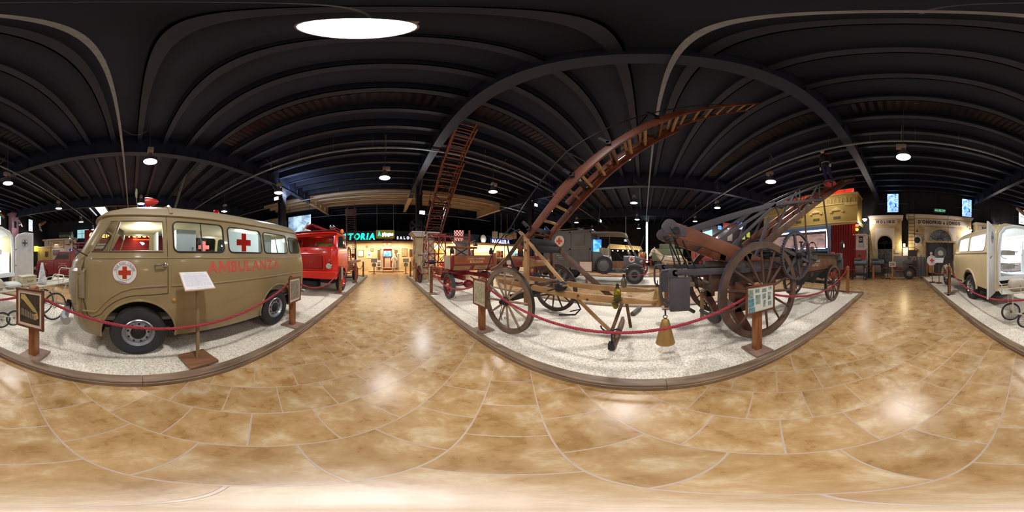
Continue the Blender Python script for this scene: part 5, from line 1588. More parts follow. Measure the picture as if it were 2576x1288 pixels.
MB().beam((CX - .4, 5.7, 2.5), (CX - .12, 5.68, 2.85), .02, .05).beam((CX - .42, 5.7, 2.6), (CX - .2, 5.72, 2.5), .02, .03).beam((CX - .42, 5.7, 2.66), (CX - .2, 5.72, 2.56), .02, .03).build('white_bracket', whitem, t)
MB().bx(CX - .95, CX + .95, 5.7, 7.0, 2.46, 2.5).tube([(CX + .96, 5.7, 2.45), (CX + .96, 5.7, 2.56), (CX + .96, 7.0, 2.56), (CX + .96, 7.0, 2.45)], .02).build('roof_rack', firered, t)
MB().sph((CX + .72, 6.1, 2.66), .12, (1, 1, 1)).cyl((CX + .72, 6.1, 2.48), (CX + .72, 6.1, 2.6), .03).build('searchlight', chrome, t)
MB().lathe([(.06, 0), (.06, .1), (.04, .14), (.001, .15)], (CX + 1.06, 6.3, 2.44), (0, 0, 1), 16).build('amber_beacon', mat('amber_beacon_glass', (230, 120, 30), rough=.2, emit=(230, 90, 20), es=.5), t)
for sx in (-.5, .5):
    MB().bx(CX + sx - .25, CX + sx + .25, 6.5, 6.95, 1.3, 1.45).bx(CX + sx - .25, CX + sx + .25, 6.85, 6.95, 1.45, 2.0).build('cab_seat', mat('grey_seat', (120, 110, 104)), t, bevel=.03)
MB().torus((CX - .55, 5.95, 1.8), (0, .6, .8), .21, .012, 24, 6).build('steering_wheel', blackm, t)
point('cab_orange_fill', (CX, 6.3, 2.2), 4, (1, .55, .45), .06)  # orange light added to give the cab interior its warm reflection

dkmar = mat('dark_maroon', (72, 26, 26), rough=.5)
t = thing('hook_ladder', 'dark red stacked ladder with two spiked tips standing upright behind the red truck', 'ladder', (-2.5, 11.0, .07))
for s in (-.34, .34):
    MB().beam((-2.5 + s, 11.0, .08), (-2.5 + s, 11.0, 4.9), .05, .09).cyl((-2.5 + s * .75, 11, 4.85), (-2.5 + s * .75, 11, 5.25), .03, .008).build('rail', dkmar, t, bevel=.006)
    MB().beam((-2.5 + s * .8, 10.9, .3), (-2.5 + s * .8, 10.9, 4.7), .04, .06).build('rail', dkmar, t, bevel=.006)
for i in range(34):
    z = .3 + i * .135
    MB().beam((-2.84, 10.98, z), (-2.16, 10.98, z), .03, .03).build('rung', dkmar, t)
MB().bx(-2.9, -2.1, 10.86, 10.9, 4.3, 4.8).bx(-2.8, -2.2, 10.5, 11.2, .07, .13).build('head_plate', dkmar, t)

# ================================================================= cream ambulance with open rear doors
cream = mat('cream_paint', (206, 188, 146), rough=.3, var=.05, coat=.3)
gwhite = mat('grey_white_paint', (196, 194, 192), rough=.35, var=.06)
t = thing('ambulance', 'cream ambulance with white lit interior and open rear doors showing stretchers', 'ambulance', (-3.02, -5.4, .07))
CX = -3.03
CT = [(.6, .80, -6.5, -3.38), (.8, .83, -6.6, -3.35), (1.2, .835, -6.6, -3.35), (1.55, .83, -6.55, -3.35), (1.6, .82, -6.5, -3.35), (2.0, .77, -6.35, -3.38), (2.15, .73, -6.25, -3.4), (2.28, .62, -6.1, -3.42), (2.38, .42, -5.9, -3.45), (2.42, .15, -5.5, -3.6)]
def cside(z): return CX + lerp_tab(CT, z, 1)
w1 = rr2(-5.8, -4.96, 1.65, 2.12, .09); w2 = rr2(-4.84, -3.86, 1.65, 2.13, .09)
arch = [(-4.87 + .5 * math.cos(a), .55 + .5 * math.sin(a)) for a in [PI * k / 16 for k in range(17)]]
arch = [(-4.37, .3)] + arch + [(-5.37, .3)]
def rear_open():
    P = [(CX - .68, .72), (CX + .68, .72), (CX + .68, 1.7), (CX + .64, 2.05), (CX + .5, 2.2), (CX + .2, 2.28), (CX - .2, 2.28), (CX - .5, 2.2), (CX - .64, 2.05), (CX - .68, 1.7)]
    return MB().prism([(x, -3.9, z) for x, z in P], (0, .9, 0))
cuts = [MB().prism([(CX - 1.2, a, b) for a, b in w1], (2.4, 0, 0)), MB().prism([(CX - 1.2, a, b) for a, b in w2], (2.4, 0, 0)),
        MB().prism([(CX + .55, a, b) for a, b in arch], (.6, 0, 0)), MB().prism([(CX - 1.15, a, b) for a, b in arch], (.6, 0, 0)), rear_open(),
        MB().prism([(CX + a, -7.2, b) for a, b in rr2(-.6, .6, 1.68, 2.05, .08)], (0, 1.4, 0))]
body = shell('body', [(z, plan_ring(CX, hw, yf, yr, min(.3, hw * .9), .06, .12)) for z, hw, yf, yr in CT], cream, t, .03, cuts)
upper = MB()
for P in (w1, w2):
    for sx in (1, -1):
        Q = [(CX + sx * (cside(b) - CX + .004), a, b) for a, b in P]
        s = MB().tube(Q, .013, 6, closed=True).build('side_window', gwhite, t)
        if True:
            MB().add(Q, [tuple(range(len(Q)))]).build('glass', milk('milky_glass', (240, 244, 248)), s)
MB().tube([(cside(1.58) + .006, y, 1.58) for y in (-6.45, -5.5, -4.5, -3.4)], .02, 8).build('waist_moulding', mat('taupe_moulding', (150, 132, 112), rough=.35), t)
MB().tube([(cside(max(z, .6)) + .006, y, z) for y, z in [(-4.87 + .52 * math.cos(a), .55 + .52 * math.sin(a)) for a in [math.radians(k) for k in range(-5, 186, 8)]]], .035, 8).build('arch_lip', cream, t)
chr2 = chrome
for sx in (1, -1):
    car_wheel(t, (CX + sx * .70, -4.87, .48), (sx, 0, 0), .41, .2, chr2, 8, chr2, .58)
    car_wheel(t, (CX + sx * .72, -7.75, .45), (sx, 0, 0), .38, .18, chr2, 8, chr2, .55)
    R = []
    for i in range(11):
        a = math.radians(-5 + 180 * i / 10)
        c = Vector((CX + sx * .72, -7.75 + .5 * math.cos(a), .5 + .5 * math.sin(a)))
        R.append([c + Vector((-.15, 0, 0)), c + Vector((.16, 0, 0)), c + Vector((.12, .03 * math.cos(a), .05 * math.sin(a) + .01)), c + Vector((-.12, .03 * math.cos(a), .05 * math.sin(a) + .01))])
    MB().loft(R).build('front_wing', cream, t)
    MB().lathe([(.001, -.2), (.08, -.14), (.12, 0), (.12, .03), (.001, .05)], (CX + sx * .55, -8.1, 1.0), (0, -1, 0), 20).build('headlamp', chrome, t)
MB().loft([[(CX + x, y, z) for x, z in rr2(-w_, w_, .7, zt, .12, 4)] for y, w_, zt in ((-6.4, .5, 1.5), (-7.2, .42, 1.42), (-8.0, .34, 1.3), (-8.1, .3, 1.2))]).build('bonnet', cream, t)
MB().bx(CX - .7, CX + .7, -8.0, -3.45, .45, .62).build('underframe', darkm, t)
MB().bx(CX + .6, CX + .86, -6.9, -5.6, .5, .54).build('running_board', gwhite, t)
wi = mat('white_interior', (226, 232, 236), rough=.5, var=.02)
MB().bx(CX - .7, CX + .7, -6.2, -3.3, .93, .99).bx(CX - .74, CX + .74, -3.36, -3.28, .88, .99).bx(CX - .6, CX + .6, -3.5, -3.45, .6, .92).build('loading_floor', wi, t, bevel=.004)
MB().bx(CX - .6, CX + .6, -3.42, -3.40, .66, .88).build('recess_shade_plate', darkm, t)  # black plate painting the shade of the recess below the floor
MB().bx(CX - .78, CX + .78, -6.15, -6.1, .95, 2.2).bx(CX - .74, CX - .72, -6.1, -3.5, .99, 1.62).bx(CX + .70, CX + .72, -6.1, -3.5, .99, 1.62).build('lining', wi, t)
P = [(-.74, 1.66), (-.70, 2.14), (-.60, 2.25), (-.40, 2.34), (-.12, 2.38), (.12, 2.38), (.40, 2.34), (.60, 2.25), (.70, 2.14), (.74, 1.66)]
MB().add([(CX + a, y_, b) for a, b in P[1:-1] for y_ in (-6.1, -3.44)], [(2 * i, 2 * i + 1, 2 * i + 3, 2 * i + 2) for i in range(7)]).build('roof_lining', wi, t, smooth=60)
MB().bx(CX - .7, CX - .15, -6.0, -4.0, 1.0, 1.28).build('attendant_seat', mat('mauve_panel', (150, 130, 128), rough=.4), t, bevel=.04)
MB().cyl((CX - .35, -3.6, .99), (CX - .35, -3.6, 1.55), .05, n=14).box((CX - .35, -3.6, 1.62), (.16, .14, .16)).cyl((CX - .35, -3.6, 1.7), (CX - .36, -3.6, 1.95), .02).cyl((CX - .3, -3.6, 1.7), (CX - .28, -3.6, 1.82), .012).cyl((CX + .1, -3.9, 1.7), (CX + .1, -3.9, 2.3), .015).build('stretcher_post', wi, t, bevel=.01)
cv = mat('grey_canvas', (150, 148, 142), rough=.8, bump=.4)
for z, y1, nm in ((1.62, -3.35, 'upper'), (1.25, -3.3, 'lower')):
    g = thing('stretcher', 'rolled canvas stretcher on the ' + nm + ' rack inside the cream ambulance', 'stretcher', (CX + .3, -4.4, z))
    for x in (CX + .08, CX + .62):
        MB().cyl((x, -5.6, z), (x, y1, z), .02, n=10).build('stretcher_pole', gwhite, g)
    mb = MB()
    R = []
    for i in range(9):
        y_ = -5.5 + (2.05) * i / 8
        R.append([(CX + .08 + .54 * k / 6, y_, z + .02 + .03 * math.sin(k * PI / 6) * (1 if i % 2 else .5)) for k in range(7)] + [(CX + .62 - .54 * k / 6, y_, z - .07 - .03 * math.sin(i)) for k in range(7)])
    mb.loft(R).build('canvas', cv, g)
    MB().tube([(CX + .62, y1 - .1, z), (CX + .5, y1 - .12, z - .16), (CX + .3, y1 - .2, z - .2)], .014).build('bracket', wi, g)
MB().tube([(CX + a, -3.33 + .0, b) for a, b in ((-.7, .9), (-.7, 1.7), (-.66, 2.06), (-.52, 2.22), (-.2, 2.3), (.2, 2.3), (.52, 2.22), (.66, 2.06), (.7, 1.7), (.7, .9))], .045, 8).build('rear_frame', wi, t)
def leaf(h, tip, zb, zt0, zt1, nm, win=True):
    h = Vector(h); tip = Vector(tip)
    u = (tip - h).normalized(); L_ = (tip - h).length
    M = FR((h.x, h.y, 0), (u.x, u.y, 0), (0, 0, 1))
    P = [(0, zb), (L_, zb), (L_, zt1), (L_ * .5, zt1 - .03), (L_ * .15, zt0 + .06), (0, zt0 - .05)]
    d = MB(M).prism([(a, b, -.018) for a, b in P], (0, 0, .036)).build(nm, gwhite, t, bevel=.006)
    MB(M).tube([(a, b, 0) for a, b in P], .022, 6, closed=True).build('door_frame', wi, d)
    for sd in (-.021, .021):
        MB(M).prism([(a, b, sd) for a, b in ((.08, 1.64), (L_ - .08, 1.64), (L_ - .08, zt1 - .1), (L_ * .4, zt1 - .1), (.08, zt0 - .02))], (0, 0, .001)).build('frosted_window', mat('frosted_window', (190, 188, 190), rough=.35), d)
        MB(M).ring((L_ * .5, 1.92, sd * 1.1), (0, 0, 1), .12, .132, .004, 32).text('+', (L_ * .5, 1.92, sd * 1.2), (1, 0, 0), (0, 1, 0), .19, .19, 0, .06).build('cross_emblem', mat('engraved_dark', (70, 74, 78)), d)
    MB(M).tube([(.02, 1.2, .03), (-.02, 1.2, .03)], .02).tube([(.02, 1.7, .03), (-.02, 1.7, .03)], .02).tube([(L_ - .1, 1.45, -.03), (L_ - .16, 1.5, -.05)], .012).build('hinges_and_handle', chrome, d)
leaf((-2.2, -3.34, 0), (-1.72, -2.86, 0), .6, 2.1, 2.22, 'rear_door')
leaf((-3.86, -3.34, 0), (-4.56, -3.16, 0), .66, 2.12, 2.28, 'rear_door')
MB().box((-1.72, -2.86, 1.4), (.03, .03, 1.6)).build('door_edge', gwhite, t)
area('ambulance_interior_light', (CX, -4.6, 2.2), 1.0, 75, (.88, .97, 1), (0, 0, 0), 1.6)

# ================================================================= wheeled litter in front of it
bone = mat('bone_enamel', (196, 190, 172), rough=.4, var=.1, scale=10)
wirew = mat('spoke_wire', (90, 84, 78), rough=.4, metal=.6)
def cycle_wheel(t, c, ax, R, nsp=20):
    c = Vector(c); ax = Vector(ax).normalized()
    w_ = MB().torus(c, ax, R - .018, .018, 40, 8).build('wheel', tyrem, t)
    MB().torus(c, ax, R - .038, .01, 40, 6).build('rim', silver, w_)
    a = Vector((0, 0, 1)); b = ax.cross(a); mb = MB()
    for i in range(nsp):
        e = a * math.cos(2 * PI * i / nsp) + b * math.sin(2 * PI * i / nsp)
        mb.cyl(c + ax * (.02 if i % 2 else -.02), c + e * (R - .04), .0022, n=4, cap=False)
    mb.build('spokes', wirew, w_)
    MB().cyl(c - ax * .04, c + ax * .04, .018, n=12).build('hub', chrome, w_)
    return w_
t = thing('wheeled_litter', 'white tubular wheeled litter on bicycle wheels before the open cream ambulance', 'stretcher trolley', (-2.7, -2.1, .07))
A = Vector((-1.78, -2.52, .82)); Bq = Vector((-3.62, -1.60, .90))
d = (Bq - A).normalized(); s = Vector((0, 0, 1)).cross(d).normalized()      # towards the aisle / camera
if s.dot(-A) < 0: s = -s
def lp(u, v, z): return A.lerp(Bq, u) + s * v + Vector((0, 0, z))
mb = MB()
for v in (-.24, .24):
    mb.tube([lp(0, v, 0), lp(1, v, 0)], .013, 8)
    mb.tube([lp(0, v, .09), lp(1, v, .09)], .009, 8)
    for i in range(7):
        mb.cyl(lp(i / 6, v, 0), lp(i / 6, v, .09), .007, n=6)
mb.tube([lp(0, -.24, .0), lp(0, .24, .0)], .013).tube([lp(0, -.24, .0), lp(0, -.24, .16), lp(0, .24, .16), lp(0, .24, 0)], .01)
mb.tube([lp(1, -.24, 0), lp(1, .24, 0)], .013)
mb.build('frame', bone, t)
mb = MB()
for i in range(15):
    v = -.21 + .03 * i
    mb.beam(lp(.01, v, .005), lp(.99, v, .005), .018, .006)
mb.build('slatted_bed', bone, t)
for k, (u, h_, v_) in enumerate(((1.0, .30, .22), (.90, .16, .20))):
    P = [lp(u, -v_, .0), lp(u + .02, -v_, h_ * .8), lp(u + .03, -v_ * .8, h_), lp(u + .03, v_ * .8, h_), lp(u + .02, v_, h_ * .8), lp(u, v_, 0)]
    MB().tube(P, .013, 8).build('end_hoop', bone, t)
MB().tube([lp(.1, -.2, 0), lp(.1, -.2, -.3), lp(.12, -.2, -.45)], .014).tube([lp(.1, .2, 0), lp(.1, .2, -.3), lp(.12, .2, -.45)], .014).tube([lp(.1, -.2, -.35), lp(.1, .2, -.35)], .01).tube([lp(.12, .2, -.4), lp(.25, .2, -.5), lp(.32, .2, -.55)], .02).tube([lp(.97, .2, 0), lp(.9, .2, -.28), lp(.85, .2, -.3)], .011).tube([lp(.97, -.2, 0), lp(.9, -.2, -.28)], .011).build('legs', bone, t)
cycle_wheel(t, lp(.78, .24, -.50), s, .32, 28)
cycle_wheel(t, lp(.78, -.24, -.50), s, .32, 28)
cycle_wheel(t, lp(.12, -.14, -.49), s, .2, 18)
cycle_wheel(t, lp(.22, .2, -.58), s, .17, 18)
cycle_wheel(t, lp(.34, .2, -.58), s, .17, 18)
MB().tube([lp(.78, .24, -.5), lp(.78, .2, 0)], .012).tube([lp(.78, -.24, -.5), lp(.78, -.2, 0)], .012).tube([lp(.78, -.24, -.5), lp(.78, .24, -.5)], .012).tube([lp(.22, .2, -.58), lp(.34, .2, -.55), lp(.5, .2, -.3), lp(.78, .2, -.1)], .011).build('fork', bone, t)
def cushion(t, name, c, u, dims, m):
    u = Vector(u).normalized(); v = Vector((0, 0, 1)).cross(u)
    R = []
    for k, (sc_, z) in enumerate(((.85, 0), (1, .2), (1, .7), (.8, .95), (.4, 1.0))):
        R.append([Vector(c) + u * (math.copysign(abs(math.cos(a)) ** .5, math.cos(a)) * dims[0] / 2 * sc_) + v * (math.copysign(abs(math.sin(a)) ** .5, math.sin(a)) * dims[1] / 2 * sc_) + Vector((0, 0, z * dims[2])) for a in [2 * PI * i / 24 for i in range(24)]])
    return MB().loft(R).build(name, m, t, smooth=70)
clothm = mat('linen_cloth', (178, 166, 150), rough=.9, bump=.5, bscale=25)
c_ = cushion(None, 'folded_bag', lp(.17, 0, .02), d, (.34, .40, .20), clothm)
tag(c_, 'grey canvas bag with a faded red cross lying on the near end of the litter', 'bag')
mb = MB(); cc = lp(.17, .18, .15)
cross3(mb, cc, d, (s * -.5 + Vector((0, 0, 1))).normalized(), .11, .25, .006)
mb.build('faded_cross', mat('faded_cross', (150, 90, 78), rough=.9), c_, smooth=0)
c_ = cushion(None, 'pillow', lp(.36, 0, .02), d, (.3, .36, .10), mat('white_linen', (196, 194, 192), rough=.9, bump=.2))
tag(c_, 'flat white pillow on the litter beside the cream metal box', 'pillow')
g = thing('metal_box', 'cream metal first aid box with a handle standing on the litter', 'box', lp(.52, 0, .02))
MB(FR(lp(.52, 0, .02), d, s)).box((0, 0, -.09), (.32, .26, .18)).build('box_body', mat('cream_box', (188, 178, 144), rough=.4), g, bevel=.008)
MB(FR(lp(.52, 0, .02), d, s)).box((0, 0, -.195), (.33, .27, .03)).build('lid', mat('cream_box', (188, 178, 144)), g, bevel=.005)
MB().tube([lp(.49, .135, .15), lp(.49, .15, .13), lp(.55, .15, .13), lp(.55, .135, .15)], .005).build('handle', iron, g)
for o in g.children: pass
g = MB().lathe([(.001, 0), (.105, .002), (.10, .02), (.03, .42), (.022, .46), (.001, .46)], lp(.70, .0, .02), (0, 0, 1), 24).build('megaphone_cone', mat('chipped_white', (206, 208, 210), rough=.4, c2=(120, 124, 130), scale=18, c2w=.36), None)
tag(g, 'tall white metal cone with chipped paint standing on the litter', 'cone')
g = thing('flag_pole', 'thin dark pole standing by the post beside the cream ambulance', 'pole', (-1.72, -5.6, .06))
MB().cyl((-1.72, -5.6, .06), (-1.72, -5.6, 3.05), .016, .008, n=8).lathe([(.05, 0), (.05, .02), (.02, .03), (.001, .03)], (-1.72, -5.6, .06), (0, 0, 1), 14).build('pole', iron, g)
g = thing('round_emblem', 'white oval red cross emblem on a thin stand near the shop end', 'emblem', (-1.75, -8.6, .07))
MB().cyl((-1.75, -8.6, .07), (-1.75, -8.6, 1.0), .02, n=8).box((-1.75, -8.6, .08), (.3, .3, .03)).build('stand', brownw, g)
e_ = disc(MB(), (-1.72, -8.6, 1.26), (1, .0, 0), (0, 0, 1), .27, .02).build('emblem_plate', whitem, g)
e_ = disc(MB(), (-1.72, -8.57, 1.26), (-1, 0, 0), (0, 0, 1), .27, .005).build('emblem_plate', whitem, g)
mb = MB(); cross3(mb, (-1.72, -8.56, 1.26), (-1, 0, 0), (0, 0, 1), .24, .34, .004); mb.build('red_cross', redcross, g, smooth=0)
mb = MB()
for i, ch in enumerate('C.R.I. COMITATO DI'):
    a = math.radians(160 - 140 * i / 17)
    if ch != ' ':
        mb.text(ch, Vector((-1.72, -8.555, 1.26)) + Vector((-math.cos(a), 0, math.sin(a))) * .215, (-math.sin(a), 0, -math.cos(a)), (-math.cos(a), 0, math.sin(a)), .03 if ch not in '.I' else .008, .045 if ch != '.' else .008, .001, .01)
mb.build('lettering', mat('dark_ink', (48, 28, 34)), g, smooth=0)
g = thing('reading_desk', 'slanted white text panel on a stand behind the round emblem', 'information stand', (-2.05, -8.3, .07))
MB().cyl((-2.05, -8.3, .07), (-2.05, -8.3, 1.2), .02, n=8).box((-2.05, -8.3, .08), (.3, .3, .03)).build('pole', brownw, g)
MB(FR((-2.05, -8.27, 1.27), (-1, .4, 0), Vector((-.25, -.45, .6)))).bx(-.22, .22, -.16, .16, -.01, .01).build('panel', mat('paper', (226, 222, 226)), g)

# ================================================================= grey box truck with red crosses
tg = mat('grey_truck_wood', (92, 86, 80), rough=.55, var=.08, scale=3)
tgm = mat('grey_truck_steel', (94, 96, 96), rough=.4, var=.1, scale=3)
t = thing('box_truck', 'old grey wooden box truck with red cross roundels and an open canvas-roofed cab', 'truck', (9.1, 2.9, .07))
X0 = 8.2
MB().bx(X0 + .03, 10.0, 2.78, 5.75, .78, 2.84).build('box_body', tg, t)
for y_ in (2.78, 3.98, 5.1, 5.72):
    MB().bx(X0, X0 + .05, y_ - .05, y_ + .05, .76, 2.88).build('frame_post', tg, t, bevel=.006)
for z in (.8, 1.88, 2.84):
    MB().bx(X0 + .0, X0 + .045, 2.75, 5.75, z - .05, z + .05).build('frame_rail', tg, t, bevel=.006)
mb = MB()
for i in range(17):
    z = .84 + i * .06
    for y0, y1 in ((2.85, 3.92), (4.05, 5.05), (5.16, 5.66)):
        mb.bx(X0 + .012, X0 + .035, y0, y1, z, z + .052)
mb.build('plank_siding', tg, t)
MB().bx(X0 + .01, X0 + .04, 3.1, 3.7, 2.1, 2.7).bx(X0 - .0, X0 + .02, 3.16, 3.64, 2.16, 2.64).build('hatch', tg, t, bevel=.01)
MB().bx(X0 - .02, 10.1, 2.7, 5.8, 2.86, 2.93).build('box_roof', tg, t, bevel=.02)
MB().tube([(8.4, 3.2, 3.05), (8.4, 5.4, 3.05)], .02).tube([(9.8, 3.2, 3.05), (9.8, 5.4, 3.05)], .02).bx(8.6, 9.6, 3.6, 3.7, 2.95, 3.15).bx(8.3, 9.9, 4.8, 4.9, 2.95, 3.02).build('roof_rack', tg, t)
ro = disc(MB(), (X0 - .004, 4.66, 2.36), (0, -1, 0), (0, 0, 1), .33, .006).build('roundel', mat('cream_roundel', (206, 190, 164), rough=.5, var=.15), t, smooth=0)
mb = MB(); cross3(mb, (X0 - .012, 4.66, 2.36), (0, -1, 0), (0, 0, 1), .38, .36, .004); mb.build('red_cross', redcross, ro, smooth=0)
lt = mat('pale_letter', (170, 166, 156), rough=.6)
MB().text('SOCCORSO POMPIERI PISTOIA', (X0 - .004, 4.6, 1.66), (0, -1, 0), (0, 0, 1), .92, .055, .002, .0).text('MISERICORDIA', (X0 - .004, 4.6, 1.53), (0, -1, 0), (0, 0, 1), .46, .055, .002).text('PRATO', (X0 - .004, 4.6, 1.40), (0, -1, 0), (0, 0, 1), .26, .055, .002).build('lettering', lt, t, smooth=0)
MB().loft([[(x, y_, z) for x, z in ((X0 + .0, 2.72 - s_), (10.0, 2.72 - s_), (10.0, 2.80 - s_), (9.1, 2.90 - s_), (X0, 2.80 - s_))] for y_, s_ in ((2.78, 0), (1.9, .02), (1.2, .06), (.95, .14))]).build('canvas_roof', mat('taupe_canvas', (122, 108, 98), rough=.8), t)
MB().cyl((8.25, 1.0, 2.6), (8.3, .35, 1.35), .02, n=8).cyl((9.95, 1.0, 2.6), (9.9, .35, 1.35), .02, n=8).cyl((8.25, 1.75, 2.7), (8.25, 1.75, 1.4), .014, n=8).build('roof_stays', tgm, t)
ws = MB().quad((8.3, .75, 1.5), (9.9, .75, 1.5), (9.9, .95, 2.05), (8.3, .95, 2.05)).build('windscreen', clear, t)
MB().tube([(8.3, .75, 1.5), (9.9, .75, 1.5), (9.9, .95, 2.05), (8.3, .95, 2.05)], .012, 6, closed=True).build('windscreen_frame', tgm, ws)
prof([(2.75, .75), (2.75, 1.75), (2.3, 1.72), (2.0, 1.45), (1.95, 1.15), (1.95, .75)], X0 + .1, 10.0).build('seat_box', tgm, t, bevel=.02)
MB().bx(X0 + .2, 9.9, 2.1, 2.35, 1.5, 1.95).build('seat_back', mat('cream_seat', (150, 140, 120), rough=.6), t, bevel=.04)
MB().torus((8.6, 1.5, 1.68), (0, -.45, .9), .22, .014, 24, 6).cyl((8.6, 1.5, 1.68), (8.6, 1.1, 1.3), .02).build('steering_wheel', iron, t)
bn = MB().loft([[(x, y_, z) for x, z in rr2(9.1 - w_, 9.1 + w_, .85, zt, .1, 4)] for y_, w_, zt in ((1.05, .62, 1.52), (.6, .58, 1.5), (.2, .5, 1.44), (.02, .46, 1.36))]).build('bonnet', tgm, t)
cr_ = disc(MB(), (8.50, .62, 1.32), (0, -1, 0), (0, 0, 1), .16, .006).build('bonnet_roundel', whitem, t, smooth=0)
mb = MB(); cross3(mb, (8.49, .62, 1.32), (0, -1, 0), (0, 0, 1), .2, .36, .004); mb.build('red_cross', redcross, cr_, smooth=0)
MB().bx(8.62, 9.58, -.06, .03, .8, 1.36).build('radiator', firered, t, bevel=.03)
for x in (8.5, 9.7):
    MB().lathe([(.001, -.14), (.1, -.1), (.14, 0), (.14, .03), (.001, .05)], (x, .1, 1.14), (0, -1, 0), 20).build('headlamp', tgm, t)
    MB().tube([(x - .22, 1.25, .75), (x - .22, .95, .85), (x - .22, .75, 1.02), (x - .22, .46, 1.1), (x - .22, .1, 1.0), (x - .22, -.05, .75)], .03, 6).build('front_mudguard', tgm, t)
car_wheel(t, (8.32, .46, .52), (-1, 0, 0), .47, .17, tgm, 0, iron, .7, .15)
car_wheel(t, (9.9, .46, .52), (1, 0, 0), .47, .17, tgm, 0, iron, .7, .15)
car_wheel(t, (8.32, 4.5, .52), (-1, 0, 0), .47, .17, tgm, 0, iron, .7, .15)
car_wheel(t, (9.9, 4.5, .52), (1, 0, 0), .47, .17, tgm, 0, iron, .7, .15)
car_wheel(t, (8.2, 2.05, 1.02), (-1, 0, 0), .47, .17, tgm, 0, tgm, .66, .3)
MB().bx(8.6, 9.7, -.0, 5.7, .6, .76).bx(8.2, 8.5, 1.1, 2.8, .62, .68).prism([(8.3, 1.1, .85), (8.3, 1.5, .85), (8.3, 1.4, .66), (8.3, 1.1, .66)], (.3, 0, 0)).build('chassis', tgm, t)
g = thing('notice_post', 'low post with a pale notice in front of the grey box truck', 'notice', (7.95, 2.9, .07))
MB().beam((7.95, 2.9, .07), (7.95, 2.9, .6), .08, .08, up=(0, 1, 0)).build('post', postm, g)
MB().bx(7.86, 7.9, 2.6, 3.25, .72, 1.2).build('board', matboard, g)
MB().bx(7.875, 7.92, 2.57, 3.28, .69, 1.23).build('board_frame', framem, g)
rope((7.95, 2.9, .8), (7.95, -1.2, .85), .3, 'red rope hanging low before the wheels of the grey box truck')
g = thing('screen_display', 'blue lit screen hanging in the cab opening of the grey truck', 'screen', (10.3, 3.0, 2.0))
bl = picture('blue_screen', [(20, 60, 170), (60, 150, 230), (170, 220, 250)], 3, seed=9, emit=1.6)
MB(FR((8.75, 2.6, 2.06), (.25, -1, 0), (0, 0, 1))).bx(-.3, .3, -.4, .4, -.05, 0).build('screen_case', blackm, g)
MB(FR((8.75, 2.6, 2.06), (.25, -1, 0), (0, 0, 1))).bx(-.27, .27, -.37, .37, -.055, -.05).bx(-.27, .27, -.37, .37, 0, .005).build('picture', bl, g)
MB().cyl((8.75, 2.62, 2.4), (8.75, 2.62, 2.75), .02).build('bracket', iron, g)

# ================================================================= dark red pickup on the far bed to the left
t = thing('fire_pickup', 'dark red vintage fire pickup with white door lettering and a ladder rack', 'fire truck', (-8.3, -3.4, .07))
Xs = -7.62
pr_ = [(-5.1, .75), (-5.0, 1.18), (-4.8, 1.26), (-4.0, 1.30), (-3.92, 1.32), (-3.72, 1.66), (-3.62, 1.72), (-2.95, 1.72), (-2.9, 1.86), (-1.2, 1.86), (-1.2, .5), (-4.3, .5), (-4.35, .75)]
prof(pr_, Xs - 1.35, Xs).build('body', maroon, t, bevel=.05)
wn = MB().add([(Xs + .004, a, b) for a, b in ((-3.86, 1.34), (-3.1, 1.34), (-3.1, 1.66), (-3.62, 1.66))], [(0, 1, 2, 3)]).build('door_window', mat('dark_window', (52, 50, 52), rough=.1), t)
MB().tube([(Xs + .006, a, b) for a, b in ((-3.86, 1.34), (-3.1, 1.34), (-3.1, 1.66), (-3.62, 1.66))], .012, 6, closed=True).build('window_frame', maroon, wn)
MB().add([(Xs + .004, a, b) for a, b in ((-2.75, 1.36), (-2.2, 1.36), (-2.2, 1.72), (-2.75, 1.72))], [(0, 1, 2, 3)]).build('crew_window', mat('dark_window', (52, 50, 52)), t)
MB().tube([(Xs + .004, -3.0, .6), (Xs + .004, -3.0, 1.7)], .008).tube([(Xs + .004, -3.95, .6), (Xs + .004, -3.93, 1.3)], .006).build('door_gap', darkm, t)
mb = MB().text('SERVIZIO ANTINCENDI', (Xs + .004, -3.45, 1.12), (0, 1, 0), (0, 0, 1), .42, .035, .002)
for i, ch in enumerate('CORPO NAZ. POMPIERI'):
    a = math.radians(165 - 150 * i / 18)
    if ch not in ' .': mb.text(ch, Vector((Xs + .005, -3.42 + .25 * math.cos(a), .82 + .22 * math.sin(a))), (0, math.sin(a), -math.cos(a)), (0, math.cos(a), math.sin(a)), .03, .05, .001)
mb.text('VIGILI DEL FUOCO', (Xs + .004, -3.42, .80), (0, 1, 0), (0, 0, 1), .46, .045, .002)
mb.build('lettering', mat('pink_white_letter', (214, 170, 170)), t, smooth=0)
for y_ in (-4.86, -1.8):
    car_wheel(t, (Xs - .12, y_, .42), (1, 0, 0), .36, .2, maroon, 0, chrome, .6)
    car_wheel(t, (Xs - 1.23, y_, .42), (-1, 0, 0), .36, .2, maroon, 0, chrome, .6)
    R = []
    for i in range(11):
        a = math.radians(-8 + 185 * i / 10)
        c = Vector((Xs - .12, y_ + .45 * math.cos(a), .44 + .44 * math.sin(a)))
        R.append([c + Vector((-.16, 0, 0)), c + Vector((.16, 0, 0)), c + Vector((.1, .05 * math.cos(a), .06 * math.sin(a) + .02)), c + Vector((-.12, .05 * math.cos(a), .06 * math.sin(a) + .02))])
    MB().loft(R).build('wing', maroon, t)
MB().bx(Xs - .15, Xs + .05, -4.3, -2.2, .40, .45).build('running_board', blackm, t)
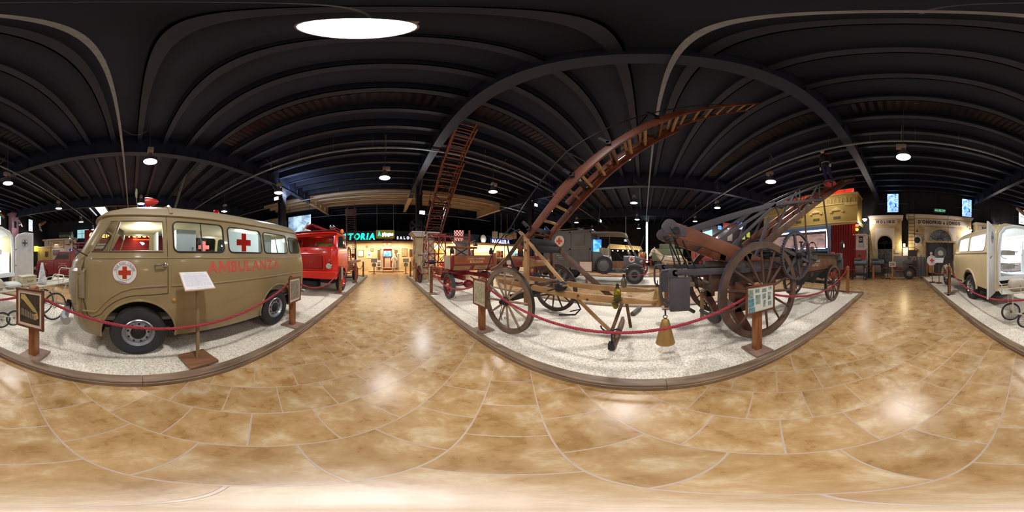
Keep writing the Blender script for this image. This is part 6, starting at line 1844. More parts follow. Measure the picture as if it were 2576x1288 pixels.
MB().tube([(Xs - .1, -3.0, 1.86), (Xs - .1, -3.0, 2.15), (Xs - .1, -1.2, 2.15)], .025).tube([(Xs - .1, -2.6, 1.86), (Xs - .1, -2.6, 2.15)], .02).tube([(Xs - .1, -3.0, 2.0), (Xs - .1, -1.2, 2.0)], .02).tube([(Xs - .6, -3.4, 2.12), (Xs - .6, -1.2, 2.18)], .03).tube([(Xs - .3, -3.4, 2.12), (Xs - .3, -1.2, 2.18)], .03).build('ladder_rack', maroon, t)
MB().lathe([(.07, 0), (.07, .1), (.045, .16), (.001, .17)], (Xs - .4, -3.15, 1.74), (0, 0, 1), 16).build('blue_beacon', mat('blue_beacon_glass', (26, 40, 150)), t)
MB().sph((Xs - .05, -2.95, 1.78), .06).build('horn', chrome, t)

# ================================================================= second red engine beyond the carriage, on the far bed
t = thing('fire_engine', 'long red vintage fire engine with a ladder on top beyond the dark red carriage', 'fire engine', (9.3, 8.6, .07))
MB().bx(8.6, 10.2, 7.6, 9.6, .7, 1.5).build('body', firered, t, bevel=.05)
prof([(7.62, .7), (7.62, 1.45), (7.0, 1.42), (6.5, 1.35), (6.42, .7)], 8.75, 10.05).build('bonnet', firered, t, bevel=.06)
MB().bx(8.6, 10.2, 9.6, 10.9, .7, 1.35).build('rear_body', firered, t, bevel=.05)
for y_ in (7.0, 10.2):
    car_wheel(t, (8.6, y_, .52), (-1, 0, 0), .46, .18, firered, 0, brass, .7)
    car_wheel(t, (10.2, y_, .52), (1, 0, 0), .46, .18, firered, 0, brass, .7)
    R = []
    for i in range(9):
        a = math.radians(0 + 180 * i / 8)
        c = Vector((8.6, y_ + .56 * math.cos(a), .52 + .56 * math.sin(a)))
        R.append([c + Vector((-.14, 0, 0)), c + Vector((.16, 0, 0)), c + Vector((.16, 0, .04)), c + Vector((-.14, 0, .04))])
    MB().loft(R).build('mudguard', firered, t)
for x in (8.7, 9.3):
    MB().beam((x, 6.2, 2.25), (x, 11.2, 2.45), .05, .1).build('ladder_rail', oldw, t)
for i in range(14):
    y_ = 6.4 + i * .34
    MB().beam((8.7, y_, 2.26 + i * .0136), (9.3, y_, 2.26 + i * .0136), .03, .03).build('rung', oldw, t)
MB().tube([(8.65, 7.4, 1.5), (8.65, 7.4, 2.3)], .02).tube([(8.65, 9.9, 1.35), (8.65, 9.9, 2.4)], .02).tube([(10.1, 7.4, 1.5), (10.1, 7.4, 2.3)], .02).build('rack_posts', iron, t)
for x in (8.9, 9.7):
    MB().bx(x - .25, x + .25, 8.3, 8.45, 1.5, 1.95).build('seat', blackm, t, bevel=.05)
MB().torus((8.95, 7.75, 1.75), (0, -.5, .86), .2, .014, 20, 6).cyl((8.95, 7.75, 1.75), (8.95, 7.45, 1.4), .015).build('steering_wheel', blackm, t)
MB().text('VENDESI NOLO', (8.55, 8.5, 1.1), (0, -1, 0), (0, 0, 1), .3, .05) if False else None
o = MB().bx(7.84, 7.87, 8.35, 8.75, .9, 1.2).beam((7.87, 8.55, .08), (7.87, 8.55, .9), .03, .03).build('notice_plate', whitem, None)
tag(o, 'small white notice plate on a stake before the distant red engine', 'notice')
# ================================================================= shop fronts and displays along the hall
def RY(px0, px1, py0, py1, Y):
    """corner bearings -> x0, x1, z0, z1 on the plane y = Y"""
    pm = (px0 + px1) / 2
    a = atY(px0, py0, Y); b = atY(px1, py0, Y)
    zt = atY(pm, py0, Y).z; zb = atY(pm, py1, Y).z
    return min(a.x, b.x), max(a.x, b.x), zb, zt
def RX(px0, px1, py0, py1, X):
    pm = (px0 + px1) / 2
    a = atX(px0, py0, X); b = atX(px1, py0, X)
    return min(a.y, b.y), max(a.y, b.y), atX(pm, py1, X).z, atX(pm, py0, X).z
plast = mat('ochre_plaster', (204, 184, 148), rough=.8, c2=(178, 154, 116), scale=2.2, bump=.3, bscale=14)
whitep = mat('white_plaster', (214, 202, 196), rough=.75, var=.04, bump=.1)
greyp = mat('grey_wainscot', (124, 120, 122), rough=.7, var=.05)
letd = mat('dark_brown_letter', (46, 36, 36), rough=.6)
woodd = wood('door_wood', (122, 92, 58), (88, 64, 40), scale=3)
S = (-1, 0, 0); N_ = (1, 0, 0); Z = (0, 0, 1)
warm = (1.0, .84, .6)
def bulb(name, c, r, colr, s, par):
    return MB().sph(c, r).build(name, glow(name + '_glow', colr, s), par)
# ---------- mill front
t = thing('mill_house', 'small ochre plaster mill house with an arched glass door', 'building', (1.0, -12.1, 0))
yF = -11.6
MB().bx(-.15, 2.16, -12.72, yF, 0, 4.3).build('front_wall', plast, t)
MB().bx(-.22, 2.23, -12.72, yF + .1, 4.3, 4.38).bx(-.19, 2.2, -12.72, yF + .06, 4.22, 4.3).bx(-.26, 2.27, -12.72, yF + .14, 4.38, 4.45).build('cornice', whitep, t)
MB(FR((1.03, yF + .03, 3.97), S, Z)).prism([(a, b, -.03) for a, b in rr2(-.9, .9, -.16, .16, .15)], (0, 0, .04)).build('name_board', whitep, t)
MB().word('MOLINO', (1.0, yF + .045, 3.97), S, Z, 1.3, .24, .004, .05, .45).build('lettering', letd, t, smooth=0)
MB().bx(.36, 1.74, yF, yF + .03, 2.0, 3.5).build('white_panel', whitep, t)
def arch_ring(mb, cx, zc, r0, r1, y0, y1, n=20, leg=None):
    R = []
    pts = [(math.cos(PI * i / n), math.sin(PI * i / n)) for i in range(n + 1)]
    P = [(cx + r0 * c, zc + r0 * s) for c, s in pts]; Q = [(cx + r1 * c, zc + r1 * s) for c, s in pts]
    if leg is not None:
        P = [(cx + r0, leg)] + P + [(cx - r0, leg)]; Q = [(cx + r1, leg)] + Q + [(cx - r1, leg)]
    return mb.loft([[(a[0], y0, a[1]), (b[0], y0, b[1]), (b[0], y1, b[1]), (a[0], y1, a[1])] for a, b in zip(P, Q)])
arch_ring(MB(), 1.05, 2.42, .52, .61, yF, yF + .07, leg=.1).build('arch_surround', plast, t)
dk = picture('dark_mill_window', [(30, 28, 32), (58, 54, 60), (92, 88, 96), (40, 38, 42)], 3, seed=11, rough=.15)
MB().prism([(1.05 + .52 * math.cos(PI * i / 16), yF + .01, 2.42 + .52 * math.sin(PI * i / 16)) for i in range(17)] + [(.53, yF + .01, .25), (1.57, yF + .01, .25)], (0, .02, 0)).build('arched_window', dk, t)
mb = MB()
for i in range(1, 10):
    a = PI * i / 10
    mb.beam((1.05 + .1 * math.cos(a), yF + .045, 2.42 + .1 * math.sin(a)), (1.05 + .5 * math.cos(a), yF + .045, 2.42 + .5 * math.sin(a)), .012, .012)
mb.beam((.53, yF + .045, 2.42), (1.57, yF + .045, 2.42), .02, .03).beam((1.05, yF + .045, .25), (1.05, yF + .045, 2.42), .02, .02)
mb.build('fan_grille', iron, t)
MB().bx(.02, .32, yF, yF + .03, 1.72, 1.93).build('small_plate', whitep, t)
MB().bx(-.9, .38, yF, yF + .05, 0, 1.5).build('wainscot', greyp, t)
g = thing('lit_showcase', 'dark narrow showcase with pale photographs between mill front and tall shop', 'showcase', (-.38, -12.2, 1.4))
MB().bx(-.66, -.12, -12.3, -11.9, 1.45, 2.2).build('case', blackm, g)
MB().bx(-.6, -.24, -11.9, -11.88, 1.52, 2.12).build('photographs', picture('grey_photos', [(120, 110, 100), (210, 206, 200), (170, 160, 150)], 6, seed=3, emit=.5), g)
g = thing('wall_lantern', 'glowing yellow wall lantern left of the tall dark ladder', 'lantern', (-.33, -11.7, 2.15))
MB().box((-.33, -11.66, 2.28), (.14, .14, .2)).build('lantern_glass', glow('yellow_lantern', (255, 226, 140), 12), g)
MB().lathe([(.12, 0), (.03, .08), (.001, .12)], (-.33, -11.66, 2.38), Z, 8).tube([(-.33, -11.66, 2.5), (-.33, -11.9, 2.55), (-.2, -12.6, 2.5)], .012).build('lantern_frame', iron, g)
point('lantern_light', (-.33, -11.4, 2.25), 40, (1, .8, .45), .06)
# ---------- meter booth
t = thing('meter_booth', 'cream meter booth with a black emblem plate and a red panel beside the red curtain', 'booth', (2.7, -11.2, 0))
MB().bx(2.28, 3.14, -11.6, -10.95, 0, 2.95).build('booth_body', whitep, t)
MB().bx(2.22, 3.2, -11.65, -10.88, 2.95, 3.03).bx(2.28, 3.14, -10.95, -10.91, 1.95, 2.0).build('cornice', whitep, t)
MB().bx(2.5, 2.8, -10.95, -10.93, 2.42, 2.86).build('emblem_plate', blackm, t)
MB().text('CTI', (2.65, -10.925, 2.64), S, Z, .2, .2, .002, .05).build('emblem', whitem, t, smooth=0)
MB().bx(2.46, 2.84, -10.95, -10.88, 2.1, 2.38).build('meter', mat('meter_grey', (170, 172, 174), rough=.4), t, bevel=.01)
MB().bx(2.3, 3.05, -10.95, -10.91, 1.05, 1.9).build('red_panel', mat('panel_red', (150, 40, 42), rough=.5), t)
MB().cyl((2.75, -10.91, 1.52), (2.75, -10.87, 1.52), .07).build('panel_knob', blackm, t)
g = thing('traffic_light', 'small traffic light with lit red and amber lamps above the red curtain edge', 'traffic light', (3.0, -10.95, 3.03))
MB().bx(2.82, 3.06, -11.1, -10.98, 3.08, 3.85).build('signal_case', blackm, g)
MB().cyl((2.94, -10.98, 3.03), (2.94, -10.98, 3.1), .03).build('signal_stem', blackm, g)
MB().cyl((2.94, -10.98, 3.66), (2.94, -10.95, 3.66), .1, n=20).build('red_lamp', glow('signal_red', (255, 60, 40), 9), g)
MB().cyl((2.94, -10.98, 3.36), (2.94, -10.95, 3.36), .1, n=20).build('amber_lamp', glow('signal_amber', (255, 170, 30), 9), g)
point('signal_light', (2.94, -10.7, 3.5), 8, (1, .35, .1), .1)
def street_lamp(loc, wall, lab, power=75):
    x, y, z = loc
    g = thing('street_lamp', lab, 'street lamp', (x, y, z - .4), 'white enamel wall lamps')
    MB().lathe([(.2, 0), (.19, .02), (.06, .07), (.05, .1), (.001, .14)], (x, y, z), Z, 20).cyl((x, y, z + .12), (x, y, z + .4), .015).tube([(x, y, z + .4), (x + wall[0] * .5, y + wall[1] * .5, z + .42), (x + wall[0], y + wall[1], z + .3)], .015).build('lamp_shade', iron, g)
    MB().lathe([(.17, .0), (.16, -.02), (.12, -.06), (.1, -.12), (.05, -.15), (.001, -.155)], (x, y, z), Z, 18).build('lamp_globe', glow('street_globe', (250, 248, 240), 12), g)
    point('street_light', (x, y, z - .3), power, (1, .93, .82), .1)
street_lamp((2.45, -11.3, 4.16), (0, -1.45), 'white street lamp hanging above the meter booth')
street_lamp((-5.2, -11.3, 3.5), (0, -.5), 'white wall lamp at the right corner of the tall shop front')
street_lamp((-8.6, -12.0, 4.35), (0, -.75), 'white wall lamp shining just above the cream ambulance roof')
# ---------- wooden step ladder, tall ladder
def plain_ladder(name, lab, a, b, w_, n, m, r=.045):
    a = Vector(a); b = Vector(b)
    t = thing(name, lab, 'ladder', a)
    for s_ in (-w_ / 2, w_ / 2):
        MB().beam(a + Vector((s_, 0, 0)), b + Vector((s_ * .85, 0, 0)), r * .6, r * 1.4, up=(0, 1, .2)).build('rail', m, t)
    for i in range(n):
        p = a.lerp(b, (i + .7) / (n + .4)); q = w_ / 2 * (1 - .15 * (i / n))
        MB().beam(p - Vector((q, 0, 0)), p + Vector((q, 0, 0)), .04, .03).build('rung', m, t)
    return t
plain_ladder('wooden_ladder', 'short wooden ladder leaning between the meter booth and the mill arch', (1.85, -10.75, .0), (2.25, -11.15, 3.25), .45, 9, woodd, .06)
plain_ladder('wooden_ladder', 'tall dark ladder reaching up the black wall left of the high shop', (-.83, -11.2, .9), (-.83, -11.75, 5.55), .5, 18, mat('dark_ladder', (40, 33, 32), rough=.5), .05)
# ---------- large shop front
t = thing('shop_building', 'tall ochre shop building lettered with two names over a fan window and door', 'building', (-3.1, -12.2, 0))
yF = -11.8
MB().bx(-5.55, -.66, -12.72, yF, 0, 4.42).build('front_wall', plast, t)
MB().bx(-5.65, -.56, -12.72, yF + .1, 4.42, 4.5).bx(-5.6, -.6, -12.72, yF + .06, 4.34, 4.42).bx(-5.7, -.5, -12.72, yF + .16, 4.5, 4.58).build('cornice', whitep, t)
MB(FR((-3.1, yF + .03, 4.02), S, Z)).prism([(a, b, -.03) for a, b in rr2(-2.05, 2.05, -.22, .22, .15)], (0, 0, .04)).build('name_board', whitep, t)
MB().word("D'ONOFRIO", (-2.22, yF + .045, 4.02), S, Z, 1.75, .27, .004, .05, .15).text('&', (-3.3, yF + .045, 3.98), S, Z, .15, .18, .004, .04).word('LONGO', (-4.05, yF + .045, 4.02), S, Z, 1.1, .27, .004, .05, .15).build('lettering', letd, t, smooth=0)
xc = -2.98
MB().bx(-4.25, -1.82, yF, yF + .04, 2.45, 3.65).build('white_panel', whitep, t)
arch_ring(MB(), xc, 2.62, .86, 1.0, yF + .03, yF + .12).build('arch_surround', plast, t)
MB().prism([(xc + .87 * math.cos(PI * i / 20), yF + .04, 2.62 + .87 * math.sin(PI * i / 20)) for i in range(21)], (0, .02, 0)).build('fan_light', picture('fan_light_glass', [(60, 62, 70), (150, 156, 160), (90, 96, 106), (180, 186, 190)], 2.5, seed=12, rough=.2), t)
mb = MB()
for i in range(1, 14):
    a = PI * i / 14
    mb.beam((xc + .18 * math.cos(a), yF + .075, 2.62 + .18 * math.sin(a)), (xc + .86 * math.cos(a), yF + .075, 2.62 + .86 * math.sin(a)), .02, .02)
mb.torus((xc, yF + .075, 2.62), (0, 1, 0), .2, .02, 24, 6)
mb.build('fan_bars', iron, t)
MB().bx(-4.2, -1.75, yF, yF + .2, 2.5, 2.62).build('lintel', plast, t)
MB().bx(-4.0, -1.95, yF, yF + .03, .05, 2.5).build('door_glass', picture('dark_shop_glass', [(44, 42, 46), (72, 68, 72), (54, 50, 54)], 2, seed=13, rough=.15), t)
mb = MB()
for x in (-4.0, -3.35, -2.6, -1.95):
    mb.bx(x - .03, x + .03, yF, yF + .06, .05, 2.5)
for z in (.1, 1.2, 2.45):
    mb.bx(-4.0, -1.95, yF, yF + .06, z - .02, z + .02)
mb.build('door_frame', wood('dark_frame', (82, 64, 46), (56, 44, 34), scale=3), t)
disc(MB(), (-3.0, yF + .06, 1.72), S, Z, .46, .03).build('round_glass', mat('round_glass', (130, 136, 140), rough=.12, metal=.5), t)
disc(MB(), (-3.0, yF + .09, 1.72), S, Z, .2, .01).bx(-3.2, -2.85, yF + .1, yF + .11, 1.55, 1.8).build('round_label', whitep, t)
MB().bx(-1.62, -.98, yF, yF + .04, 2.25, 3.05).build('fan_board', whitep, t)
MB().ring((-1.28, yF + .06, 2.66), (0, 1, 0), .23, .28, .05, 32).build('fan_ring', whitem, t)
mb = disc(MB(), (-1.28, yF + .045, 2.66), S, Z, .23, .01)
for i in range(8):
    a = PI * i / 4
    mb.beam((-1.28, yF + .07, 2.66), (-1.28 + .22 * math.cos(a), yF + .06, 2.66 + .22 * math.sin(a)), .06, .01, up=(0, 1, 0))
mb.build('exhaust_fan', blackm, t)
disc(MB(), (-1.2, yF + .02, 1.9), S, Z, .15, .02).build('round_sign', mat('sign_maroon', (130, 36, 36), rough=.5), t)
MB().text('E', (-1.2, yF + .045, 1.9), S, Z, .12, .16, .002, .05).build('sign_letter', whitem, t, smooth=0)
MB().tube([(-1.25, yF, 3.35), (-1.25, yF + .3, 3.45), (-1.25, yF + .35, 3.3)], .015).lathe([(.1, 0), (.03, .06), (.001, .08)], (-1.25, yF + .35, 3.24), Z, 12).build('bracket_lamp', iron, t)
MB().bx(-1.8, -.66, yF, yF + .04, 0, 1.45).build('wainscot', greyp, t)
g = thing('mannequin', 'mannequin in a tan coat standing in the arched shop doorway', 'mannequin', (-2.25, -11.5, 0))
MB().lathe([(.2, .3), (.22, .8), (.17, 1.1), (.2, 1.4), (.1, 1.52), (.05, 1.56)], (-2.25, -11.5, .0), Z, 16).build('coat', mat('tan_coat', (160, 128, 92), rough=.9), g)
MB().tube([(-2.07, -11.5, 1.42), (-1.98, -11.42, 1.15), (-2.1, -11.3, 1.0)], .05).tube([(-2.43, -11.5, 1.42), (-2.52, -11.42, 1.15), (-2.4, -11.3, 1.0)], .05).build('sleeves', mat('tan_coat', (160, 128, 92)), g)
MB().sph((-2.25, -11.48, 1.68), .11, (.9, 1, 1.1)).build('head', skin, g)
MB().cyl((-2.32, -11.5, .02), (-2.32, -11.5, .4), .06).cyl((-2.18, -11.5, .02), (-2.18, -11.5, .4), .06).build('legs', blackm, g)
# ---------- third front
t = thing('shop_building', 'lower ochre lettered building partly behind the cream ambulance roof', 'building', (-7.2, -12.3, 0))
MB().bx(-8.35, -6.15, -12.72, -12.1, 0, 4.2).build('front_wall', plast, t)
MB().bx(-8.45, -6.05, -12.72, -12.0, 4.2, 4.34).build('cornice', whitep, t)
MB().bx(-8.1, -6.45, -12.1, -12.07, 3.75, 4.08).build('name_board', whitep, t)
MB().text('BAGNI', (-7.2, -12.065, 3.9), S, Z, 1.0, .2, .003, .04).build('lettering', letd, t, smooth=0)
plain_ladder('wooden_ladder', 'small ladder end showing above the lettered low front', (-8.6, -12.2, 1.0), (-8.75, -12.5, 4.75), .32, 12, iron, .04)
# ---------- wall screens and exit sign
scr = picture('winter_screen', [(20, 60, 190), (90, 160, 240), (200, 236, 255), (60, 120, 220), (235, 250, 255)], 2.6, seed=14, emit=1.3)
scr2 = picture('pale_screen', [(120, 190, 240), (210, 240, 255), (225, 250, 255)], 1.5, seed=15, emit=1.5)
tiltm = mat('wall_tube', (80, 84, 96), rough=.4, metal=.5)
for k, (a, b, c, d_, m_, lab) in enumerate(((2232, 2260, 487, 533, scr, 'tall blue lit screen on the black wall above the mill front'), (2419, 2446, 500, 545, scr, 'tall blue lit screen above the right end of the tall shop'),
                         (2558, 2584, 527, 565, scr2, 'pale lit screen on the wall above the cream ambulance'), (2647, 2660, 552, 582, scr2, 'pale lit screen beyond the white rear door'))):
    x0, x1, z0, z1 = RY(a, b, c, d_, -12.55)
    z0, z1 = max(z0, 4.05), z1
    h_ = 1.57
    zc_ = atY((a + b) / 2, (c + d_) / 2, -12.55).z
    xc_ = (x0 + x1) / 2
    g = thing('wall_screen', lab, 'screen', (xc_, -12.6, zc_))
    MB().bx(xc_ - .46, xc_ + .46, -12.8, -12.6, zc_ - h_ / 2 - .03, zc_ + h_ / 2 + .03).build('screen_case', blackm, g)
    MB().bx(xc_ - .43, xc_ + .43, -12.6, -12.58, zc_ - h_ / 2, zc_ + h_ / 2).build('picture', m_, g)
    MB().cyl((xc_ - 1.15, -12.65, zc_ - .05), (xc_ + 1.15, -12.65, zc_ - .05), .03, n=8).build('mount_bar', tiltm, g)
    if k > 1:
        mb = MB()
        for zz in (.5, .0, -.6):
            mb.bx(xc_ - .2, xc_ + .25, -12.58, -12.575, zc_ + zz, zc_ + zz + .05)
        mb.build('screen_lines', mat('screen_ink', (20, 60, 110)), g)
x0, x1, z0, z1 = RY(2350, 2379, 526, 534, -12.5)
g = thing('exit_sign', 'small green exit sign with running figure and arrows above the shop', 'exit sign', ((x0 + x1) / 2, -12.5, z0))
MB().bx(x0, x1, -12.8, -12.5, z0, z0 + .3).build('sign_case', mat('grey_case', (150, 160, 156)), g)
MB().bx(x0 + .1, x1 - .1, -12.5, -12.49, z0 + .03, z0 + .27).build('green_panel', glow('exit_green', (60, 150, 110), .6), g)
MB().text('<-', ((x0 + x1) / 2 + .3, -12.488, z0 + .15), S, Z, .3, .08, .001, .03).text('->', ((x0 + x1) / 2 - .3, -12.488, z0 + .15), S, Z, .3, .08, .001, .03).sph(((x0 + x1) / 2, -12.488, z0 + .22), .025).beam(((x0 + x1) / 2, -12.488, z0 + .2), ((x0 + x1) / 2 + .05, -12.488, z0 + .08), .03, .03).beam(((x0 + x1) / 2 + .02, -12.488, z0 + .14), ((x0 + x1) / 2 - .08, -12.488, z0 + .06), .02, .02).build('pictogram', glow('exit_white', (230, 250, 240), .8), g)
# ---------- exhibits before the fronts
def engine(name, lab, x, y):
    t = thing(name, lab, 'pump', (x, y, 0))
    MB().bx(x - .5, x + .5, y - .25, y + .25, .25, .34).bx(x - .6, x + .6, y + .22, y + .27, .28, .42).build('chassis', iron, t)
    MB().lathe([(.16, -.5), (.18, -.48), (.18, .3), (.14, .34)], (x, y, 1.08), (1, 0, 0), 18).build('fuel_tank', mat('grey_blue_tank', (96, 104, 112), rough=.4, metal=.3), t)
    MB().bx(x - .3, x + .25, y - .2, y + .2, .34, .9).cyl((x - .1, y, .9), (x - .1, y, 1.0), .1).bx(x - .12, x + .3, y - .15, y + .22, 1.25, 1.36).build('motor_block', mat('engine_block', (96, 88, 78), rough=.5, metal=.3, bump=.4), t, bevel=.02)
    MB().tube([(x + .3, y + .1, .8), (x + .45, y + .2, .6), (x + .55, y + .1, .35)], .04).tube([(x - .3, y + .1, .9), (x - .5, y + .15, .7), (x - .45, y + .15, .4)], .035).build('pipes', iron, t)
    for dx in (-.45, .45):
        MB().cyl((x + dx, y + .2, .0), (x + dx, y + .2, .28), .03).torus((x + dx, y + .3, .14), (0, 1, 0), .12, .03, 18, 6).build('caster', tyrem, t)
engine('motor_pump', 'grey motor pump on a low frame before the meter booth', 2.55, -10.2)
engine('motor_pump', 'dark motor pump standing under the arched mill window', 1.55, -10.95)
t = thing('trailer_pump', 'rusty trailer with a curved mudguard and single large tyre before the shop', 'trailer', (-.8, -10.9, 0))
rust = mat('rusty_red', (110, 60, 52), rough=.6, c2=(74, 48, 44), scale=6)
car_wheel(t, (-.62, -10.55, .36), (0, 1, 0), .36, .18, mat('worn_hub', (140, 120, 104), rough=.5), 0, mat('worn_hub', (140, 120, 104)), .5)
R = []
for i in range(13):
    a = math.radians(-15 + 200 * i / 12)
    c = Vector((-.62 - .48 * math.cos(a), -10.6, .38 + .50 * math.sin(a)))
    R.append([c + Vector((0, -.2, 0)), c + Vector((0, .2, 0)), c + Vector((-.04 * math.cos(a), .2, .04 * math.sin(a))), c + Vector((-.04 * math.cos(a), -.2, .04 * math.sin(a)))])
MB().loft(R).build('mudguard', rust, t)
MB().prism([(.5, -10.9, .95), (-.1, -10.9, .75), (-.2, -10.9, .55), (.3, -10.9, .6), (.55, -10.9, .8)], (0, .35, 0)).bx(-1.1, .3, -11.1, -10.7, .42, .5).build('trailer_body', rust, t, bevel=.02)
MB().bx(-.85, -.2, -11.1, -10.6, .98, 1.2).bx(-.75, -.3, -11.0, -10.7, 1.2, 1.28).build('equipment_box', mat('slate_box', (72, 78, 78), rough=.4), t, bevel=.02)
MB().tube([(.5, -10.75, .85), (.75, -10.7, .8), (.78, -10.7, .1)], .02).bx(.6, .95, -10.8, -10.6, .0, .05).build('draw_bar', iron, t)
g = thing('photo_post', 'short post with a framed engine photograph in front of the mill arch', 'notice', (.45, -10.3, 0))
MB().beam((.45, -10.3, .0), (.45, -10.3, .95), .1, .1, up=(0, 1, 0)).box((.45, -10.3, .015), (.4, .3, .03)).build('post', postm, g)
frame_pic(g, (.45, -10.22, .98), S, Z, .42, .32, .02, picture('engine_photo', [(60, 56, 54), (150, 144, 136), (200, 190, 180)], 12, seed=16), .03, whitep)
o = thing('dark_signboard', 'dark portrait board standing at the foot of the tall ladder', 'board', (-.9, -11.1, 1.1))
MB().bx(-1.2, -.62, -11.15, -11.08, 1.15, 1.9).bx(-1.2, -.62, -11.15, -11.1, .1, 1.15).build('board', mat('dark_board', (36, 34, 38), rough=.4), o)
MB().bx(-1.15, -.67, -11.08, -11.07, 1.2, 1.5).build('board_print', picture('board_portrait', [(60, 44, 44), (150, 130, 124), (90, 70, 70)], 4, seed=17), o)
random.seed(5)
for i in range(5):
    x = -1.35 - .12 * i
    o = MB().cyl((x, -11.3, .0), (x + .05 * (-1) ** i, -11.6, 1.25 + .15 * (i % 3)), .03, n=8).build('iron_bar', mat('slate_iron', (76, 82, 84), rough=.5, metal=.4), None)
    tag(o, ('first', 'second', 'third', 'fourth', 'last')[i] + ' grey iron bar from the tall ladder, leaning on the wainscot', 'bar', 'grey iron bars leaning on the wainscot')
q1 = post(3.6, -9.3, 'low post carrying the rope in front of the red curtain', .3, .9, -.064)
q2 = post(1.6, -9.9, 'low rope post before the grey motor pump', .3, .9, -.064)
rope((3.6, -9.24, .8), (1.7, -9.9, .8), .15, 'thin red rope before the red curtain and meter booth', .012)
rope((1.5, -9.9, .85), (.5, -10.25, .9), .15, 'thin red rope between the pump and the photo post', .012)
rope((.38, -10.3, .9), (-1.8, -11.1, .95), .22, 'thin red rope in front of the rusty trailer', .012)

# ---------- theatre front with flames, screen and red curtain
yel = mat('yellow_stucco', (196, 168, 96), rough=.7, c2=(176, 150, 84), scale=1)
yel2 = mat('pale_yellow_stucco', (214, 192, 136), rough=.7, var=.05)
t = thing('theatre_building', 'large yellow palace front with arcades and pediments above the lit stage screen', 'building', (7.5, -11.6, 0))
yT = -11.0
MB().bx(2.98, 12.4, -12.72, yT - .25, 3.95, 6.25).build('front_wall', yel, t)
MB().bx(2.9, 12.5, -12.72, yT - .02, 3.78, 3.95).bx(2.85, 12.5, -12.72, yT + .04, 3.95, 4.02).bx(2.98, 12.4, yT - .25, yT - .15, 5.45, 5.52).bx(2.92, 12.4, -12.72, yT - .1, 6.2, 6.3).bx(2.98, 3.9, yT - .26, yT - .1, 5.3, 5.5).build('cornices', yel2, t)
mb = MB()
for i in range(14):
    x = 3.35 + i * .62
    arch_ring(mb, x, 5.82, .16, .21, yT - .26, yT - .2, 10, leg=5.58)
mb.build('arcade', yel2, t)
mb = MB()
for i in range(5):
    x = 4.55 + i * 1.75
    mb.prism([(x - .5, yT - .25, 4.95), (x + .5, yT - .25, 4.95), (x, yT - .25, 5.22)], (0, .14, 0)).bx(x - .55, x - .35, yT - .25, yT - .1, 4.82, 4.92).bx(x + .35, x + .55, yT - .25, yT - .1, 4.82, 4.92)
mb.build('pediments', yel2, t)
mb = MB()
for i in range(5):
    x = 4.55 + i * 1.75
    mb.bx(x - .28, x - .02, yT - .25, yT - .22, 4.3, 4.5).bx(x + .02, x + .28, yT - .25, yT - .22, 4.3, 4.5)
mb.build('window_panes', mat('small_window', (96, 84, 70), rough=.4), t)
fl = picture('flame_print', [(20, 8, 8), (60, 14, 10), (200, 60, 24), (30, 10, 8), (230, 140, 70), (110, 24, 16)], 2.2, seed=18, emit=.6, dist=2.5)
fl2 = picture('red_smoke_print', [(210, 40, 24), (240, 60, 30), (150, 60, 50), (230, 120, 100)], .9, seed=19, emit=.9)
g = thing('flame_banner', 'dark picture of orange flames above the left part of the yellow front', 'banner', (10.2, -11.2, 6.2))
MB().bx(5.8, 12.3, -11.2, -11.15, 6.3, 6.64).build('print', fl, g)
g = thing('flame_banner', 'bright red smoke picture above the right part of the yellow front', 'banner', (4.4, -11.2, 6.2))
MB().bx(3.2, 5.7, -11.2, -11.15, 6.3, 6.64).build('print', fl2, g)
t = thing('stage_screen', 'wide stage screen in a blue frame with white light strips', 'screen', (7.0, -10.9, 0))
blf = mat('blue_frame_paint', (92, 124, 176), rough=.5)
MB().bx(4.85, 10.9, -11.1, -10.85, 3.55, 3.78).bx(4.85, 5.12, -11.1, -10.85, .6, 3.55).bx(4.85, 10.9, -11.1, -10.8, 1.85, 2.0).build('frame', blf, t)
MB().bx(5.15, 10.9, -10.86, -10.84, 3.38, 3.5).bx(5.14, 5.24, -10.86, -10.84, 2.1, 3.5).bx(5.3, 10.9, -10.82, -10.8, 2.05, 2.1).build('light_strip', glow('strip_white', (236, 226, 255), 5), t)
MB().bx(5.4, 10.9, -10.98, -10.94, 2.15, 3.2).build('picture', picture('stage_picture', [(110, 88, 92), (150, 130, 130), (190, 150, 140), (120, 104, 110)], .8, seed=20, emit=.35), t)
MB().bx(5.2, 10.9, -11.1, -10.99, 2.1, 3.4).bx(4.9, 10.9, -11.1, -10.9, 0, 1.85).build('backing', darkm, t)
R = []
mb = MB()
P = [(3.02 + 1.83 * i / 60, -10.9 + .05 * math.sin(i * 1.05)) for i in range(61)]
mb.add([(x, y, 0.03) for x, y in P] + [(x, y, 3.78) for x, y in P] + [(x, y - .02, 0.03) for x, y in P] + [(x, y - .02, 3.78) for x, y in P], [(i, i + 1, 62 + i, 61 + i) for i in range(60)] + [(122 + i, 123 + i, 184 + i, 183 + i) for i in range(60)])
o = mb.build('stage_curtain', mat('red_curtain', (124, 24, 28), rough=.85, var=.1), None, smooth=180)
tag(o, 'red pleated curtain hanging right of the stage screen', 'curtain')
g = thing('red_fuel_pump', 'small red bottle-shaped machine with white bands before the red curtain', 'pump', (3.9, -8.9, 0))
MB().lathe([(.2, 0), (.2, 1.25), (.16, 1.5), (.08, 1.62), (.001, 1.66)], (3.9, -9.0, .1), Z, 20).build('pump_body', mat('orange_red_paint', (196, 66, 44), rough=.4), g)
MB().lathe([(.202, 0), (.204, .04), (.202, .08)], (3.9, -9.0, .75), Z, 20).bx(3.75, 4.05, -8.82, -8.79, 1.1, 1.4).bx(3.6, 4.2, -9.2, -8.8, .0, .12).build('white_bands', whitem, g)
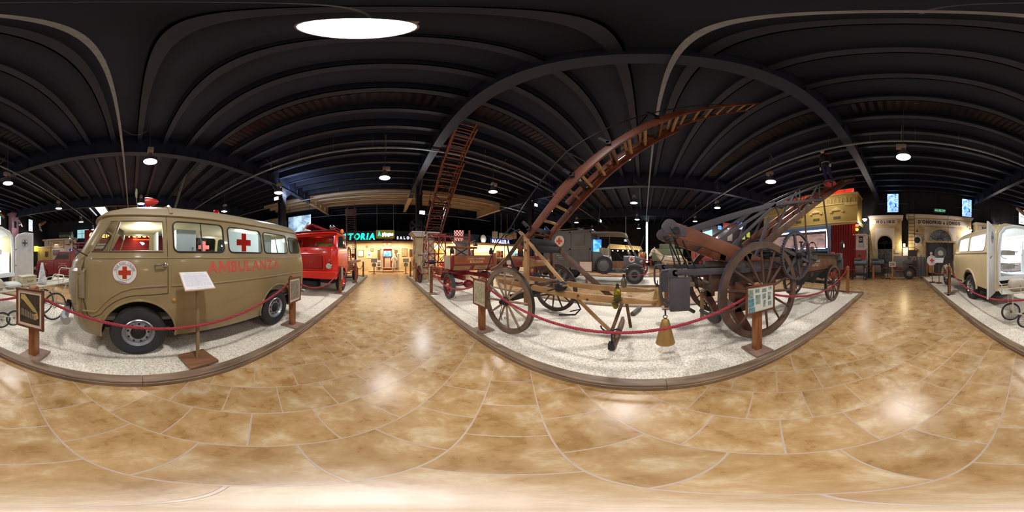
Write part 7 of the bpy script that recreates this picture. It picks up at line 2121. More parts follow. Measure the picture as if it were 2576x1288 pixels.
area('stage_light', (6, -9.8, 5.9), 3.0, 50, (1, .93, .75), (math.radians(-38), 0, 0), .4)
# ---------- dark partition with posters and blue screens
XP = 13.6
MB().bx(XP, XP + .15, -11.2, -5.2, 0, 4.3).build('wall_partition', mat('mauve_partition', (74, 66, 70), rough=.6, var=.2, scale=.8), kind='structure')
def panel_x(name, lab, cat, px0, px1, py0, py1, m, X=XP, th=.04, par=True):
    y0, y1, z0, z1 = RX(px0, px1, py0, py1, X)
    o = MB().bx(X - th, X - .002, y0, y1, z0, z1).build(name, m, None)
    return tag(o, lab, cat)
y0, y1, z0, z1 = RX(1765, 1791, 577, 595, XP)
o = MB().prism([(XP - .03, y1, (z0 + z1) / 2), (XP - .03, y0, z1), (XP - .03, y0, z0)], (.028, 0, 0)).bx(XP - .02, XP - .01, y0, y0 + .1, z0, z1)
tag(o.build('projection', glow('aqua_screen', (130, 232, 245), 1.6), None), 'bright aqua wedge of a projection screen behind the brown boom', 'screen')
panel_x('wall_monitor', 'small blue monitor above the light spot on the dark partition', 'screen', 1806, 1814, 568, 577, glow('blue_monitor', (70, 130, 250), 1.8))
panel_x('wall_monitor', 'upper blue monitor of the pair on the dark partition', 'screen', 1855, 1866, 553, 563, glow('blue_monitor', (70, 130, 250), 1.8))
panel_x('wall_monitor', 'lower pale monitor of the pair on the dark partition', 'screen', 1859, 1869, 565, 577, glow('pale_monitor', (190, 200, 250), 1.6))
panel_x('tall_poster', 'tall pale poster leaning on the dark partition', 'poster', 1830, 1842, 582, 606, picture('poster_print', [(150, 120, 90), (190, 180, 172), (130, 126, 128)], 2, seed=21))
panel_x('red_fabric', 'red brown draped fabric high on the dark partition', 'fabric', 1818, 1856, 562, 576, mat('red_drape', (110, 36, 30), rough=.8, bump=.4))
panel_x('lime_panel', 'lime green lit panel low on the dark partition', 'panel', 1861, 1874, 590, 602, glow('lime_panel', (190, 200, 90), .7))
panel_x('lime_panel', 'lime green rounded panel right of the lower one on the partition', 'panel', 1878, 1886, 584, 597, glow('lime_panel', (190, 200, 90), .7))
for px, py, s_ in ((1803, 598, 40), (1832, 575, 25)):
    p = atX(px, py, XP - .25)
    g = thing('spot_lamp', 'small bright spot lamp before the dark partition, ' + ('lower' if px < 1810 else 'upper') + ' of the two', 'spot lamp', p)
    MB().sph(p, .07).build('spot_bulb', glow('spot_bulb', (255, 250, 240), 25), g)
    MB().cyl(p, p + Vector((.24, 0, .05)), .02).build('spot_arm', iron, g)
    point('spot_light', p + Vector((-.2, 0, 0)), s_, (1, .95, .9), .05)

# ---------- east end: light strip, horse, cart, stalls
g = thing('light_strip', 'tall vertical strip of white lights against the dark end wall', 'light strip', (25.3, -.4, 0))
MB().bx(25.3, 25.4, -.72, -.30, .0, 6.9).build('strip_back', blackm, g)
stg = glow('strip_cell', (225, 245, 240), 3.5)
for i in range(20):
    MB().bx(25.24, 25.3, -.66, -.36, .5 + i * .32, .76 + i * .32).build('light_cell', stg, g)
g = thing('teal_easel', 'thin teal steel tripod frame left of the white light strip', 'frame', (24.5, .4, 0))
tl = mat('teal_tube', (90, 150, 140), rough=.4)
MB().cyl((24.5, 1.4, 0), (24.5, -.1, 4.6), .05).cyl((24.5, -.4, 0), (24.5, .75, 2.7), .05).cyl((24.5, 2.2, 2.7), (24.5, .6, 2.7), .06).build('tube_frame', tl, g)
hm = mat('pale_horse_coat', (214, 200, 180), rough=.85, c2=(190, 160, 124), scale=1.6)
def skinny(name, pts, rr, m, par, n=12):
    return MB().tube(pts, 0, n, rr=rr).build(name, m, par, smooth=180)
t = thing('model_horse', 'pale model horse in dark harness pulling a cart beyond the grey truck', 'horse', (12.4, -1.9, 0))
hx = 12.4
MB().tube([(hx, -3.2, 1.15), (hx, -3.05, 1.22), (hx, -2.7, 1.25), (hx, -2.2, 1.18), (hx, -1.75, 1.2), (hx, -1.45, 1.3), (hx, -1.2, 1.5), (hx, -1.0, 1.75), (hx, -.88, 1.92), (hx, -.78, 1.98), (hx, -.68, 1.86), (hx, -.55, 1.62), (hx, -.47, 1.5), (hx, -.44, 1.46)], 0, 16, rr=[.1, .26, .33, .34, .33, .28, .2, .15, .12, .12, .13, .09, .075, .04]).build('horse_body', hm, t, smooth=180)
for y_, s_, hind in ((-1.65, -.17, 0), (-1.55, .17, 0), (-2.95, -.17, 1), (-3.0, .17, 1)):
    if hind:
        skinny('hind_leg', [(hx + s_, y_, 1.1), (hx + s_, y_ + .1, .8), (hx + s_, y_ - .12, .5), (hx + s_, y_ - .05, .15), (hx + s_, y_ + .02, .02)], [.17, .11, .06, .045, .06], hm, t)
    else:
        skinny('front_leg', [(hx + s_, y_, 1.1), (hx + s_, y_, .8), (hx + s_, y_ + .02, .48), (hx + s_, y_, .15), (hx + s_, y_ + .04, .02)], [.13, .08, .05, .04, .06], hm, t)
for s_ in (-.06, .06):
    skinny('ear', [(hx + s_, -.84, 2.06), (hx + s_ * 1.3, -.84, 2.14), (hx + s_ * 1.3, -.82, 2.2)], [.035, .03, .005], hm, t, 8)
skinny('mane', [(hx, -.8, 2.1), (hx, -1.0, 1.95), (hx, -1.25, 1.7), (hx, -1.45, 1.5)], [.03, .06, .07, .03], mat('tan_mane', (190, 150, 104), rough=.9), t)
skinny('tail', [(hx, -3.28, 1.25), (hx, -3.42, 1.0), (hx, -3.42, .6)], [.04, .07, .02], mat('tan_mane', (190, 150, 104)), t)
MB().torus((hx, -.62, 1.75), (0, .5, -.8), .125, .014).torus((hx, -.8, 1.92), (0, .5, -.8), .14, .014).torus((hx, -1.45, 1.35), (0, 1, .5), .32, .03).torus((hx, -2.3, 1.2), (0, 1, 0), .36, .02).tube([(hx - .13, -.62, 1.75), (hx - .3, -1.5, 1.5), (hx - .36, -2.4, 1.3), (hx - .3, -3.5, 1.4)], .012).build('harness', blackm, t)
t = thing('horse_cart', 'red wooden cart behind the pale horse', 'cart', (12.4, -4.6, 0))
MB().bx(11.8, 13.0, -5.6, -3.9, .95, 1.05).bx(11.8, 11.86, -5.6, -3.9, 1.05, 1.75).bx(12.94, 13.0, -5.6, -3.9, 1.05, 1.75).bx(11.8, 13.0, -3.95, -3.9, 1.05, 1.9).build('cart_box', mat('faded_red_wood', (150, 66, 58), rough=.6), t, bevel=.01)
MB().beam((11.9, -3.9, 1.0), (11.95, -1.5, 1.15), .06, .06).beam((12.9, -3.9, 1.0), (12.85, -1.5, 1.15), .06, .06).build('cart_shaft', brownw, t)
spoked_wheel(t, (11.7, -4.75, .65), (-1, 0, 0), .62, 12, firered, firered, iron)
spoked_wheel(t, (13.1, -4.75, .65), (1, 0, 0), .62, 12, firered, firered, iron)
t = thing('red_carriage', 'red carriage frame with wheels between the grey truck and the horse', 'carriage', (12.5, .3, 0))
spoked_wheel(t, (12.0, .2, .55), (-1, 0, 0), .52, 12, firered, firered, brass)
spoked_wheel(t, (13.2, .2, .55), (1, 0, 0), .52, 12, firered, firered, brass)
MB().tube([(12.0, -.6, 1.0), (12.1, 0, 1.25), (12.1, .8, 1.2), (12.2, 1.3, .9)], .03).tube([(13.2, -.6, 1.0), (13.1, 0, 1.25), (13.1, .8, 1.2), (13.0, 1.3, .9)], .03).bx(12.1, 13.1, -.3, .7, 1.1, 1.2).bx(12.05, 13.15, -.6, -.5, .8, 1.3).build('carriage_frame', firered, t)
t = thing('market_stall', 'yellow lit stall roof with bright lamps beyond the truck bonnet', 'stall', (17.2, 1.6, 0))
MB().prism([(17, .3, 2.5), (17, 3.6, 2.8), (17, 3.9, 2.3), (17, .1, 2.1)], (.8, 0, 0)).build('stall_roof', mat('stall_yellow', (200, 176, 120), rough=.6), t)
MB().bx(17, 17.8, .2, .3, 0, 2.2).bx(17, 17.8, 3.6, 3.7, 0, 2.3).bx(17.2, 17.8, .3, 3.6, .0, .95).build('stall_counter', brownw, t)
for i in range(6):
    MB().sph((16.9, .5 + i * .55, 2.05), .06).build('bulb', glow('stall_bulb', (255, 240, 200), 14), t)
point('stall_light', (16.4, 1.8, 1.8), 60, warm, .1)
o = MB().lathe([(.001, 0), (.3, .02), (.42, .4), (.4, .8), (.3, 1.0), (.001, 1.02)], (16.0, .1, .9), Z, 18).cyl((16, .1, 0), (16, .1, .9), .2).build('copper_vat', mat('copper', (150, 92, 60), rough=.35, metal=.6), None)
tag(o, 'round copper vat standing by the yellow lit stall', 'vat')
t = thing('green_trailer', 'olive green box trailer in the dark behind the horse', 'trailer', (19.0, -2.6, 0))
olv = mat('olive_green', (92, 96, 72), rough=.6)
MB().bx(18.6, 20, -4.6, -1.0, .9, 2.35).bx(18.6, 20, -3.6, -1.9, 2.35, 2.9).build('box', olv, t, bevel=.03)
for y_ in (-1.7, -4.0):
    car_wheel(t, (18.6, y_, .45), (-1, 0, 0), .45, .2, olv, 0, iron)
MB().text('Ŀ 3', (18.58, -4.2, 2.05), (0, -1, 0), Z, .5, .3, .003, .02) if False else None
MB().bx(18.9, 19.8, -4.4, -1.2, .6, .9).build('chassis', iron, t)
for k, (X, Y, z) in enumerate(((26, 6.0, 5.3), (26, -3.2, 5.6), (22.0, 2.4, 3.6))):
    o = (MB().cyl((X - .05, Y, z + .1), (X - .05, Y, 7.1), .01, n=5) if k == 2 else MB()).bx(X - .1, X, Y - .22, Y + .22, z - .12, z + .16).build('emergency_light', glow('cold_white_box', (215, 225, 230), .9), None)
    tag(o, ('small white emergency light high on the dark end wall, left of the strip', 'small white emergency light high on the dark end wall, right of the strip', 'small white light box hanging before the dark end wall')[k], 'emergency light')

# ---------- plaster pillar with a black fan
t = thing('plaster_pillar', 'cream plaster pillar with a cornice and hung with small frames behind the carriage', 'pillar', (2.2, 9.8, 0))
MB().bx(1.62, 2.75, 9.35, 10.3, .0, 2.62).bx(1.55, 2.85, 9.28, 10.36, 2.62, 2.68).build('pillar_body', plast, t)
MB().prism([(1.4, 9.2, 2.86), (1.62, 9.2, 2.62), (2.8, 9.2, 2.62), (3.0, 9.2, 2.86)], (0, 1.2, 0)).bx(1.36, 3.04, 9.15, 10.5, 2.86, 2.93).build('cornice', whitep, t)
for i in range(4):
    MB().bx(1.59, 1.62, 9.5 + (i % 2) * .4, 9.75 + (i % 2) * .4, .9 + (i // 2) * .75, 1.3 + (i // 2) * .75).build('small_frame', framem, t)
MB().bx(2.05, 2.3, 9.32, 9.35, 1.9, 2.2).bx(1.75, 2.5, 9.3, 9.35, 1.55, 1.58).build('front_frame', framem, t)
t = thing('drum_fan', 'large black drum fan standing on top of the plaster pillar', 'fan', (1.75, 9.75, 2.93))
MB().torus((1.7, 9.6, 3.35), (.1, 1, .1), .36, .03, 32, 8).torus((1.7, 9.62, 3.35), (.1, 1, .1), .24, .008, 28, 6).torus((1.7, 9.62, 3.35), (.1, 1, .1), .12, .008, 24, 6).build('fan_cage', blackm, t)
mb = MB()
for i in range(5):
    a = 2 * PI * i / 5
    mb.beam((1.7, 9.68, 3.35), (1.7 + .32 * math.cos(a), 9.66, 3.35 + .32 * math.sin(a)), .05, .012, up=(.3, 1, 0), w2=.16)
mb.cyl((1.7, 9.6, 3.35), (1.7, 9.85, 3.35), .08)
mb.build('fan_blades', blackm, t)
MB().beam((1.35, 9.65, 2.95), (1.35, 9.65, 3.35), .04, .03).beam((2.05, 9.65, 2.95), (2.05, 9.65, 3.35), .04, .03).box((1.7, 9.7, 2.945), (.7, .3, .03)).build('fan_stand', blackm, t)

# ---------- north side: red cross room and lit shops
yR = 16.0
lw = mat('lit_plaster', (222, 196, 150), rough=.8, c2=(204, 176, 128), scale=1.2, bump=.2)
MB().bx(-9.5, 2.3, yR, yR + .2, 0, 2.85).build('wall_red_cross_room', lw, kind='structure')
MB().bx(2.3, 22.5, yR + .6, yR + .8, 0, 2.95).build('wall_shops', lw, kind='structure')
MB().bx(-9.5, 2.3, yR - .9, yR + .2, 2.85, 2.95).bx(2.3, 22.5, yR - .5, yR + .8, 2.95, 3.05).build('ceiling_shop_eaves', wood('eaves_wood', (110, 66, 52), (84, 50, 40), scale=2), kind='structure')
MB().bx(-9.5, 22.5, yR + .8, yR + 1.0, 2.9, 4.1).build('wall_shop_fascia', mat('charcoal_fascia', (52, 56, 62), rough=.7), kind='structure')
MB().bx(-1.75, 1.55, yR - 1.0, yR, 0, .12).build('floor_step', mat('step_stone', (196, 170, 134), rough=.6), kind='structure')
t = thing('room_doorway', 'red framed doorway with pediment and drawer cabinet in the red cross room', 'doorway', (-.05, yR, .12))
pl2 = mat('pale_stone', (206, 180, 150), rough=.6)
MB().bx(-.62, -.42, yR - .12, yR, .12, 2.25).bx(.42, .62, yR - .12, yR, .12, 2.25).bx(-.75, .7, yR - .16, yR, 2.2, 2.3).prism([(-.75, yR - .14, 2.3), (.7, yR - .14, 2.3), (-.02, yR - .14, 2.5)], (0, .14, 0)).build('door_surround', pl2, t)
MB().bx(-.42, .42, yR - .05, yR - .005, .12, 2.2).build('red_door', mat('door_red', (170, 40, 34), rough=.5), t)
MB().bx(-.27, .27, yR - .3, yR - .05, .35, 1.35).bx(-.3, .3, yR - .32, yR - .05, 1.35, 1.38).build('drawer_cabinet', pl2, t)
mb = MB()
for i in range(6):
    mb.sph((-.14 + .28 * (i % 2), yR - .32, .5 + .25 * (i // 2)), .02)
mb.build('drawer_knobs', iron, t)
g = thing('television', 'television with a blue picture above the drawer cabinet', 'television', (0, yR - .3, 1.42))
MB().bx(-.44, .42, yR - .36, yR - .3, 1.42, 2.02).cyl((0, yR - .3, 1.7), (0, yR - .02, 1.7), .03).build('case', blackm, g)
MB().bx(-.39, .37, yR - .37, yR - .36, 1.46, 1.98).build('picture', picture('tv_picture', [(20, 50, 160), (90, 150, 230), (180, 220, 250)], 4, seed=22, emit=2.2), g)
g = thing('oval_sign', 'oval stone sign with a red cross above the doorway', 'sign', (-.05, yR - .1, 2.6))
MB(FR((-.05, yR - .13, 2.66), N_, Z)).prism([(.38 * math.cos(2 * PI * i / 30), .22 * math.sin(2 * PI * i / 30), 0) for i in range(30)], (0, 0, .05)).build('plate', pl2, g)
mb = MB(); cross3(mb, (-.05, yR - .185, 2.66), N_, Z, .22, .3, .02); mb.build('red_cross', redcross, g, smooth=0)
mb = MB(); cross3(mb, (-2.05, yR - .01, 2.42), N_, Z, .3, .3, .02)
o = mb.build('wall_cross', mat('salmon_cross', (226, 110, 84)), None, smooth=0); tag(o, 'salmon red cross painted high on the left of the room wall', 'emblem')
for k, (x, lab) in enumerate(((-1.35, 'white wall lamp above the cross poster'), (-.68, 'white wall lamp left of the oval sign'), (.42 + .25, 'white wall lamp right of the oval sign'), (1.25, 'white wall lamp above the framed sheet'))):
    g = thing('wall_lamp', lab + ' in the red cross room', 'wall lamp', (x, yR, 2.3))
    MB().tube([(x, yR, 2.45), (x, yR - .12, 2.52), (x, yR - .2, 2.44)], .012).build('arm', iron, g)
    MB().lathe([(.09, 0), (.08, .05), (.03, .09), (.001, .1)], (x, yR - .2, 2.36), Z, 14).build('glass_shade', glow('sconce_glass', (255, 240, 214), 10), g)
def wallpic(lab, px0, px1, py0, py1, m, cat='picture', Y=yR, frame=True, name='framed_picture'):
    x0, x1, z0, z1 = RY(px0, px1, py0, py1, Y)
    g = thing(name, lab, cat, ((x0 + x1) / 2, Y, z0))
    MB().bx(x0, x1, Y - .03, Y - .003, z0, z1).build('sheet', m, g)
    if frame:
        MB().bx(x0 - .03, x0, Y - .045, Y - .003, z0, z1).bx(x1, x1 + .03, Y - .045, Y - .003, z0, z1).bx(x0 - .03, x1 + .03, Y - .045, Y - .003, z1, z1 + .03).bx(x0 - .03, x1 + .03, Y - .045, Y - .003, z0 - .03, z0).build('frame', framem, g)
    return g
paperw = mat('poster_paper', (222, 210, 196), rough=.7, var=.06)
g = wallpic('white poster with an outlined cross left of the wooden door', 922, 935, 633, 649, paperw, 'poster', frame=False, name='cross_poster')
MB().text('+', (atY(928.5, 641, yR).x, yR - .032, atY(928.5, 641, yR).z), N_, Z, .3, .3, .002, .02).build('cross_print', mat('grey_ink', (120, 120, 130)), g, smooth=0)
wallpic('small dark framed picture beside the wooden door', 933, 939, 626, 631, picture('small_print', [(150, 130, 90), (190, 170, 130)], 8, seed=23))
wallpic('wide pale framed picture near the red truck', 901, 914, 630, 645, paperw)
wallpic('brown framed sheet of drawings right of the nurse', 1012, 1024, 626, 644, picture('sheet_print', [(206, 180, 140), (150, 120, 90), (220, 200, 166)], 5, seed=24))
wallpic('narrow dark portrait beside the plaster pillar', 1031, 1037, 628, 645, picture('portrait_print', [(60, 40, 34), (120, 80, 60)], 5, seed=25))
wallpic('white notice on the right wooden door', 990, 1001, 632, 640, paperw, 'notice', frame=False, name='notice_sheet')
wallpic('white notice on the left wooden door', 945, 951, 632, 637, paperw, 'notice', frame=False, name='notice_sheet')
for (x0, x1, lab) in ((-.98, -.70, 'left brown wooden door in the red cross room'), (.68, 1.0, 'right brown wooden door behind the nurse figure')):
    g = thing('wooden_door', lab, 'door', ((x0 + x1) / 2, yR, .1))
    MB().bx(x0, x1, yR - .05, yR - .004, .12, 2.1).build('leaf', woodd, g)
    MB().bx(x0 - .05, x0, yR - .08, yR - .004, .12, 2.15).bx(x1, x1 + .05, yR - .08, yR - .004, .12, 2.15).bx(x0 - .05, x1 + .05, yR - .08, yR - .004, 2.1, 2.17).build('frame', pl2, g)
g = thing('white_chair', 'white painted chair standing before the left wooden door', 'chair', (-.85, 15.3, .0))
for sx in (-.18, .18):
    MB().beam((-.85 + sx, 15.5, 0), (-.85 + sx, 15.55, 1.1), .035, .035, up=(0, 1, 0)).build('leg', whitem, g)
    MB().beam((-.85 + sx, 15.12, 0), (-.85 + sx, 15.12, .5), .035, .035, up=(0, 1, 0)).build('leg', whitem, g)
MB().box((-.85, 15.32, .5), (.42, .44, .04)).build('seat', whitem, g)
MB().box((-.85, 15.54, 1.0), (.4, .03, .2)).box((-.85, 15.54, .76), (.4, .02, .04)).build('backrest', whitem, g)
t = thing('nurse_mannequin', 'mannequin in a white nurse dress with veil standing in the red cross room', 'mannequin', (.62, 15.3, 0))
wc = mat('white_uniform', (214, 200, 178), rough=.9, bump=.2)
MB().lathe([(.2, .35), (.22, .7), (.17, .95), (.13, 1.1), (.17, 1.3), (.14, 1.42), (.05, 1.48)], (.62, 15.3, 0), Z, 16).build('dress', wc, t)
for s_ in (-1, 1):
    skinny('sleeve', [(.62 + s_ * .15, 15.3, 1.38), (.62 + s_ * .26, 15.25, 1.15), (.62 + s_ * .16, 15.12, 1.0)], [.06, .05, .04], wc, t)
    skinny('hand', [(.62 + s_ * .16, 15.12, 1.0), (.62 + s_ * .1, 15.08, .98)], [.03, .02], skin, t)
    skinny('leg', [(.62 + s_ * .08, 15.3, .4), (.62 + s_ * .08, 15.28, .05)], [.05, .04], wc, t)
MB().sph((.62, 15.3, 1.6), .1, (.85, .95, 1.15)).build('head', skin, t)
MB().lathe([(.14, 0), (.13, .15), (.1, .28), (.001, .34)], (.62, 15.33, 1.4), Z, 14).build('veil', wc, t)
t = thing('hung_garment', 'long cream coat hanging on a stand beside the nurse figure', 'garment', (1.02, 15.4, 0))
MB().lathe([(.2, .4), (.16, 1.0), (.12, 1.5), (.16, 1.7), (.04, 1.85)], (1.02, 15.4, 0), Z, 14).build('coat', wc, t)
MB().cyl((1.02, 15.4, 0), (1.02, 15.4, 1.95), .02).lathe([(.2, 0), (.18, .03), (.001, .04)], (1.02, 15.4, 0), Z, 14).build('stand', iron, t)
t = thing('field_stretcher', 'low wooden stretcher on trestles on the step of the red cross room', 'stretcher', (.0, 14.6, 0))
MB().cyl((-.7, 14.5, .42), (.8, 14.5, .42), .025).cyl((-.7, 14.9, .42), (.8, 14.9, .42), .025).build('pole', woodd, t)
MB().bx(-.55, .65, 14.48, 14.92, .40, .43).build('canvas', wc, t)
MB().cyl((-.4, 14.5, 0), (-.4, 14.9, .42), .02).cyl((-.4, 14.9, 0), (-.4, 14.5, .42), .02).cyl((.5, 14.5, 0), (.5, 14.9, .42), .02).cyl((.5, 14.9, 0), (.5, 14.5, .42), .02).build('legs', woodd, t)
for x, y_, lab in ((-.63 - .5, 13.6, 'white text panel on a post left of the room step'), (1.55, 13.8, 'tilted text panel on a post right of the room step')):
    g = thing('information_stand', lab, 'information stand', (x, y_, 0))
    MB().beam((x, y_, 0), (x, y_, .95), .08, .08, up=(0, 1, 0)).box((x, y_, .015), (.4, .3, .03)).build('post', postm, g)
    MB(FR((x, y_ - .08, 1.12), N_, (0, .3, .9))).bx(-.25, .25, -.17, .17, -.01, .01).build('panel', paperw, g)
    MB(FR((x, y_ - .09, .75), N_, Z)).bx(-.17, .17, -.14, .14, -.01, .01).build('lower_panel', mat('grey_sheet', (150, 150, 146)), g)
area('room_light', (-2.5, 15.1, 2.8), 5.0, 190, warm, (0, 0, 0), .35)
area('room_light', (1.0, 15.1, 2.8), 2.6, 110, warm, (0, 0, 0), .35)
for x in (4.5, 8, 11.5, 15, 18.5):
    area('shop_light', (x, 15.9, 2.9), 3.0, 190, warm, (0, 0, 0), .5)
# --- neon and letter signs
t = thing('neon_sign', 'large green neon letters above the red cross room roof', 'neon sign', (-3.2, 15.2, 3.0))
gn = glow('green_neon', (20, 240, 190), 2.5)
MB().word('VITTORIA', (-3.15, 15.2, 3.36), N_, Z, 4.0, .62, .0, .045, .12, .15).build('letters', gn, t, smooth=0)
MB().word('VITTORIA', (-3.13, 15.26, 3.34), N_, Z, 4.08, .69, .0, .07, .06, .15).build('letter_backs', mat('dark_green_sheet', (10, 70, 56)), t, smooth=0)
MB().bx(-5.1, -1.2, 15.28, 15.31, 3.2, 3.24).bx(-5.1, -1.2, 15.28, 15.31, 3.5, 3.54).cyl((-4.6, 15.3, 2.95), (-4.6, 15.3, 3.2), .015).cyl((-1.7, 15.3, 2.95), (-1.7, 15.3, 3.2), .015).build('letter_rails', iron, t)
t = thing('gas_sign', 'olive box sign with glowing white and aqua neon letters', 'sign', (-.2, 15.2, 3.1))
MB().bx(-1.08, .64, 15.2, 15.35, 3.15, 3.95).build('sign_box', mat('olive_sign', (150, 146, 70), rough=.5, emit=(120, 116, 50), es=.35), t)
MB().text('gipgas', (.0, 15.18, 3.52), N_, Z, 1.05, .42, .0, .04).build('white_letters', glow('neon_white', (255, 250, 235), 4), t, smooth=0)
MB().text('A', (-.78, 15.18, 3.6), N_, Z, .25, .42, .0, .05).build('aqua_letter', glow('neon_aqua', (30, 240, 220), 4), t, smooth=0)
MB().cyl((-1.0, 15.28, 3.95), (-1.0, 15.28, 7.1), .02).cyl((.56, 15.28, 3.95), (.56, 15.28, 7.1), .02).cyl((-.25, 15.25, 2.95), (-.25, 15.25, 3.15), .04).build('hangers', zinc, t)
t = thing('salon_sign', 'white lit letters on the dark fascia by the pillar', 'sign', (1.9, 15.3, 3.1))
MB().text('S A L O N', (1.65, 15.28, 3.22), N_, Z, 1.55, .28, .0, .05).build('letters', glow('letter_white', (240, 245, 255), 2.2), t, smooth=0)
MB().bx(.8, 2.5, 15.32, 15.35, 3.0, 3.42).build('backing', mat('navy_backing', (24, 28, 60)), t)
mg = mat('mauve_box', (150, 76, 104), rough=.6)
for k, x in enumerate((-2.5, -2.15, -.15, .2, 2.6)):
    o = MB().bx(x, x + .3, 15.3, 15.5, 2.96, 3.13 + .1 * (k > 1)).build('mauve_box', mg, None)
    tag(o, ('leftmost', 'second', 'third', 'fourth', 'last')[k] + ' mauve box on the roof edge of the red cross room', 'box', 'mauve boxes on the roof edge')
t = thing('butcher_sign', 'white lit letters on a blue board above the lit shops', 'sign', (14, 15.6, 3.2))
x0, x1, z0, z1 = RY(1235, 1283, 602, 613, 15.6)
MB().bx(x0, x1, 15.6, 15.68, z0 - .05, z1 + .1).build('board', mat('royal_blue_board', (20, 40, 130), rough=.4, emit=(10, 30, 140), es=.6), t)
MB().word('MACELLERIA', ((x0 + x1) / 2, 15.59, (z0 + z1) / 2), N_, Z, (x1 - x0) * .9, (z1 - z0) * .85, .0, .03).build('letters', glow('letter_white', (240, 245, 255), 2.2), t, smooth=0)
# --- hanging things over the lit shops
t = thing('checked_lamp', 'red and white checked drum lamp over the lit shops', 'lamp', (6.3, 13.6, 2.9))
cs = mat('checked_shade_white', (232, 210, 206), rough=.6, emit=(230, 200, 196), es=.8); rs = mat('checked_shade_red', (176, 40, 56), rough=.6, emit=(170, 30, 44), es=.5)
c = atY(1154, 593, 13.2)
mbw = MB(); mbr = MB()
for i in range(20):
    for j in range(6):
        a0 = 2 * PI * i / 20; a1 = 2 * PI * (i + 1) / 20
        r0 = .40 + .06 * (j / 6) ** 3; r1 = .40 + .06 * ((j + 1) / 6) ** 3
        zz0 = c.z - .45 + .15 * j; zz1 = zz0 + .15
        q = ((c.x + r0 * math.cos(a0), c.y + r0 * math.sin(a0), zz0), (c.x + r0 * math.cos(a1), c.y + r0 * math.sin(a1), zz0), (c.x + r1 * math.cos(a1), c.y + r1 * math.sin(a1), zz1), (c.x + r1 * math.cos(a0), c.y + r1 * math.sin(a0), zz1))
        (mbw if (i + j) % 2 else mbr).quad(*q)
s_ = mbw.build('shade', cs, t)
mbr.build('red_checks', rs, s_)
MB().cyl((c.x, c.y, c.z + .1), (c.x, c.y, 7.1), .01).torus((c.x, c.y, c.z + .45), Z, .455, .012).torus((c.x, c.y, c.z - .45), Z, .4, .012).build('wire', wirem, t)
t = thing('metal_hood', 'pale metal hood with glass under the checked lamp', 'hood', (7.2, 14, 2.9))
c2_ = atY(1164, 605, 13.8)
MB().bx(c2_.x - .8, c2_.x + .8, c2_.y, c2_.y + .8, c2_.z - .22, c2_.z + .22).bx(c2_.x - .7, c2_.x + .7, c2_.y + .1, c2_.y + .7, 0, c2_.z - .22).build('hood_body', mat('pale_metal', (170, 166, 160), rough=.3, metal=.4), t, bevel=.03)
t = thing('wicker_fan', 'pale fan-shaped wicker back standing on the shop roof edge', 'decoration', atY(1216, 606, 16.3))
c3 = atY(1216, 604, 16.3)
mb = MB().prism([(c3.x + .42 * math.cos(a), c3.y, c3.z + .1 + .55 * math.sin(a)) for a in [PI * i / 16 for i in range(17)]] + [(c3.x - .25, c3.y, 3.05), (c3.x + .25, c3.y, 3.05)], (0, .05, 0))
mb.build('fan_back', mat('pale_wicker', (186, 180, 170), rough=.7, bump=.4), t)
point('fan_bulb', (c3.x, c3.y - .3, c3.z - .1), 12, (1, .95, .85), .05)
wm = wood('crate_wood', (196, 166, 128), (160, 130, 96), scale=3)
for k, (a, b, c_, d_, yy, m_, lab) in enumerate(((1243, 1252, 583, 599, 14.8, mat('cream_tin', (176, 172, 130), rough=.5), 'tall cream tin box on the shop roof edge, left of the crate'),
                                     (1260, 1266, 587, 599, 14.8, mat('pale_tin', (190, 188, 176), rough=.5), 'small white tin on the shop roof edge beside the crate'),
                                     (1266, 1290, 589, 601, 14.6, wm, 'slatted wooden crate on the shop roof edge'),
                                     (1292, 1300, 586, 600, 14.6, wm, 'second wooden crate partly behind the cart brace'))):
    x0, x1, z0, z1 = RY(a, b, c_, d_, yy)
    g = thing('roof_box', lab, 'box', ((x0 + x1) / 2, yy, z0))
    MB().bx(x0, x1, yy, yy + .4, z0, z1).build('box_body', m_, g, bevel=.01)
    MB().bx(x0 - .02, x1 + .02, yy - .02, yy + .42, z1, z1 + .04).cyl(((x0 + x1) / 2, yy + .2, z1), ((x0 + x1) / 2, yy + .2, 7.1), .01).build('lid_and_wire', m_, g)
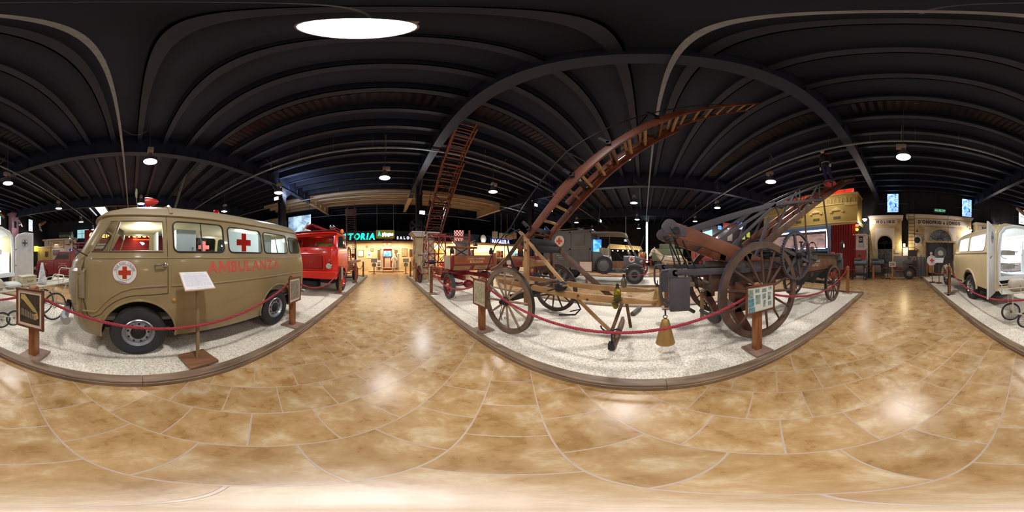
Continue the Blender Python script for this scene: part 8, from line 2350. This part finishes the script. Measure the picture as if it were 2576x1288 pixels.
# --- goods, figures and glowing pictures inside the lit shops
random.seed(21)
cols = [(150, 90, 60), (90, 60, 48), (190, 60, 50), (210, 190, 150), (120, 110, 100), (70, 90, 120), (200, 150, 80)]
for i in range(16):
    x = 3.4 + i * 1.12
    k = i % 4
    c_ = cols[i % 7]
    lab = ['dark cupboard', 'tall shelf with goods', 'round barrel', 'counter with jars'][k]
    g = thing(['cupboard', 'goods_shelf', 'barrel', 'shop_counter'][k], lab + ' inside the lit shops, number of bays from the pillar unclear', ['cupboard', 'shelf', 'barrel', 'counter'][k], (x, 16.2, 0), 'furniture in the lit shops')
    g['label'] = ('first', 'second', 'third', 'fourth')[i // 4] + ' ' + lab + ' from the pillar inside the lit shops'
    m_ = mat('shop_goods_%s' % ['brown', 'umber', 'red', 'cream', 'grey', 'blue', 'ochre'][i % 7], c_, rough=.6)
    if k == 0:
        MB().bx(x - .35, x + .35, 16.15, 16.55, 0, 1.9).build('cupboard_body', m_, g, bevel=.02)
        MB().bx(x - .3, x - .02, 16.12, 16.15, .1, 1.8).bx(x + .02, x + .3, 16.12, 16.15, .1, 1.8).build('doors', brownw, g)
    elif k == 1:
        MB().bx(x - .4, x - .36, 16.2, 16.55, 0, 2.2).bx(x + .36, x + .4, 16.2, 16.55, 0, 2.2).bx(x - .4, x + .4, 16.2, 16.55, .6, .63).bx(x - .4, x + .4, 16.2, 16.55, 1.1, 1.13).bx(x - .4, x + .4, 16.2, 16.55, 1.6, 1.63).bx(x - .4, x + .4, 16.2, 16.55, 2.17, 2.2).build('shelves', brownw, g)
        for q in range(9):
            MB().cyl((x - .26 + .26 * (q % 3), 16.35, .635 + .5 * (q // 3)), (x - .26 + .26 * (q % 3), 16.35, .85 + .5 * (q // 3)), .08, n=10).build('jar', m_, g)
    elif k == 2:
        MB().lathe([(.22, 0), (.28, .25), (.3, .45), (.28, .65), (.22, .9), (.001, .9)], (x, 16.1, 0), Z, 16).build('staves', m_, g)
        MB().torus((x, 16.1, .3), Z, .287, .012).torus((x, 16.1, .6), Z, .287, .012).build('hoops', iron, g)
    else:
        MB().bx(x - .5, x + .5, 15.9, 16.3, 0, .95).build('counter_body', m_, g, bevel=.02)
        for q in range(3):
            MB().lathe([(.07, 0), (.09, .1), (.05, .22), (.001, .24)], (x - .3 + .3 * q, 16.1, .95), Z, 10).build('jar', whitem, g)
x0, x1, z0, z1 = RY(1285, 1296, 629, 639, 16.3)
tag(MB().bx(x0, x1, 16.25, 16.35, z0, z1).cyl(((x0 + x1) / 2, 16.4, z1), ((x0 + x1) / 2, 16.55, z1 + .1), .02).build('shop_screen', glow('azure_screen', (40, 150, 250), 2.2), None), 'small azure screen glowing in the lit shops', 'screen')
x0, x1, z0, z1 = RY(1098, 1112, 628, 637, 15.9)
tag(MB().bx(x0, x1, 15.9, 15.95, z0, z1).cyl(((x0 + x1) / 2, 15.95, 0), ((x0 + x1) / 2, 15.95, z0), .03).build('orange_sign', glow('orange_sign', (250, 140, 50), 2), None), 'orange glowing sign seen through the carriage tower', 'sign')
# --- projection screen high behind the red truck, blue arrow
g = thing('projection_screen', 'large pale projected picture of a dark animal high behind the ambulance', 'projection screen', (-8.6, 14.2, 3.9))
MB().bx(-9.9, -7.25, 14.2, 14.25, 3.85, 5.65).build('picture', picture('projected_picture', [(60, 66, 84), (130, 160, 190), (200, 230, 250), (215, 240, 255)], .9, seed=26, emit=.9, dist=.6), g)
MB().bx(-9.95, -7.2, 14.25, 14.3, 5.65, 5.75).cyl((-9.8, 14.27, 5.7), (-9.8, 14.27, 7.1), .02).cyl((-7.4, 14.27, 5.7), (-7.4, 14.27, 7.1), .02).build('hanger', iron, g)
g = thing('arrow_sign', 'small glowing blue arrow pointing up beside the long ladder', 'sign', atD(1371, 575, 17))
p = atD(1371, 576, 17)
MB().text('↑', p, (.85, -.5, 0), Z, .2, .34, 0, .02).beam(p - Vector((0, 0, .16)), p + Vector((0, 0, .1)), .05, .05).prism([p + Vector((-.1, 0, .06)), p + Vector((.1, 0, .06)), p + Vector((0, 0, .2))], (.02, -.02, 0)).build('arrow', glow('blue_arrow', (40, 90, 255), 4), g)
MB().cyl(p + Vector((0, .05, .18)), (p.x, p.y + .05, 7.1), .008).build('wire', iron, g)
# --- floodlights on the columns
for k, (X, Y, z, dx, dy, lab) in enumerate(((-6.2, 8.0, 5.1, 0, -.35, 'bright floodlight on the steel column behind the khaki ambulance'), (9.9, 7.9, 5.45, -.2, -.35, 'bright starry floodlight on the steel column right of the cart'), (1.9, 9.4, 4.0, .05, -.35, 'floodlight on the column beside the tall ladder'), (13.0, 3.5, 4.4, -.1, 0, 'bright cold floodlight above the grey truck roof'))):
    c = Vector((X + dx, Y + dy, z))
    g = thing('floodlight', lab, 'floodlight', c)
    MB().box(c + Vector((0, .06, .04)), (.34, .16, .24)).beam(c + Vector((0, .1, .1)), (X, Y, z + .1) if k < 3 else (X, Y, 7.1), .04, .04).build('case', lampm, g, bevel=.02)
    MB().box(c + Vector((0, -.03, .02)), (.28, .02, .18)).build('lens', glow('flood_glass', (235, 245, 255), 40), g)
    area('flood_beam', c + Vector((.55 if k < 2 else 0, .3 if k < 2 else -.08, .25 if k < 2 else 0)), .25, 120 if k < 2 else 50, (.85, .93, 1), (math.radians(118 if k < 2 else -65), 0, 0))
# ---------- west side: fronts, tower, cinema
t = thing('plaster_building', 'cream plaster building with a framed painted sign board behind the red pickup', 'building', (-21.3, -10.2, 0))
MB().bx(-21.8, -21.2, -12.6, -7.6, 0, 3.75).build('front_wall', whitep, t)
MB().bx(-21.8, -21.0, -12.8, -7.5, 3.75, 4.0).build('cornice', whitep, t)
y0, y1, z0, z1 = RX(123, 161, 606, 623, -21.2)
MB().bx(-21.2, -21.15, y0, y1, z0, z1).build('sign_board', mat('sign_cream', (206, 186, 166)), t)
MB().text('ITALIAN', (-21.14, (y0 + y1) / 2, z0 + (z1 - z0) * .72), (0, 1, 0), Z, (y1 - y0) * .4, (z1 - z0) * .26, .0, .02).text('FORK SESSION', (-21.14, (y0 + y1) / 2, z0 + (z1 - z0) * .3), (0, 1, 0), Z, (y1 - y0) * .66, (z1 - z0) * .3, .0, .02).beam((-21.14, y0 + .25, z0 + .25), (-21.14, y0 + .25, z1 - .3), .06, .03).beam((-21.14, y1 - .3, z0 + .25), (-21.14, y1 - .3, z1 - .3), .06, .03).build('lettering', letd, t, smooth=0)
MB().tube([(-21.14, a, b) for a, b in ((y0, z0), (y1, z0), (y1, z1), (y0, z1))], .03, 5, closed=True).build('board_frame', brownw, t)
y0, y1, z0, z1 = RX(134, 150, 629, 641, -21.2)
MB().bx(-21.2, -21.12, y0, y1, z0, z1).build('framed_photo', picture('violet_photo', [(70, 60, 80), (150, 140, 170)], 2, seed=27), t)
area('front_light', (-20.3, -10.5, 3.6), 3, 60, (1, .9, .72), (0, math.radians(-25), 0), .5)
t = thing('name_sign', 'dark lettered name sign above the plaster building', 'sign', (-21.0, -9.2, 4.0))
y0, y1, z0, z1 = RX(148, 178, 587, 600, -21.3)
MB().bx(-21.4, -21.3, y0, y1, z0, z1 + .2).build('board', mat('dark_sign', (30, 26, 30), rough=.5), t)
MB().text('MANFREDONIA', (-21.28, (y0 + y1) / 2, (z0 + z1) / 2), (0, 1, 0), Z, (y1 - y0) * .92, (z1 - z0) * .45, 0, .02).build('lettering', mat('pale_letter', (170, 166, 156)), t, smooth=0)
MB().cyl((-21.5, y0 + .2, 3.9), (-21.4, y0 + .2, z0 + .1), .04).cyl((-21.5, y1 - .2, 3.9), (-21.4, y1 - .2, z0 + .1), .04).build('legs', iron, t)
t = thing('tower_model', 'slender pale stone bell tower model lit against the black wall', 'tower', (-14.6, -12.2, 0))
x0, x1, z0, z1 = RY(2602.5, 2622.6, 534, 586, -12.2)
tw = mat('lilac_stone', (176, 150, 160), rough=.7, c2=(140, 110, 122), scale=1.5)
MB().bx(x0 + .1, x1 - .1, -12.6, -12.1, 0, z1 - .25).bx(x0, x1, -12.72, -12.0, z1 - .45, z1 - .2).build('shaft', tw, t)
MB().lathe([(.5, 0), (.45, .15), (.2, .3), (.08, .5), (.02, .9), (.001, 1.0)], ((x0 + x1) / 2, -12.35, z1 - .2), Z, 8).build('spire', tw, t)
arch_ring(MB(), (x0 + x1) / 2, z1 - 1.3, .0, .2, -12.1, -12.07, 10, leg=z1 - 1.9).build('opening', blackm, t)
point('tower_light', ((x0 + x1) / 2 + .3, -11.2, 4.6), 30, (1, .8, .85), .1)
t = thing('hanging_shell', 'pale striped rocket shell hanging from the roof beside the wall screen', 'model', atY(106 + 2576, 561, -11.0))
a = atY(100 + 2576, 566, -11.0); b = atY(113 + 2576, 558, -11.0)
MB().cyl(a, b, .2, n=16).lathe([(.2, 0), (.12, .2), (.001, .35)], b, b - a, 14).build('shell_body', mat('tan_shell', (170, 130, 116), rough=.5), t)
MB().cyl(a, (a.x, a.y, 7.1), .008).cyl(b, (b.x, b.y, 7.1), .008).build('wire', wirem, t)
for px, py, lab in ((2678, 575, 'small grey model plane hanging below the shell'), (2628, 562, 'small white model plane hanging right of the tower'),(2576 + 3, 537, 'long brown wooden paddle hanging high at the wall')):
    c = atY(px, py, -11.3)
    t = thing('model_plane' if px != 2579 else 'hanging_paddle', lab, 'model' if px != 2579 else 'paddle', c)
    if px != 2579:
        MB().lathe([(.001, -.4), (.05, -.3), (.07, .1), (.03, .5), (.001, .55)], c, (.8, .2, -.4), 10).beam(c + Vector((-.3, 0, -.35)), c + Vector((.3, 0, .35)), .16, .02, up=(.8, .2, -.4)).beam(c + Vector((.3, .1, -.3)), c + Vector((.42, .1, -.1)), .08, .02).build('fuselage_and_wings', mat('pale_plane', (150, 150, 160), rough=.5), t)
    else:
        MB().lathe([(.001, -1.0), (.16, -.8), (.18, 0), (.14, .7), (.001, .95)], c + Vector((.3, 0, 0)), (-.9, 0, -.42), 10).build('blade', wood('paddle_wood', (150, 120, 100), (120, 92, 74), scale=3), t)
    MB().cyl(c, (c.x, c.y, 6.66), .006).build('wire', wirem, t)
t = thing('yellow_stall', 'warm lit yellow stall with a glowing lantern behind the white door', 'stall', (-18.5, -10.5, 0))
MB().bx(-19.3, -18.8, -12.2, -10.3, 0, 2.6).build('stall_wall', mat('stall_yellow', (200, 176, 120)), t)
MB().bx(-19.4, -18.6, -12.3, -10.2, 2.6, 2.75).build('stall_roof', whitep, t)
p = atX(91 + 2576, 626, -18.4)
MB().box(p, (.25, .5, .7)).build('lantern', glow('lemon_lantern', (240, 225, 60), 2.5), t)
MB().bx(-18.8, -18.72, -11.0, -10.6, 1.4, 2.1).build('dark_frame', brownw, t)
point('stall_light', p + Vector((.8, .2, .4)), 45, (1, .85, .5), .1)
t = thing('cinema_sign', 'glowing cinema letters on a red front seen through the ambulance windows', 'sign', (-20.6, -1.2, 3.2))
MB().bx(-21.4, -20.9, -6.2, 4.5, 0, 5.0).build('cinema_front', mat('cinema_red', (130, 24, 28), rough=.6), t)
y0, y1, z0, z1 = RX(226, 398, 586, 600, -20.8)
cl = glow('cinema_letter', (255, 214, 120), 3)
MB().word('CINEMA', (-20.85, y0 + (y1 - y0) * .2, 4.25), (0, 1, 0), Z, (y1 - y0) * .42, .72, 0, .05).word('FULGOR', (-20.85, y0 + (y1 - y0) * .78, 4.25), (0, 1, 0), Z, (y1 - y0) * .42, .72, 0, .05).build('letters', cl, t, smooth=0)
MB().bx(-20.9, -20.84, .2, 3.4, 3.55, 3.65).build('red_tube', glow('red_tube', (255, 70, 20), 5), t)
MB().bx(-20.9, -20.2, -2.2, 3.2, .0, 1.1).bx(-20.95, -20.85, -5.0, -3.2, 1.2, 3.2).build('ticket_counter', whitep, t)
area('cinema_light', (-20.1, .5, 3.5), 4, 60, (1, .3, .15), (0, math.radians(30), 0), .4)
x0 = -21.3
g = thing('pale_gallery', 'pale bluish lit gallery window left of the cinema sign', 'window', (-21.9, -8.0, 4.2))
MB().bx(-21.9, -21.7, -7.5, -5.9, 4.0, 5.2).build('lit_glass', glow('gallery_glass', (150, 200, 210), 1.0), g)
MB().bx(-21.68, -21.62, -7.5, -5.9, 4.6, 4.66).bx(-21.68, -21.62, -6.8, -6.74, 4.0, 5.2).build('glazing_bars', whitem, g)
g = thing('roof_window', 'bright white roof window in the dark ceiling at the west end', 'roof window', (-18.5, -3.2, 6.6))
MB().bx(-19.6, -16.2, -3.7, -2.7, 6.6, 6.64).build('lit_pane', glow('daylight_pane', (235, 245, 255), 3), g)
MB().bx(-19.7, -16.1, -4.35, -4.2, 6.58, 6.63).build('light_slot', glow('slot_light', (180, 200, 215), 1), g)
plain_ladder('wooden_ladder', 'grey ladder hanging from the roof behind the red loudspeaker', (-9.2, 2.4, 4.0), (-9.0, 3.1, 6.7), .4, 8, zinc, .05)
g = thing('beige_partition', 'beige wall block under the roof behind the khaki ambulance', 'wall block', (-11, 13, 3.0))
MB().bx(-16, -10.4, 13.5, 13.9, .0, 5.6).build('wall_face', mat('beige_block', (170, 164, 150), rough=.7), g)
MB().bx(-10.4, -9.95, 13.5, 14.0, .0, 5.2).build('dark_end', mat('slate_end', (52, 60, 66)), g)
